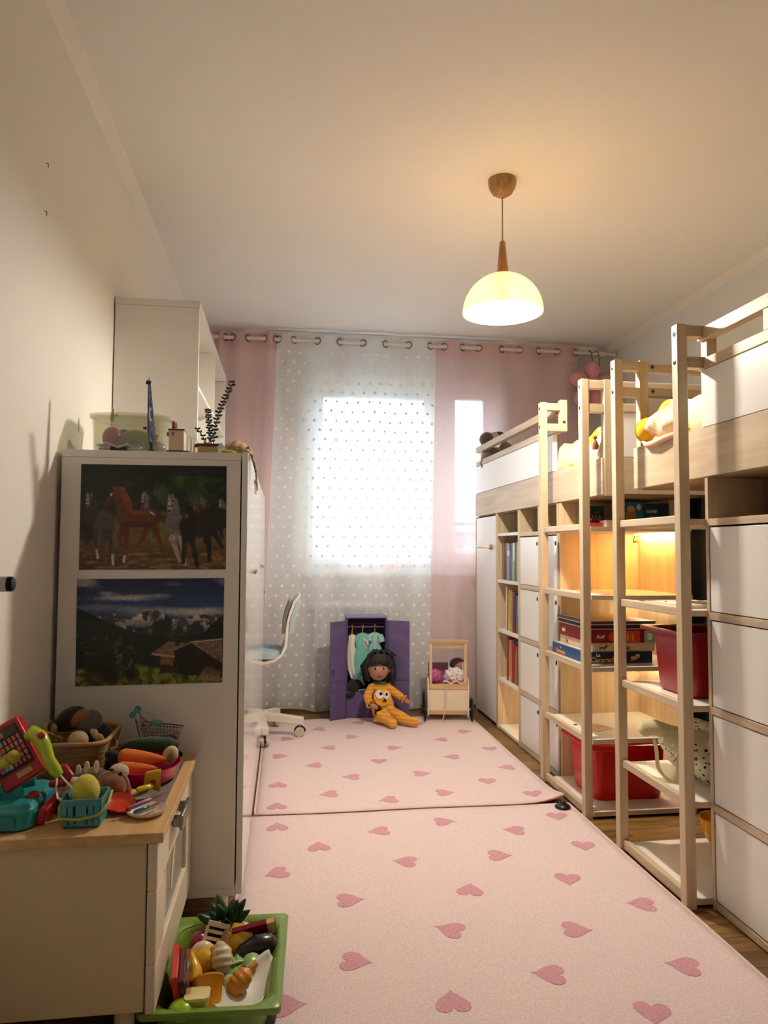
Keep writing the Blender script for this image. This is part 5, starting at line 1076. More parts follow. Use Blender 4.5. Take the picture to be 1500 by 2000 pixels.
# knitted cloth draped over the door edge
t = thing('knitted_hat', 'beige knitted hat with fringe draped over the wardrobe corner', 'hat', (-.16, 2.33, ZW))
KN = mat('knit_beige', (190, 160, 116), .95, bump=1.0, bscale=160, var=.3, vscale=60)
obj('knit', MB().grid(lambda u, v: (-.212 + .10 * u + .012 * math.sin(v * 5), 2.27 + .11 * v, ZW + .004 + .052 * math.sin(PI * min(1, .1 + .86 * u)) ** .8 * math.sin(PI * (.08 + .84 * v)) ** .6 + .002 * math.sin(u * 30)), 24, 14), KN, t, 180).modifiers.new('solid', 'SOLIDIFY').thickness = .006
obj('flap', MB().grid(lambda u, v: (-.116 + .014 * math.sin(v * 2.2) + .016 * v, 2.285 + .07 * u, ZW + .034 - .115 * v - .02 * u * v), 12, 12), blotch('knit_dark', (150, 130, 96), [((70, 56, 36), 90, .4), ((206, 186, 150), 120, .3)]), t, 180).modifiers.new('solid', 'SOLIDIFY').thickness = .005
for k in range(7): obj('fringe', MB().tube([(-.098 + .002 * (k % 2), 2.29 + k * .010, ZW - .072 - .002 * k), (-.094, 2.292 + k * .010, ZW - .092 - .003 * (k % 3)), (-.095, 2.293 + k * .010, ZW - .112)], .0022, 5), mat('fringe', (206, 190, 156), .9), t, 60)
food('toy_moss', 'small yellow-green felt piece under the knitted hat', (-.19, 2.25, ZW), [('felt', MB().ell((-.180, 2.24, ZW + .006), (.028, .02, .008), 14, 8), FO((150, 150, 60)))], 'toy')

# ================================================================ purple cardboard doll wardrobe
ZR_ = .0125
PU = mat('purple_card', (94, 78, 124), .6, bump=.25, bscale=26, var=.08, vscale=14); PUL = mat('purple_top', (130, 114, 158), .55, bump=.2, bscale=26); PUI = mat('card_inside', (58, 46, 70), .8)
t = thing('doll_wardrobe', 'purple cardboard doll wardrobe with open doors by the window wall', 'doll furniture', (.54, 4.78, 0))
wx0, wx1, wy0, wy1, wz = .408, .672, 4.70, 4.85, .655
obj('side', B((wx0, wy0, ZR_), (wx0 + .006, wy1, wz)), PU, t); obj('side', B((wx1 - .006, wy0, ZR_), (wx1, wy1, wz)), PU, t)
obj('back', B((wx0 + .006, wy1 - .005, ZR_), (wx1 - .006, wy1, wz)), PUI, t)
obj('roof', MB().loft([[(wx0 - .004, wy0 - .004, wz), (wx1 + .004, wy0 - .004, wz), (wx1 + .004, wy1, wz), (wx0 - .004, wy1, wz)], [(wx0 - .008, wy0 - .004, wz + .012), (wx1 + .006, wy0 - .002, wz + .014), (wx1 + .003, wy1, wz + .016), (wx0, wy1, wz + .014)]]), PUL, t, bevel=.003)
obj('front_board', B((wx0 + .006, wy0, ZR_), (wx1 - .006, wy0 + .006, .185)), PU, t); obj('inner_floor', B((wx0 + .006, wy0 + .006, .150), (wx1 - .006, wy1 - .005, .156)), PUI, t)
def flapdoor(hx, ox, oy, z0, z1):
    d = Vector((ox - hx, oy - (wy0 - .001), 0)); L = d.length; d.normalize(); n = Vector((-d.y, d.x, 0))
    def fn(u, v): q = Vector((hx, wy0 - .001, 0)) + d * L * u + n * (.0016 * math.sin(v * 38) * math.sin(u * 3.1) + .003 * math.sin(v * 5 + 1)); return (q.x, q.y, z0 + (z1 - z0) * v - .004 * u)
    o = obj('door', MB().grid(fn, 8, 70), PU, t, 180); solid(o, .005)
    for zz in (z0 + (z1 - z0) * .385,):
        a, b = fn(.05, .385), fn(.97, .392); nn = n if n.y < 0 else -n
        obj('tape_seam', MB().tube([tuple(Vector(a) + nn * .003), tuple(Vector(b) + nn * .003)], .0018, 6), mat('purple_dark', (56, 36, 92), .5), o, 60)
    return o, d
dl, dd = flapdoor(wx0, .298, 4.635, ZR_, .642)
flapdoor(wx1, .815, 4.655, ZR_, .642)
nl = Vector((-dd.y, dd.x, 0)); nl = nl if nl.y < 0 else -nl
q0 = Vector((.312, 4.643, .315)) + nl * .006
obj('handle_loop', MB().tube([tuple(q0 + dd * (-.012 * math.cos(a)) * -1 + Vector((0, 0, .014 * math.sin(a)))) for a in np.linspace(.5, 2 * PI - .3, 12)], .0022, 6), mat('purple_dark', (56, 36, 92), .5), dl, 60)
obj('clothes_rail', MB().cyl((wx0 + .006, 4.765, .592), (wx1 - .006, 4.765, .592), .006, n=12), mat('rail_purple', (78, 66, 110), .5), t, 60)
obj('clothes_rail', MB().cyl((wx0 + .006, 4.80, .612), (wx1 - .006, 4.80, .612), .004, n=12), mat('rail_purple', (78, 66, 110), .5), t, 60)
def cloth(rows, y, fold=.006, nf=5, ph=0, n=28):
    """hanging garment: rows of (z, x centre, half width, half depth)"""
    rings = []
    for i, (z, xc, hw, hd) in enumerate(rows):
        k = i / (len(rows) - 1); rings.append([(xc + hw * math.cos(a) * (1 + .0 * k), y + (hd + fold * k * math.sin(nf * a + ph)) * math.sin(a), z) for a in np.linspace(0, 2 * PI, n, endpoint=False)])
    return MB().loft(rings)
def dress(lab, x, z, y, m, rows, sleeves=(), extra=()):
    d = thing('doll_dress', lab, 'doll clothes', (x, y, z), 'doll dresses on the rail')
    obj('garment', cloth([(z - dz, x + dx, hw, hd) for dz, dx, hw, hd in rows], y, .010, 6, x * 40), m, d, 70)
    for (a, b, r0, r1) in sleeves: obj('sleeve', MB().tube([a, ((a[0] + b[0]) / 2, a[1] - .004, (a[2] + b[2]) / 2 + .006), b], [r0, (r0 + r1) / 2, r1], 12), m, d, 60)
    obj('hanger', MB().tube([(x, y, z + .005), (x, y + .004, z + .03), (x + .006, y + .002, .600), (x + .002, y - .004, .607), (x - .006, y, .602)], .0026, 6).tube([(x - .03, y, z - .012), (x, y, z + .010), (x + .03, y, z - .012)], .0028, 6), mat('hanger_yellow', (206, 166, 60), .4), d, 60)
    for e in extra: obj(*e[:2], e[2], d, 60)
MINT = mat('cloth_mint', (120, 190, 180), .85, bump=.3, bscale=120); TEALC = mat('cloth_teal', (64, 150, 140), .85, bump=.3, bscale=120); IV = mat('cloth_ivory', (226, 218, 206), .9, bump=.4, bscale=90); AQ = mat('cloth_aqua', (164, 206, 206), .85, bump=.3, bscale=120)
dress('mint doll dress with embroidered bib on a yellow hanger', .515, .545, 4.735, MINT, [(-.012, 0, .014, .008), (.0, 0, .040, .014), (.03, 0, .050, .018), (.07, 0, .044, .02), (.088, 0, .040, .02), (.094, 0, .045, .022), (.14, .000, .056, .022), (.20, .000, .061, .024), (.275, .000, .064, .024)],
      extra=[('bib', MB().prism([(0, 0), (.03, -.016), (.036, -.05), (.022, -.07), (.006, -.03)], (.515, 4.714, .528), (1, 0, 0), (0, 0, 1), (0, -.003, 0)), mat('bib_pale', (206, 214, 206), .8)),
             ('embroidery', MB().ell((.534, 4.709, .492), (.006, .002, .006), 10, 6).ell((.541, 4.709, .478), (.005, .002, .007), 10, 6).ell((.530, 4.709, .505), (.004, .002, .004), 10, 6), mat('embroidery_red', (170, 60, 80), .8)),
             ('skirt_trim', cloth([(.30, .519, .054, .024), (.282, .519, .056, .026)], 4.735), TEALC)])
dress('pale aqua doll dress with puffed sleeves, right of the mint dress', .600, .545, 4.765, AQ, [(-.010, 0, .018, .010), (.004, 0, .044, .016), (.04, 0, .042, .018), (.07, 0, .038, .02), (.10, .002, .048, .022), (.19, .002, .056, .022)], sleeves=[((.572, 4.75, .54), (.560, 4.742, .505), .017, .021), ((.632, 4.75, .54), (.646, 4.742, .495), .018, .022)])
dress('ivory doll gown trailing to the right, hanging at the left', .447, .540, 4.745, IV, [(-.006, .004, .008, .006), (.004, .002, .024, .012), (.05, -.004, .022, .014), (.09, -.004, .030, .016), (.16, .002, .036, .016), (.22, .012, .040, .016), (.28, .032, .040, .015), (.318, .056, .030, .012), (.338, .072, .010, .008)])
dg = food('doll_shawl', 'black lacy heap at the left of the purple wardrobe floor', (.45, 4.72, .16), [('heap', MB().ell((.462, 4.725, .205), (.060, .03, .052), 22, 16, None, lambda d: 1 + .10 * math.sin(d.x * 13 + 1) * math.sin(d.z * 11)), mat('black_lace', (34, 36, 36), .95, bump=1, bscale=120)), ('tail', MB().ell((.435, 4.688, .165), (.030, .018, .018), 14, 10, (0, -.4, 0)), MATS['black_lace'])], 'doll clothes')
food('doll_shoe', 'small dark item with white edge on the purple wardrobe floor', (.53, 4.72, .185), [('shoe', MB().ell((.520, 4.735, .178), (.035, .03, .018), 14, 10), mat('navy_cloth', (34, 36, 56), .8)), ('edge', MB().tube([(.49, 4.699, .190), (.515, 4.698, .194), (.54, 4.70, .191)], .004, 6), IV)], 'doll clothes')

# ================================================================ the doll
t = thing('doll', 'dark-haired doll in yellow pumpkin overalls sitting against the purple wardrobe', 'doll', (.62, 4.56, ZR_))
SK = mat('doll_skin', (182, 130, 106), .45); YB_ = mat('plush_yellow', (222, 158, 50), .95, bump=.7, bscale=260, sheen=.3)
# stripes run round the velour suit
YS = bpy.data.materials.new('striped_velour'); YS.use_nodes = True; N, K = YS.node_tree.nodes, YS.node_tree.links; p = N['Principled BSDF']; p.inputs['Roughness'].default_value = .95; p.inputs['Sheen Weight'].default_value = .3
tc = N.new('ShaderNodeTexCoord'); wv_ = N.new('ShaderNodeTexWave'); wv_.inputs['Scale'].default_value = 14; wv_.inputs['Distortion'].default_value = 3.5; wv_.bands_direction = 'Z'; rp = N.new('ShaderNodeValToRGB'); rp.color_ramp.elements[0].color = L4((216, 146, 38)); rp.color_ramp.elements[1].color = L4((230, 168, 62)); rp.color_ramp.elements[0].position = .35; rp.color_ramp.elements[1].position = .6
K.new(tc.outputs['Object'], wv_.inputs['Vector']); K.new(wv_.outputs['Fac'], rp.inputs['Fac']); K.new(rp.outputs[0], p.inputs['Base Color'])
hip = (.635, 4.565, .085)
pts = [hip, (.628, 4.590, .14), (.618, 4.612, .20), (.612, 4.618, .238), (.611, 4.618, .262),              # 0-4 spine, neck
       (.562, 4.606, .222), (.530, 4.575, .175), (.540, 4.520, .140),                                        # 5-7 her right arm
       (.664, 4.610, .220), (.715, 4.585, .190), (.762, 4.560, .158),                                        # 8-10 her left arm
       (.600, 4.535, .075), (.618, 4.485, .070), (.652, 4.430, .052), (.660, 4.405, .045),                  # 11-14 right leg
       (.672, 4.540, .078), (.712, 4.495, .070), (.760, 4.450, .050), (.790, 4.428, .044)]                  # 15-18 left leg
ed = [(0, 1), (1, 2), (2, 3), (3, 4), (3, 5), (5, 6), (6, 7), (3, 8), (8, 9), (9, 10), (0, 11), (11, 12), (12, 13), (13, 14), (0, 15), (15, 16), (16, 17), (17, 18)]
rr_ = [.064, .066, .060, .044, .026, .030, .030, .026, .030, .028, .024, .044, .042, .034, .030, .044, .040, .034, .030]
skin('overalls', pts, ed, rr_, YS, t, 2)
obj('foot', MB().ell((.665, 4.395, .046), (.030, .036, .030), 16, 12, (0, 0, -.2)), YS, t, 60); obj('foot', MB().ell((.800, 4.420, .045), (.040, .030, .028), 16, 12, (0, 0, -.5)), YS, t, 60)
hx, hy, hz = .605, 4.600, .345
def headf(d):
    f = max(0, -d.y); k = 1.0
    k += -.05 * f * max(0, d.z) + .05 * math.exp(-((d.x - .42) / .25) ** 2 - ((d.z + .3) / .25) ** 2) * f + .05 * math.exp(-((d.x + .42) / .25) ** 2 - ((d.z + .3) / .25) ** 2) * f
    k += .12 * math.exp(-(d.x / .13) ** 2 - ((d.z + .12) / .13) ** 2) * f + .05 * math.exp(-(d.x / .22) ** 2 - ((d.z + .48) / .10) ** 2) * f + .04 * math.exp(-(d.x / .3) ** 2 - ((d.z + .78) / .2) ** 2) * f
    return k
hd = obj('head', MB().ell((hx, hy, hz), (.067, .070, .077), 40, 32, (0, .06, -.08), headf), SK, t, 180)
for s in (-1, 1):
    obj('eye', MB().ell((hx + s * .027 - .004, hy - .0665, hz + .010), (.0125, .006, .0095), 14, 10), mat('eye_white', (206, 200, 190), .2), hd, 60)
    obj('iris', MB().ell((hx + s * .027 - .004, hy - .0715, hz + .010), (.0075, .003, .008), 12, 8), mat('iris_dark', (34, 20, 14), .15), hd, 60)
    obj('eyebrow', MB().tube([(hx + s * .014 - .004, hy - .070, hz + .027), (hx + s * .028 - .004, hy - .067, hz + .032), (hx + s * .042 - .004, hy - .058, hz + .026)], .0022, 6), mat('brow', (40, 24, 18), .8), hd, 60)
    obj('ear', MB().ell((hx + s * .068, hy - .006, hz - .006), (.010, .014, .020), 12, 10), SK, hd, 60)
obj('lips', MB().tube([(hx - .020, hy - .068, hz - .040), (hx - .006, hy - .0745, hz - .0365), (hx - .001, hy - .0745, hz - .038), (hx + .005, hy - .0745, hz - .0365), (hx + .014, hy - .069, hz - .040), (hx + .002, hy - .073, hz - .045), (hx - .010, hy - .073, hz - .045)], .0034, 8, closed=True), mat('lips_red', (150, 62, 56), .35), hd, 60)
HAIR = mat('doll_hair', (22, 13, 13), .6, bump=1, bscale=90)
hr = MB()
hr.ell((hx + .020, hy + .022, hz + .036), (.086, .080, .066), 40, 28, None, lambda d: 1 + .05 * math.sin(d.x * 19) * math.sin(d.z * 15) + .03 * math.sin(d.y * 30))
obj('hair', hr, HAIR, t, 180)
lk = MB()
for k in range(13):
    a = -1.15 + 2.3 * k / 12; x0_, x1_ = hx + .066 * math.sin(a * .8), hx + .078 * math.sin(a); lk.tube([(hx + .03 * a, hy - .045, hz + .092), (x0_, hy - .072 * math.cos(a * .8), hz + .066), (x1_ * 1.0, hy - .079 * math.cos(a), hz + .034 - .012 * abs(a) + .004 * (k % 2))], [.010, .012, .004], 8)
for k in range(12):
    s = 1 if k % 3 else -1; sp = k / 12; bx0 = hx + s * (.070 + .012 * sp)
    lk.tube([(hx + s * .055, hy + .01 + .03 * sp, hz + .07), (bx0 + s * .018, hy - .01 + .05 * sp, hz + .01), (bx0 + s * (.022 if s > 0 else .0), hy - .005 + .05 * sp, hz - .05 - .02 * sp), (bx0 + s * (.004 if s > 0 else -.01), hy + .04 * sp, hz - .085)], [.014, .020, .018, .005], 8)
for k in range(9): a = k * .7; lk.tube([(hx + .01, hy + .02, hz + .10), (hx + .02 + .05 * math.cos(a), hy + .02 + .03 * math.sin(a), hz + .106), (hx + .02 + .095 * math.cos(a), hy + .02 + .05 * math.sin(a), hz + .075)], [.012, .013, .004], 8)
obj('hair_locks', lk, HAIR, t, 60, kind='stuff')
# pumpkin face bib, green leaf collar
def on_belly(x, z): return 4.578 - (.070 if z < .19 else .064) + .9 * (x - .622) ** 2 * 8 + max(0, z - .17) * .42
def patch(cx, cz, rx, rz, dy, nm, m, par):
    n = 22; P_ = [(cx + rx * math.cos(a), on_belly(cx + rx * math.cos(a), cz + rz * math.sin(a)) - dy, cz + rz * math.sin(a)) for a in np.linspace(0, 2 * PI, n, endpoint=False)]
    mb = MB().add([(cx, on_belly(cx, cz) - dy, cz)] + P_ + [(x, y + .006, z) for x, y, z in P_], [(0, 1 + i, 1 + (i + 1) % n) for i in range(n)] + [(1 + i, 1 + n + i, 1 + n + (i + 1) % n, 1 + (i + 1) % n) for i in range(n)])
    return obj(nm, mb, m, par, 40)
bib = patch(.622, .178, .056, .052, .004, 'bib', mat('bib_yellow', (226, 160, 44), .95), t)
patch(.603, .196, .025, .024, .007, 'bib_eye', mat('felt_white', (226, 220, 208), .9), bib); patch(.645, .192, .020, .022, .007, 'bib_eye', MATS['felt_white'], bib)
patch(.610, .200, .0095, .0095, .009, 'pupil', mat('felt_black', (20, 18, 18), .8), bib); patch(.647, .196, .0085, .0095, .009, 'pupil', MATS['felt_black'], bib)
obj('bib_mouth', MB().prism([(-.014, -.008), (.014, -.010), (.001, .014)], (.632, on_belly(.632, .165) - .006, .163), (1, 0, 0), (0, 0, 1), (0, -.004, 0)), MATS['felt_black'], bib)
col = MB()
for k in range(9):
    a = -PI * .95 + k * PI * .9 / 8; col.prism([(-.012, .004), (.012, .004), (.0, -.026)], (.612 + .034 * math.cos(a), 4.616 + .034 * math.sin(a), .260), (-math.sin(a), math.cos(a), 0), (math.cos(a) * -.9, math.sin(a) * -.9, .75), (math.cos(a) * .003, math.sin(a) * .003, .002))
obj('leaf_collar', col, mat('felt_leaf', (52, 100, 48), .9), t)
def hand(w_, dirv, upv, s, par):
    w_, d, u = Vector(w_), Vector(dirv).normalized(), Vector(upv).normalized(); sd = d.cross(u).normalized(); u = sd.cross(d)
    mb = MB().ell(tuple(w_ + d * .014), (.013, .013, .013), 14, 10)
    obj('palm', MB().loft([[tuple(w_ + d * k + sd * q * wd + u * e * th) for q, e in ((-1, -1), (1, -1), (1, 1), (-1, 1))] for k, wd, th in ((-.006, .009, .008), (.008, .013, .008), (.024, .014, .007), (.030, .011, .005))]), SK, par, 80)
    for i, (q, L) in enumerate(((-.0105, .017), (-.0035, .020), (.0035, .019), (.0105, .015))):
        a = w_ + d * .026 + sd * q; obj('finger', MB().tube([a, a + d * L * .5 - u * .002, a + d * L * .8 - u * .007, a + d * L * .85 - u * .012], [.0042, .004, .0036, .0026], 8), SK, par, 60)
    a = w_ + d * .008 + sd * s * .011; obj('thumb', MB().tube([a, a + sd * s * .008 + d * .008 - u * .002, a + sd * s * .009 + d * .017 - u * .005], [.005, .0046, .003], 8), SK, par, 60)
hand((.548, 4.505, .132), (.85, -.4, -.15), (.1, -.3, 1), -1, t); hand((.770, 4.553, .152), (.7, -.4, -.35), (.2, -.2, 1), 1, t)
for w0, d in (((.541, 4.515, .138), (.5, -.8, -.3)), ((.765, 4.556, .155), (.8, -.4, -.4))):
    d = Vector(d).normalized(); o1 = d.orthogonal().normalized(); o2 = d.cross(o1); obj('cuff', MB().tube([tuple(Vector(w0) + o1 * .024 * math.cos(a) + o2 * .024 * math.sin(a)) for a in np.linspace(0, 2 * PI, 18, endpoint=False)], .006, 8, closed=True), YB_, t, 60)

# ================================================================ wooden doll pram
px_, py_ = 1.052, 4.64
t = thing('doll_pram', 'wooden doll pram with black wheels beside the purple wardrobe', 'doll pram', (px_, py_, ZR_), rz=0)
BW = wood('pram_beech', (206, 178, 136), (224, 198, 158), 'z', 30, 12, .5); PLY = mat('pram_ply', (232, 216, 192), .5); BWX = wood('pram_beech_x', (196, 158, 108), (214, 178, 128), 'x', 40, 12, .5)
fy, by = 4.545, 4.80
x0, x1 = .925, 1.180
for x in (x0 - .006, x1 - .004): obj('side_board', MB().prism([(fy - .0, .045), (fy + .0, .20), (fy + .012, .255), (fy + .04, .275), (by, .275), (by, .09), (by - .03, .06)], (x, 0, 0), (0, 1, 0), (0, 0, 1), (.010, 0, 0)), PLY, t, bevel=.002)
obj('front_panel', B((x0 + .004, fy + .004, .078), (x1 - .004, fy + .014, .212)), PLY, t, bevel=.001)
obj('top_batten', B((x0 + .004, fy - .002, .212), (x1 - .004, fy + .018, .246)), BWX, t, bevel=.002); obj('bottom_batten', B((x0 + .004, fy + .0, .052), (x1 - .004, fy + .018, .078)), BWX, t, bevel=.002)
obj('bottom_board', B((x0 + .004, fy + .014, .080), (x1 - .004, by - .006, .090)), PLY, t); obj('rear_panel', B((x0 + .004, by - .012, .09), (x1 - .004, by - .002, .275)), PLY, t)
for x in (x0 + .006, x1 - .026): obj('handle_post', MB().obox((x + .009, fy + .018, .368), (.018, .022, .31), (.0, 0, 0)), BW, t, bevel=.003)
obj('handle_bar', B((x0 - .002, fy + .004, .503), (x1 + .004, fy + .032, .525)), BWX, t, bevel=.004); obj('cross_bar', B((x0 + .024, fy + .012, .470), (x1 - .026, fy + .026, .486)), BWX, t, bevel=.002)
obj('rear_axle', MB().cyl((x0 - .03, fy + .01, .072 + ZR_), (x1 + .03, fy + .01, .072 + ZR_), .006, n=10).cyl((x0 - .03, by - .03, .072 + ZR_), (x1 + .03, by - .03, .072 + ZR_), .006, n=10), STEEL, t, 60)
TY = mat('tyre_black', (20, 20, 22), .6)
for x in (x0 - .027, x1 + .017):
    for y in (fy + .01, by - .03):
        wh = obj('wheel', MB().tube([(x + .006, y + .066 * math.cos(a), .072 + ZR_ + .066 * math.sin(a)) for a in np.linspace(0, 2 * PI, 36, endpoint=False)], .0065, 10, closed=True), TY, t, 60)
        hb = MB().cyl((x, y, .0845), (x + .012, y, .0845), .012, n=16)
        for k in range(6): a = k * PI / 3; hb.tube([(x + .006, y, .0845), (x + .006, y + .062 * math.cos(a), .0845 + .062 * math.sin(a))], .004, 6)
        obj('spokes', hb, TY, wh, 60)
food('doll_blanket', 'white and pink patterned doll blanket bundled in the pram', (1.10, 4.62, .25), [('bundle', MB().ell((1.105, 4.625, .285), (.075, .06, .055), 30, 20, (0, .1, 0), lambda d: 1 + .07 * math.sin(d.x * 9 + d.z * 7) + .04 * math.sin(d.z * 19)), blotch('blanket_print', (226, 222, 218), [((206, 130, 150), 70, .28), ((150, 90, 100), 60, .22)])),
      ('edge', MB().grid(lambda u, v: (1.02 + .15 * u, 4.568 - .012 * math.sin(v * 3), .262 - .018 * v + .008 * math.sin(u * 14)), 30, 6), mat('blanket_edge', (222, 176, 186), .9), )], 'blanket')
food('baby_doll', 'brown-haired baby doll tucked at the far end of the pram', (1.12, 4.70, .30), [('head', MB().ell((1.135, 4.70, .335), (.048, .045, .045), 20, 14), mat('baby_skin', (150, 100, 80), .5)), ('hair', MB().ell((1.125, 4.712, .348), (.052, .05, .042), 20, 14), mat('baby_hair', (60, 40, 30), .8)), ('body', MB().ell((1.10, 4.69, .26), (.06, .05, .05), 16, 12), mat('baby_suit', (226, 190, 196), .9)), ('bonnet', MB().ell((1.165, 4.67, .33), (.018, .03, .04), 14, 10), mat('baby_lace', (222, 196, 196), .9))], 'doll')
food('doll_scarf', 'bright pink knitted bundle at the left of the pram', (.97, 4.62, .25), [('bundle', MB().ell((.972, 4.60, .285), (.042, .036, .048), 24, 18, None, lambda d: 1 + .07 * math.sin(d.x * 14) * math.sin(d.z * 16)), blotch('pink_knit', (176, 80, 136), [((120, 40, 96), 90, .35), ((226, 150, 190), 110, .3)]))], 'doll clothes')
food('doll_quilt', 'dusty rose pad lining the back of the pram', (1.0, 4.74, .25), [('pad', MB().obox((1.0, 4.762, .28), (.13, .03, .14), (-.15, 0, 0)), mat('rose_pad', (150, 100, 112), .9))], 'doll clothes')
food('pram_cord', 'pale cord hanging down the front of the pram', (1.01, 4.54, .2), [('cord', MB().tube([(1.028, 4.538, .248), (1.030, 4.536, .18), (1.028, 4.536, .10), (1.022, 4.534, .045), (1.014, 4.53, .022), (1.008, 4.526, .02)], .0028, 6).tube([(1.040, 4.538, .248), (1.041, 4.537, .16), (1.040, 4.537, .10)], .0022, 6), mat('cord_pale', (226, 206, 200), .8))], 'cord')

PRAM_TURN = -.15
for o_ in [q for q in COL.objects if q.parent is None and q.name in ('doll_pram', 'doll_blanket', 'baby_doll', 'doll_scarf', 'doll_quilt', 'pram_cord')]:
    d_ = o_.location - Vector((px_, py_, 0)); c_, s_ = math.cos(PRAM_TURN), math.sin(PRAM_TURN)
    o_.location = (px_ + .012 + d_.x * c_ - d_.y * s_, py_ + d_.x * s_ + d_.y * c_, o_.location.z); o_.rotation_euler = (0, 0, PRAM_TURN)

# ================================================================ right side: two loft beds over cupboards
FX = 1.325                                                      # front plane of the furniture
BOLT = mat('bolt_steel', (120, 112, 100), .3, metal=1); BDK = mat('bolt_dark', (36, 30, 26), .6)
def bolt(x, y, z, ax, par):
    M = Matrix.Translation((x, y, z)) @ (Matrix.Rotation(-PI / 2, 4, 'Y') if ax == 'x' else Matrix.Rotation(PI / 2, 4, 'X'))
    o = obj('bolt', MB().lathe([(.0078, 0), (.0078, .0012), (.0045, .0022), (.0040, .0004), (0, .0004)], n=16).xf(M), BOLT, par, 40); return o
def loft_bed(lab, y0, y1, entry, stub_y):
    """y0..y1 along the wall; entry = the free gap of the guard beside the ladder"""
    t = thing('loft_bed', lab, 'loft bed', (1.86, (y0 + y1) / 2, 1.34), 'loft beds along the right wall')
    xo, xi = FX, 2.395
    for ys in (y0, y1 - .018):                                 # both end boards and rails
        obj('end_board', B((FX + .045, ys, 1.345), (xi, ys + .018, 1.50)), ASHX, t, bevel=.001); obj('end_panel', B((FX + .045, ys, 1.502), (xi, ys + .018, 1.69)), FRONT, t, bevel=.001)
        for z in (1.695, 1.79): obj('end_rail', B((FX + .046, ys - .006, z), (xi, ys + .026, z + .035)), ASHX, t, bevel=.002)
    obj('back_board', B((xi - .018, y0 + .02, 1.345), (xi, y1 - .02, 1.69)), FRONT, t)
    obj('slat_base', B((FX + .02, y0 + .018, 1.335), (xi - .018, y1 - .018, 1.352)), mat('slat_ply', (150, 122, 88), .7), t)
    obj('side_board', B((xo, y0, 1.340), (xo + .020, y1, 1.497)), ASH, t, bevel=.0012)
    g0, g1 = entry
    obj('guard_panel', B((xo + .001, g0, 1.4995), (xo + .019, g1, 1.684)), FRONT, t, bevel=.001)
    r0, r1 = (g0 - .02, g1)
    obj('guard_rail', B((FX + .0, g0 - .018 if g0 > 1 else g0, 1.687), (FX + .034, g1 + (.018 if g1 < 3 else 0), 1.722)), ASH, t, bevel=.002)
    obj('guard_rail', B((FX + .0, g0 - .018 if g0 > 1 else g0, 1.784), (FX + .034, g1 + (.018 if g1 < 3 else 0), 1.824)), ASH, t, bevel=.002)
    for y in stub_y: obj('stub_post', B((FX + .002, y, 1.722), (FX + .030, y + .034, 1.784)), ASHZ, t, bevel=.002)
    for ys in (y0 + .09, y0 + .45, y0 + .80, y1 - .3): pass
    return t
far = loft_bed('pale ash loft bed with white guard at the window end', 2.862, 4.895, (3.41, 4.88), (4.74,))
near = loft_bed('pale ash loft bed with white guard nearest the viewer', .50, 2.585, (.50, 2.128), (1.79, .9))
for z in (1.715, 1.81): bolt(1.395, 2.561, z, 'y', near); 
for b, y, z0 in ((near, 2.55, 1.335), (far, 2.860, 1.335)): obj('corner_post', B((1.337, y, z0), (1.372, y + .035, 1.832)), ASHZ, b, bevel=.002)
def ladder(lab, y0, y1, tops, long_far):
    """two uprights, five rungs, short ties back to the bed"""
    t = thing('bunk_ladder', lab, 'ladder', (1.25, (y0 + y1) / 2, 0), 'ladders of the loft beds')
    X0, X1 = 1.235, 1.2695
    for y in (y0, y1):
        po_ = obj('upright', B((X0, y, 0), (X1, y + .035, 1.831)), ASHZ, t, bevel=.0025)
        for z in (1.800, 1.708): bolt(X0, y + .0175, z, 'x', po_)
        for z in (1.792, 1.690): obj('tie', B((X1, y + .001, z), (1.337, y + .034, z + .036)), ASHX, t, bevel=.0015)
    for z in (.008, .304, .598, .896, 1.190): obj('rung', B((1.247, y0 + .035, z), (1.2685, y1, z + (.027 if z > .01 else .034))), ASH, t, bevel=.003)
    return t
la = ladder('pale wood ladder nearer the viewer, in front of the dark red bin', 2.110, 2.550, 0, True)
lb = ladder('pale wood ladder further away, beside the small white doors', 2.860, 3.345, 0, False)
# stub posts behind the outer uprights
obj('stub_post', B((1.337, 2.110, 1.722), (1.372, 2.145, 1.831)), ASHZ, la, bevel=.002)
pb = obj('stub_post', B((1.337, 3.345, 1.690), (1.372, 3.380, 1.846)), ASHZ, lb, bevel=.002); bolt(1.3545, 3.345, 1.735, 'y', pb)

def tower(lab, y0, y1, back, far_side, z_top=1.205):
    t = thing('shelf_tower', lab, 'shelf', (1.49, (y0 + y1) / 2, 0), 'open shelf towers behind the ladders')
    for z in (.013, .305, .600, .897, 1.186):
        obj('shelf', B((1.2695, y0, z), (1.722, y1, z + .0185)), SHELFW if z < 1.1 else ASH, t, bevel=.001)
        obj('edge_band', B((1.2695, y0 - .0012, z), (1.722, y0, z + .0185)), ASHX, t)
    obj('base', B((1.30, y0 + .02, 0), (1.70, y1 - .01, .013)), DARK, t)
    if back: obj('back_panel', B((1.722, back[0], .0), (1.738, back[1], 1.335)), PANEL, t)
    if far_side: obj('side_panel', B((FX, y1 + .001, 0), (1.738, y1 + .017, 1.335)), PANEL, t)
    return t
tA = tower('open shelf tower behind the nearer ladder, holding the dark red bin and bag', 2.116, 2.552, None, False)
tB = tower('lit open shelf tower behind the further ladder, holding board games', 2.856, 3.328, (2.985, 3.346), True)
obj('unlit_void_board', B((1.775, 2.10, 0), (1.79, 3.40, 1.333)), DARK, tB); obj('unlit_void_board', B((1.74, 2.985, 0), (1.775, 3.0, 1.333)), DARK, tB)  # added black panels, painted darkness of the unlit space behind the shelves
LEDM = mat('led_tape', (255, 234, 194), .4, emit=LED)
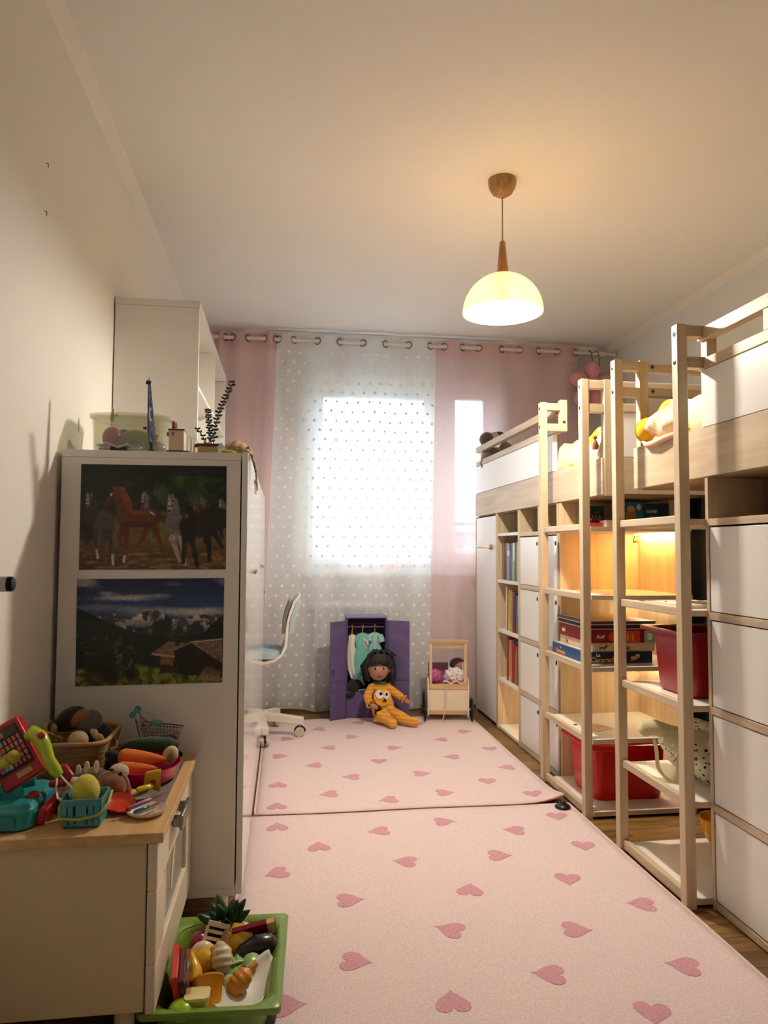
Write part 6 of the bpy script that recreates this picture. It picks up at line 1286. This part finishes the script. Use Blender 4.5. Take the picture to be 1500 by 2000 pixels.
for z in (1.183, .894, .597, .302):
    s_ = obj('led_strip', B((1.690, 3.0, z), (1.698, 3.30, z + .002)), LEDM, tB)
ld = MB()
for k in range(15): ld.box((1.691, 3.0 + k * .02, 1.1815), (1.697, 2.946 + k * .02, 1.183))
obj('led_dots', ld, mat('led_dot', (255, 226, 160), .4, emit=LED * 1.6), tB, kind='stuff')
obj('led_wire', MB().tube([(1.716, 3.326, 1.150), (1.705, 3.322, 1.152), (1.695, 3.318, 1.145), (1.69, 3.312, 1.150), (1.694, 3.305, 1.176)], .0022, 6).cyl((1.715, 3.327, 1.15), (1.712, 3.32, 1.151), .006, n=12), BLACK, tB, 60)

def cupboard(name, lab, cat, y0, y1, cols, z_open, knob_side=1):
    t = thing(name, lab, cat, (1.55, (y0 + y1) / 2, 0))
    xa, xb = FX + .004, 1.90
    T = .016
    for y in (y0, y1 - T): obj('side_panel', B((xa - .004, y, 0), (xb, y + T, 1.335)), ASHZ, t, bevel=.001)
    obj('back_panel', B((xb - .006, y0 + T, .02), (xb, y1 - T, 1.335)), PANEL, t)
    return t, xa, xb, T
def door_column(lab, y0, y1, ya, yb, holes_y):
    t, xa, xb, T = cupboard('door_cupboard', lab, 'cupboard', y0, y1, None, None)
    for z in (.0, .298, .595, .888, 1.183): obj('rail', B((xa - .004, y0 + T, z + (.004 if z == 0 else 0)), (xb - .006, y1 - T, z + (.026 if z == 0 else .0235 if z < 1.1 else .022))), ASH, t, bevel=.001)
    n = len(ya)
    for i in range(n):
        for z0, z1 in ((.031, .294), (.3245, .5915), (.6215, .8845), (.9145, 1.177)):
            d = obj('door', B((xa - .002, ya[i] + .002, z0), (xa + .014, yb[i] - .002, z1)), FRONT, t, bevel=.0012)
            hy_ = holes_y[i]; hz_ = z1 - .038
            obj('finger_hole', MB().cyl((xa - .0028, hy_, hz_), (xa - .0018, hy_, hz_), .0115, n=20), mat('hole_black', (26, 24, 22), .8), d, 40)
        if i: obj('divider', B((xa - .004, ya[i] - .0035, .026), (xb - .006, ya[i] + .0, 1.183)), ASHZ, t)
    for y in (yb[0] - .0, ) if n > 1 else (): obj('cubby_divider', B((xa - .004, y - .008, 1.205), (xb - .006, y + .008, 1.335)), ASHZ, t)
    return t
door_column('cupboard of white square doors with dark finger holes, far side of ladders', 3.364, 3.958, [3.380, 3.640], [3.636, 3.942], [3.40, 3.662])
door_column('cupboard of white square doors at the right edge of the photo', 1.49, 2.118, [1.506, 1.796], [1.792, 2.100], [1.53, 1.812])
# open book column
t, xa, xb, T = cupboard('bookcase', 'narrow open bookcase with three shelves of books under the far bed', 'bookcase', 3.960, 4.392, None, None)
for z in (.006, .298, .598, .903, 1.192): obj('shelf', B((xa - .002, 3.976, z), (xb - .006, 4.376, z + .018)), SHELFW, t, bevel=.001)
obj('inner_back', B((1.66, 3.976, .024), (1.672, 4.376, 1.192)), PANEL, t)
obj('led_strip', B((1.60, 4.0, .2955), (1.606, 4.35, .2975)), LEDM, t)
# tall door
t, xa, xb, T = cupboard('tall_cupboard', 'tall white-doored cupboard at the window end with a peg', 'cupboard', 4.394, 4.892, None, None)
dr = obj('door', B((xa - .002, 4.412, .02), (xa + .014, 4.874, 1.325)), FRONT, t, bevel=.0012)
pg = obj('peg', MB().cyl((xa - .020, 4.50, 1.125), (xa - .105, 4.50, 1.128), .0095, n=16), mat('peg_white', (232, 228, 220), .4), dr, 40)
obj('peg_base', MB().lathe([(.0165, 0), (.0165, .012), (.012, .020), (0, .020)], n=20).xf(Matrix.Translation((xa - .002, 4.50, 1.125)) @ Matrix.Rotation(-PI / 2, 4, 'Y')), LW, pg, 40)

# books: every spine a book of its own
def book(lab, y, z, th, hgt, dp, c, tilt=0, band=None, spiral=False, group=None, x=1.352):
    t = thing('book', lab, 'book', (x, y, z), group)
    m = mat('book_%d_%d_%d' % c, c, .45)
    mb = MB().box((0, 0, 0), (.0015, th, hgt)).box((0, 0, 0), (dp, .0018, hgt)).box((0, th - .0018, 0), (dp, th, hgt))
    pg_ = MB().box((.0015, .0018, .003), (dp - .004, th - .0018, hgt - .003))
    Mx = Matrix.Translation((x, y, z)) @ Matrix.Rotation(tilt, 4, 'X')
    obj('cover', mb.xf(Mx), m, t); obj('pages', pg_.xf(Mx), mat('pages', (222, 212, 190), .8), t)
    if band:
        bc, z0, z1 = band; obj('spine_band', MB().box((-.0006, .0004, z0), (0, th - .0004, z1)).xf(Mx), mat('band_%d_%d_%d' % bc, bc, .5), t)
    if spiral:
        sp = MB()
        for k in range(22): zz = .012 + k * (hgt - .02) / 22; sp.tube([(.004 + .006 * math.cos(a), th * .5, zz + .003 * math.sin(a)) for a in np.linspace(0, 2 * PI, 8, endpoint=False)], .0009, 4, closed=True)
        obj('spiral', sp.xf(Mx), mat('wire_white', (226, 222, 214), .4), t, kind='stuff')
    return t
G1, G2, G3 = 'books on the upper shelf of the bookcase', 'books on the middle shelf of the bookcase', 'books on the lower shelf of the bookcase'
def row(z, y_far, items, grp):
    y = y_far
    for (lab, th, hgt, dp, c, tilt, band, sp) in items:
        y -= th; book(lab, y, z, th - .001, hgt, dp, c, tilt, band, sp, grp); y -= .001 + abs(tilt) * .004
row(.9215, 4.36, [('mauve book at the window end of the upper shelf', .038, .232, .20, (150, 110, 106), 0, None, 0), ('dark red book, second from the window end on the upper shelf', .048, .228, .20, (110, 22, 20), 0, None, 0),
    ('thin pink-grey book right of the dark red one', .020, .232, .20, (190, 160, 160), 0, None, 0), ('light blue book with white top on the upper shelf', .036, .225, .19, (126, 166, 206), 0, ((226, 226, 222), .15, .18), 0),
    ('slate blue book with black head band on the upper shelf', .028, .222, .19, (74, 80, 104), 0, ((24, 28, 28), .18, .222), 0), ('brown thin book beside the slate blue one', .026, .226, .19, (140, 104, 72), 0, ((70, 70, 60), .15, .226), 0),
    ('cream spined book left of the green books', .018, .228, .20, (226, 214, 196), 0, None, 0), ('pale green book on the upper shelf', .026, .228, .20, (112, 168, 130), 0, ((206, 222, 206), .12, .228), 0), ('dark green book on the upper shelf', .030, .230, .20, (18, 88, 62), 0, ((20, 60, 46), .17, .23), 0),
    ('white spiral bound notebook on the upper shelf', .022, .232, .20, (206, 196, 186), 0, None, 1), ('pink thin book at the near end of the upper shelf', .030, .226, .20, (206, 160, 156), 0, None, 0)], G1)
row(.6165, 4.30, [('cream book leaning at the window end of the middle shelf', .034, .262, .20, (222, 208, 186), .03, None, 0), ('thin olive book on the middle shelf', .016, .25, .20, (120, 116, 50), .04, None, 0), ('pale yellow book on the middle shelf', .024, .252, .20, (226, 196, 130), .05, None, 0),
    ('amber yellow book with dark lettering band on the middle shelf', .044, .248, .20, (206, 146, 40), .05, ((190, 176, 40), .0, .05), 0), ('rose grey thin book on the middle shelf', .014, .240, .20, (186, 150, 140), .06, None, 0), ('maroon book on the middle shelf', .040, .238, .20, (100, 30, 44), .06, ((140, 24, 32), .0, .05), 0),
    ('navy thin book on the middle shelf', .018, .236, .20, (36, 44, 80), .07, None, 0), ('teal blue book leaning on the middle shelf', .018, .225, .20, (62, 130, 160), .08, None, 0), ('green and grey picture book at the near end of the middle shelf', .050, .215, .20, (130, 150, 120), .07, ((104, 130, 50), .0, .10), 0)], G2)
row(.3165, 4.28, [('pink-red thin book at the window end of the lower shelf', .018, .262, .20, (206, 96, 92), .02, None, 0), ('crimson book on the lower shelf', .024, .258, .20, (156, 30, 40), .03, None, 0), ('orange book on the lower shelf', .036, .248, .20, (226, 146, 50), .03, ((230, 190, 120), .0, .03), 0), ('lilac grey book on the lower shelf', .020, .250, .20, (176, 150, 160), .04, None, 0),
    ('scarlet book on the lower shelf', .026, .248, .20, (176, 24, 32), .05, None, 0), ('brick red book on the lower shelf', .036, .236, .20, (160, 44, 28), .05, None, 0), ('cream thin book on the lower shelf', .012, .22, .20, (222, 196, 140), .06, None, 0), ('olive brown book on the lower shelf', .036, .232, .20, (104, 92, 56), .05, ((150, 50, 40), .19, .232), 0),
    ('purple edged book with pale label on the lower shelf', .016, .182, .20, (82, 66, 110), .05, None, 0), ('dark patterned book at the near end of the lower shelf', .040, .182, .19, (52, 50, 48), .05, ((150, 150, 160), .13, .17), 0)], G3)
bd = thing('flat_book', 'dark blue book lying flat on top of the lower row', 'book', (1.44, 4.10, .565), G3)
obj('cover', MB().obox((1.45, 4.075, .563), (.19, .16, .016)), mat('book_36_48_62', (36, 48, 62), .5), bd, bevel=.001)

# board games on the lit shelf
WT = mat('print_white', (232, 226, 214), .5); ORG = mat('print_orange', (226, 150, 60), .5); TAN = mat('print_tan', (206, 160, 90), .5)
def game(lab, x0, x1, y0, y1, z0, z1, c, grp='board games on the lit shelf', edge=None):
    t = thing('board_game', lab, 'game box', ((x0 + x1) / 2, (y0 + y1) / 2, z0), grp)
    obj('tray', B((x0 + .0015, y0 + .0015, z0), (x1 - .0015, y1 - .0015, z0 + (z1 - z0) * .35)), mat('game_tray', (206, 200, 190), .6), t)
    obj('lid', B((x0, y0, z0 + .004), (x1, y1, z1)), mat('game_%d_%d_%d' % c, c, .35), t, bevel=.0008); return t
ZS = .6188
g = game('blue board game box lettered La Cucaracha, bottom of the stack', 1.275, 1.575, 2.93, 3.315, ZS, ZS + .052, (30, 76, 132))
TB = mat('game_top_print', (196, 186, 170), .45, var=.3, bscale=60)
obj('top_print', B((1.282, 2.94, ZS + .052), (1.568, 3.305, ZS + .0525)), TB, g)
NAVY = mat('game_navy', (22, 30, 58), .4); obj('front_print', B((1.277, 2.9292, ZS + .005), (1.573, 2.93, ZS + .050)), NAVY, g)
text('lettering', 'La', .020, WT, g, (1.320, 2.9288, ZS + .033), (1, 0, 0), (0, 0, 1), bold=.0006); text('lettering', 'Cucaracha', .030, TAN, g, (1.295, 2.9288, ZS + .010), (1, 0, 0), (0, 0, 1), bold=.0008)
text('lettering', 'La', .016, ORG, g, (1.2748, 3.22, ZS + .032), (0, -1, 0), (0, 0, 1), bold=.0006); text('lettering', 'Cucaracha', .026, ORG, g, (1.2748, 3.27, ZS + .010), (0, -1, 0), (0, 0, 1), bold=.0008, )
bug = MB().ell((1.490, 2.928, ZS + .026), (.016, .001, .009), 14, 8).ell((1.510, 2.928, ZS + .030), (.007, .001, .006), 12, 8)
for k in range(3): bug.tube([(1.480 + .01 * k, 2.9284, ZS + .024), (1.474 + .012 * k, 2.9284, ZS + .010)], .0010, 5)
obj('bug_picture', bug, TAN, g, 60); obj('hat_picture', MB().ell((1.508, 2.9282, ZS + .038), (.010, .001, .003), 12, 8), WT, g, 60)
g = game('cream board game box with a brown dachshund on its edge', 1.305, 1.590, 2.935, 3.290, ZS + .053, ZS + .085, (216, 192, 150))
z = ZS + .053
BRN = mat('print_brown', (110, 50, 34), .5)
text('lettering', 'Rysotek', .023, mat('print_red', (150, 40, 34), .5), g, (1.400, 2.9342, z + .008), (1, 0, 0), (0, 0, 1), bold=.0008)
dog = MB().obox((1.352, 2.9344, z + .016), (.026, .001, .006)).obox((1.367, 2.9344, z + .021), (.007, .001, .010), (0, .5, 0)).obox((1.373, 2.9344, z + .024), (.009, .001, .004)).obox((1.341, 2.9344, z + .011), (.003, .001, .008)).obox((1.362, 2.9344, z + .011), (.003, .001, .008)).obox((1.338, 2.9344, z + .021), (.002, .001, .009), (0, -.6, 0))
obj('dog_picture', dog, BRN, g); obj('corner_print', B((1.3055, 2.9345, z + .005), (1.318, 2.935, z + .030)), WT, g)
text('lettering', 'Ry', .020, BRN, g, (1.3048, 3.22, z + .008), (0, -1, 0), (0, 0, 1), bold=.0006)
g = game('dark red board game box in the middle of the stack', 1.300, 1.600, 2.930, 3.285, ZS + .086, ZS + .146, (128, 18, 30))
z = ZS + .086
text('lettering', 'Ruff', .022, WT, g, (1.322, 2.9294, z + .024), (1, 0, 0), (0, 0, 1), bold=.0002, shear=.2)
obj('print_patch', B((1.430, 2.9294, z + .006), (1.520, 2.93, z + .056)), mat('print_vermilion', (206, 70, 34), .45), g); obj('print_patch', MB().cyl((1.395, 2.9295, z + .03), (1.395, 2.93, z + .03), .018, n=20), mat('print_vermilion', (206, 70, 34), .45), g)
obj('print_patch', B((1.540, 2.9294, z + .004), (1.592, 2.93, z + .056)), mat('print_mint', (150, 176, 150), .5), g); obj('print_patch', MB().ell((1.566, 2.929, z + .03), (.012, .001, .016), 14, 10), WT, g)
obj('print_patch', MB().box((1.46, 2.929, z + .014), (1.468, 2.9294, z + .046)).box((1.482, 2.929, z + .014), (1.49, 2.9294, z + .046)), ORG, g)
text('lettering', 'Ruff', .024, WT, g, (1.2994, 3.255, z + .022), (0, -1, 0), (0, 0, 1), bold=.0006)
g = game('dark slim board game box under the top one', 1.296, 1.588, 2.932, 3.292, ZS + .147, ZS + .166, (36, 28, 30))
g = game('flat gilt-topped board game box, topmost on the stack', 1.292, 1.592, 2.928, 3.296, ZS + .167, ZS + .182, (66, 58, 54))
obj('top_print', B((1.298, 2.935, ZS + .182), (1.586, 3.29, ZS + .1824)), mat('gilt_print', (206, 166, 96), .4, var=.3, bscale=50), g)
# sheets of paper
tag(obj('paper_sheet', MB().obox((1.375, 3.05, .3245), (.11, .10, .0006), (0, 0, .5)), mat('paper_print', (196, 172, 130), .8, var=.35, bscale=70), at=(1.375, 3.05, .3242)), 'printed paper sheet lying on the lit shelf above the bright red bin', 'paper')
tag(obj('paper_sheet', MB().obox((1.345, 3.02, .3255), (.07, .05, .0006), (0, 0, -.3)), mat('paper_print2', (206, 180, 138), .8, var=.35, bscale=70), at=(1.345, 3.02, .3252)), 'smaller printed slip overlapping the paper sheet', 'paper')
tag(obj('coin', MB().cyl((1.30, 3.11, .3237), (1.30, 3.11, .326), .009, n=18), mat('coin_brass', (120, 96, 50), .35, metal=.8), at=(1.30, 3.11, .3237)), 'small brass disc on the lit shelf near the far ladder upright', 'disc')
t = thing('notebook', 'white notebook lying on the second shelf behind the nearer ladder', 'book', (1.36, 2.28, .916))
obj('cover', MB().obox((1.36, 2.29, .922), (.15, .20, .011), (0, 0, .08)), mat('book_226_220_206', (226, 220, 206), .5), t, bevel=.001); obj('stud', MB().cyl((1.30, 2.32, .9275), (1.30, 2.32, .930), .004, n=12), BLACK, t)
t = thing('sheaf', 'thin sheaf of cream paper beside the white notebook', 'paper', (1.32, 2.42, .916)); obj('sheets', MB().obox((1.42, 2.47, .918), (.21, .13, .004), (0, 0, -.1)), mat('paper_cream', (216, 200, 160), .7), t)
# dim boxes on the top shelves
ZT2 = 1.2048
def picbox(lab, x0, x1, y0, y1, z0, z1, c, pics, grp='boxes on the top shelf', txt=None):
    t = thing('toy_carton', lab, 'box', ((x0 + x1) / 2, (y0 + y1) / 2, z0), grp); obj('carton', B((x0, y0, z0), (x1, y1, z1)), mat('carton_%d_%d_%d' % c, c, .45), t, bevel=.001)
    for (a, b, cc, d, col_) in pics: obj('print_patch', MB().ell((x0 + (x1 - x0) * a, y0 - .0004, z0 + (z1 - z0) * b), ((x1 - x0) * cc, .0008, (z1 - z0) * d), 16, 10), mat('pr_%d_%d_%d' % col_, col_, .5), t)
    if txt: text('lettering', txt[0], txt[1], txt[2], t, (x0 + (x1 - x0) * .12, y0 - .0008, z0 + (z1 - z0) * .62), (1, 0, 0), (0, 0, 1), bold=.0003)
    return t
picbox('blue toy carton with a figure, on the top shelf between the ladders', 1.475, 1.59, 3.02, 3.10, ZT2, ZT2 + .118, (44, 104, 150), [(.5, .42, .22, .30, (150, 110, 70)), (.5, .72, .16, .14, (206, 160, 120)), (.82, .8, .10, .12, (196, 210, 210))])
picbox('dark blue toy carton right of the figure carton', 1.594, 1.715, 3.03, 3.12, ZT2, ZT2 + .112, (38, 60, 90), [(.35, .3, .14, .2, (100, 110, 130)), (.82, .3, .10, .14, (106, 140, 60)), (.9, .28, .05, .08, (150, 150, 190))], txt=('GAME', .020, WT))
picbox('green toy carton at the far end of the top shelf', 1.375, 1.462, 3.14, 3.24, ZT2, ZT2 + .105, (40, 76, 44), [(.6, .5, .3, .26, (130, 150, 50)), (.6, .3, .2, .14, (170, 130, 60))])
tag(obj('red_case', B((1.32, 3.02, ZT2), (1.40, 3.10, ZT2 + .022)), mat('case_red', (150, 34, 28), .4), at=(1.36, 3.06, ZT2), bevel=.002), 'flat red case lying on the top shelf behind the ladder post', 'case')
tag(obj('white_case', B((1.402, 2.99, ZT2), (1.45, 3.06, ZT2 + .034)), mat('case_white', (226, 214, 210), .4), at=(1.42, 3.02, ZT2), bevel=.002), 'small white box beside the red case on the top shelf', 'box')
t = thing('marker_set', 'dark box with pink scribbled lettering above the red case', 'box', (1.36, 3.08, ZT2 + .023)); obj('carton', B((1.345, 3.11, ZT2), (1.44, 3.135, ZT2 + .072)), mat('carton_dark', (40, 32, 38), .5), t)
for k in range(5): obj('scribble', MB().tube([(1.352 + k * .017, 3.1092, ZT2 + .036), (1.358 + k * .017, 3.1090, ZT2 + .060), (1.366 + k * .017, 3.1092, ZT2 + .040)], .0016, 5), mat('scribble_pink', (206, 120, 150), .5), t)
picbox('dim picture carton in the open cubby at the right edge', 1.50, 1.66, 2.0, 2.07, 1.2055, 1.31, (92, 78, 62), [(.3, .4, .2, .25, (150, 110, 70)), (.7, .4, .14, .2, (120, 60, 50))], grp='boxes in the cubby', txt=('RUM', .030, mat('print_dark', (40, 36, 34), .6)))

bin_box('storage_bin', 'dark red bin on the middle shelf behind the nearer ladder', (152, 12, 26), 1.275, 1.690, 2.165, 2.470, .6192, .218, 'red storage bins')
bin_box('storage_bin', 'bright red bin on the floor shelf behind the further ladder', (200, 6, 14), 1.288, 1.685, 2.93, 3.262, .0322, .240, 'red storage bins')
t = thing('plastic_bowl', 'translucent yellow-orange bowl on the lowest shelf by the square doors', 'bowl', (1.585, 2.465, .032))
yb = mat('bowl_yellow', (226, 160, 24), .3, coat=.2)
obj('bowl', MB().lathe([(0, 0), (.030, 0), (.036, .005), (.058, .034), (.072, .074), (.077, .104), (.0745, .104), (.069, .074), (.054, .036), (.032, .008), (0, .006)], (1.585, 2.465, .0318), 40), yb, t, 60)
# printed bag
t = thing('drawstring_bag', 'cream speckled fabric bag with straps on the fourth shelf behind the ladder', 'bag', (1.42, 2.35, .324))
TZ = blotch('speckled_cloth', (226, 220, 196), [((30, 44, 34), 46, .20), ((80, 90, 60), 70, .22), ((160, 60, 30), 22, .12)], bump=.4)
def bagf(d): return 1 + .08 * math.sin(d.x * 7 + d.z * 4) + .05 * math.sin(d.y * 11 + d.z * 6)
obj('body', MB().ell((1.462, 2.345, .412), (.155, .14, .100), 44, 30, (0, .05, 0), lambda d: bagf(d) * (1 if d.z > -.85 else .85 / max(.86, -d.z))), TZ, t, 180)
obj('rolled_top', MB().tube([(1.240, 2.385, .470), (1.252, 2.375, .488), (1.275, 2.36, .494), (1.31, 2.335, .485), (1.345, 2.31, .474), (1.39, 2.29, .462), (1.44, 2.28, .452)], [.016, .026, .027, .024, .030, .040, .046], 18), mat('bag_olive', (188, 180, 138), .9, bump=.5, bscale=90), t, 60)
obj('hem_band', MB().tube([(1.292, 2.33, .462), (1.32, 2.306, .455), (1.355, 2.285, .440)], [.020, .030, .030], 16), mat('bag_plain', (196, 188, 146), .9, bump=.3, bscale=120), t, 60)
def strap(pts, wd, nm='strap'):
    pts = [Vector(p) for p in pts]; L, Rr = [], []
    for i, p in enumerate(pts): L.append(p + Vector(wd) * .5); Rr.append(p - Vector(wd) * .5)
    mb = MB().add(L + Rr, [(i, i + 1, len(pts) + i + 1, len(pts) + i) for i in range(len(pts) - 1)]); o = obj(nm, mb, mat('strap_cream', (200, 190, 142), .9), t, 60); solid(o, .003); sub(o, 2); return o
strap([(1.262, 2.345, .462), (1.266, 2.34, .436), (1.268, 2.335, .405), (1.266, 2.335, .380), (1.272, 2.33, .355), (1.288, 2.315, .336), (1.300, 2.30, .326)], (.009, -.013, .004))
strap([(1.322, 2.275, .450), (1.308, 2.262, .420), (1.303, 2.258, .385), (1.306, 2.26, .350), (1.304, 2.262, .327)], (.020, -.012, 0))
obj('strap_tip', MB().obox((1.312, 2.292, .452), (.028, .012, .022), (0, .5, .2)), mat('strap_white', (226, 220, 206), .8), t, bevel=.003)
obj('cord', MB().tube([(1.40, 2.215, .47), (1.44, 2.205, .45), (1.47, 2.205, .40), (1.475, 2.21, .36)], .006, 8), mat('bag_plain', (196, 188, 146), .9), t, 60)
# foot switch on the rug
t = thing('foot_switch', 'black round foot switch lying at the rug edge by the far ladder', 'switch', (1.183, 2.972, .0125))
obj('base', MB().lathe([(0, 0), (.030, 0), (.033, .004), (.031, .010), (.020, .017), (0, .018)], (1.183, 2.972, .0128), 30), BLACK, t, 50); obj('button', MB().lathe([(.013, 0), (.013, .006), (.011, .009), (0, .010)], (1.186, 2.976, .029), 22), mat('switch_button', (30, 30, 32), .3), t, 50)
obj('cord', MB().tube([(1.208, 2.985, .018), (1.225, 2.995, .006), (1.245, 3.01, .005), (1.29, 3.03, .004), (1.33, 3.05, .0035)], .003, 6), BLACK, t, 60)

# mattresses, bedding, plush toy on the beds
def bedding(lab, lab2, y0, y1, hump, over=None, seed=0):
    m = thing('mattress', lab2, 'mattress', (1.86, (y0 + y1) / 2, 1.354)); obj('core', B((FX + .024, y0 + .02, 1.354), (2.37, y1 - .02, 1.47)), mat('mattress_white', (216, 208, 196), .9), m, bevel=.02)
    t = thing('duvet', lab, 'duvet', (1.86, (y0 + y1) / 2, 1.47))
    r = np.random.default_rng(seed); ph = r.uniform(0, 6, 6)
    def fn(u, v):
        x = FX + .006 + .98 * u; y = y0 + .01 + (y1 - y0 - .02) * v; e = min(1, u / .05, (1 - u) / .03); ev = min(1, v / .02, (1 - v) / .02)
        k = max(0, min(e, ev)) ** .5
        z = 1.475 + (hump(y) + .014 * math.sin(y * 13 + ph[0]) * math.sin(x * 9 + ph[1]) + .010 * math.sin(y * 29 + ph[2] + x * 7) + .02 * math.sin(x * 4 + ph[3])) * k
        return (x + (.004 * math.sin(y * 17 + ph[4])) * (u < .1), y, z)
    o = obj('cover', MB().grid(fn, 40, 90), BED, t, 180, rc=False); solid(o, .012, -1)
    return t
BED = blotch('bedding_print', (236, 214, 182), [((226, 192, 36), 6.5, .33), ((230, 178, 156), 5, .30), ((222, 196, 70), 8, .20)], bump=.3)
bedding('peach and yellow patterned duvet on the far loft bed', 'white mattress of the far loft bed', 2.885, 4.87, lambda y: .150 - .06 * max(0, (y - 3.3)), None, 3)
dv = bedding('peach and yellow patterned duvet on the near loft bed, bulging at the end', 'white mattress of the near loft bed', .53, 2.56, lambda y: .140, None, 5)
obj('folded_end', MB().ell((1.43, 2.40, 1.556), (.125, .175, .068), 36, 24, (.0, .1, 0), lambda d: 1 + .07 * math.sin(d.y * 7 + d.z * 5) + .04 * math.sin(d.y * 17)), BED, dv, 180)
obj('underside_fold', MB().tube([(1.318, 2.50, 1.510), (1.312, 2.46, 1.492), (1.310, 2.40, 1.489), (1.311, 2.33, 1.497), (1.316, 2.28, 1.502), (1.325, 2.20, 1.508)], [.004, .010, .012, .011, .009, .004], 10), mat('peach_lining', (226, 176, 154), .9), dv, 60)
obj('yellow_patch', MB().ell((1.345, 2.505, 1.553), (.048, .050, .050), 22, 16), mat('bed_yellow', (214, 176, 24), .9), dv, 180)
t = thing('charm', 'small brown charm hanging by the further ladder post on the far bed', 'charm', (1.34, 2.92, 1.60)); obj('knot', MB().ell((1.324, 2.925, 1.592), .009, 12, 8), mat('charm_brown', (120, 88, 64), .8), t, 60)
obj('tassel', MB().lathe([(.004, 0), (.010, -.012), (.016, -.03), (.013, -.044), (0, -.046)], (1.324, 2.925, 1.585), 14), mat('charm_tan', (150, 110, 80), .9, bump=.5, bscale=200), t, 60)
def fur(c): return mat('fur_%d_%d_%d' % c, c, 1, bump=1.2, bscale=120, sheen=.4)
t = thing('plush_bear', 'brown and grey plush animal peeking over the far bed rail', 'plush toy', (1.43, 4.78, 1.60))
fd = lambda d: 1 + .04 * math.sin(d.x * 31 + d.z * 17) * math.sin(d.y * 29)
obj('body', MB().ell((1.42, 4.74, 1.70), (.10, .10, .11), 24, 18, None, fd), fur((104, 82, 66)), t, 60)
obj('head', MB().ell((1.362, 4.73, 1.862), (.052, .055, .050), 26, 20, None, fd), fur((92, 66, 56)), t, 60); obj('muzzle', MB().ell((1.412, 4.72, 1.868), (.034, .045, .046), 22, 16, None, fd), fur((170, 166, 158)), t, 60); obj('ear', MB().ell((1.455, 4.73, 1.895), (.036, .04, .022), 20, 14, (0, .3, 0), fd), fur((40, 36, 36)), t, 60)
obj('arm', MB().tube([(1.46, 4.70, 1.83), (1.51, 4.68, 1.78), (1.52, 4.67, 1.70), (1.50, 4.66, 1.65)], [.03, .045, .04, .03], 14), fur((104, 82, 66)), t, 60)
# pink balloons hanging from the rod end
BAL = mat('balloon_pink', (228, 158, 168), .4, coat=.15)
for i, (x, y, z, ang, lb) in enumerate(((2.185, 4.86, 2.400, 0, 'pink balloon at the top of the bunch, hung from the curtain rod'), (2.085, 4.86, 2.335, 1.1, 'pink balloon at the upper left of the bunch'), (2.105, 4.86, 2.205, 2.2, 'pink balloon at the lower left of the bunch'), (2.215, 4.86, 2.195, 3.6, 'pink balloon at the bottom right, seen through the ladder'), (2.285, 4.86, 2.320, 5.0, 'pink balloon at the right of the bunch behind the ladder post'))):
    b = thing('balloon', lb, 'balloon', (x, y, z), 'pink balloons under the curtain rod')
    obj('skin', MB().ell((x, y, z), (.056, .056, .070), 24, 18, (0, -ang, 0), lambda d: 1 - .10 * max(0, -d.z)), BAL, b, 60)
    kx, kz = -math.sin(-ang) * -.03, -math.cos(ang) * .03
    obj('knot', MB().tube([(x + .010 + .012 * math.cos(q), y - .0565, z + .006 + .012 * math.sin(q)) for q in np.linspace(0, 2 * PI, 14, endpoint=False)], .0026, 6, closed=True), mat('balloon_knot', (222, 160, 160), .5), b, 60)
t = thing('balloon_string', 'dark string tying the balloon bunch to the curtain rod', 'string', (2.20, 4.90, 2.56))
obj('strand', MB().tube([(2.185, 4.915, 2.57), (2.183, 4.87, 2.54), (2.185, 4.86, 2.472)], .0022, 6).tube([(2.235, 4.92, 2.568), (2.25, 4.90, 2.55), (2.246, 4.868, 2.45), (2.245, 4.868, 2.34)], .0022, 6).tube([(2.185, 4.92, 2.566), (2.21, 4.915, 2.548), (2.24, 4.92, 2.568)], .0022, 6), mat('string_dark', (54, 50, 48), .7), t, 60)
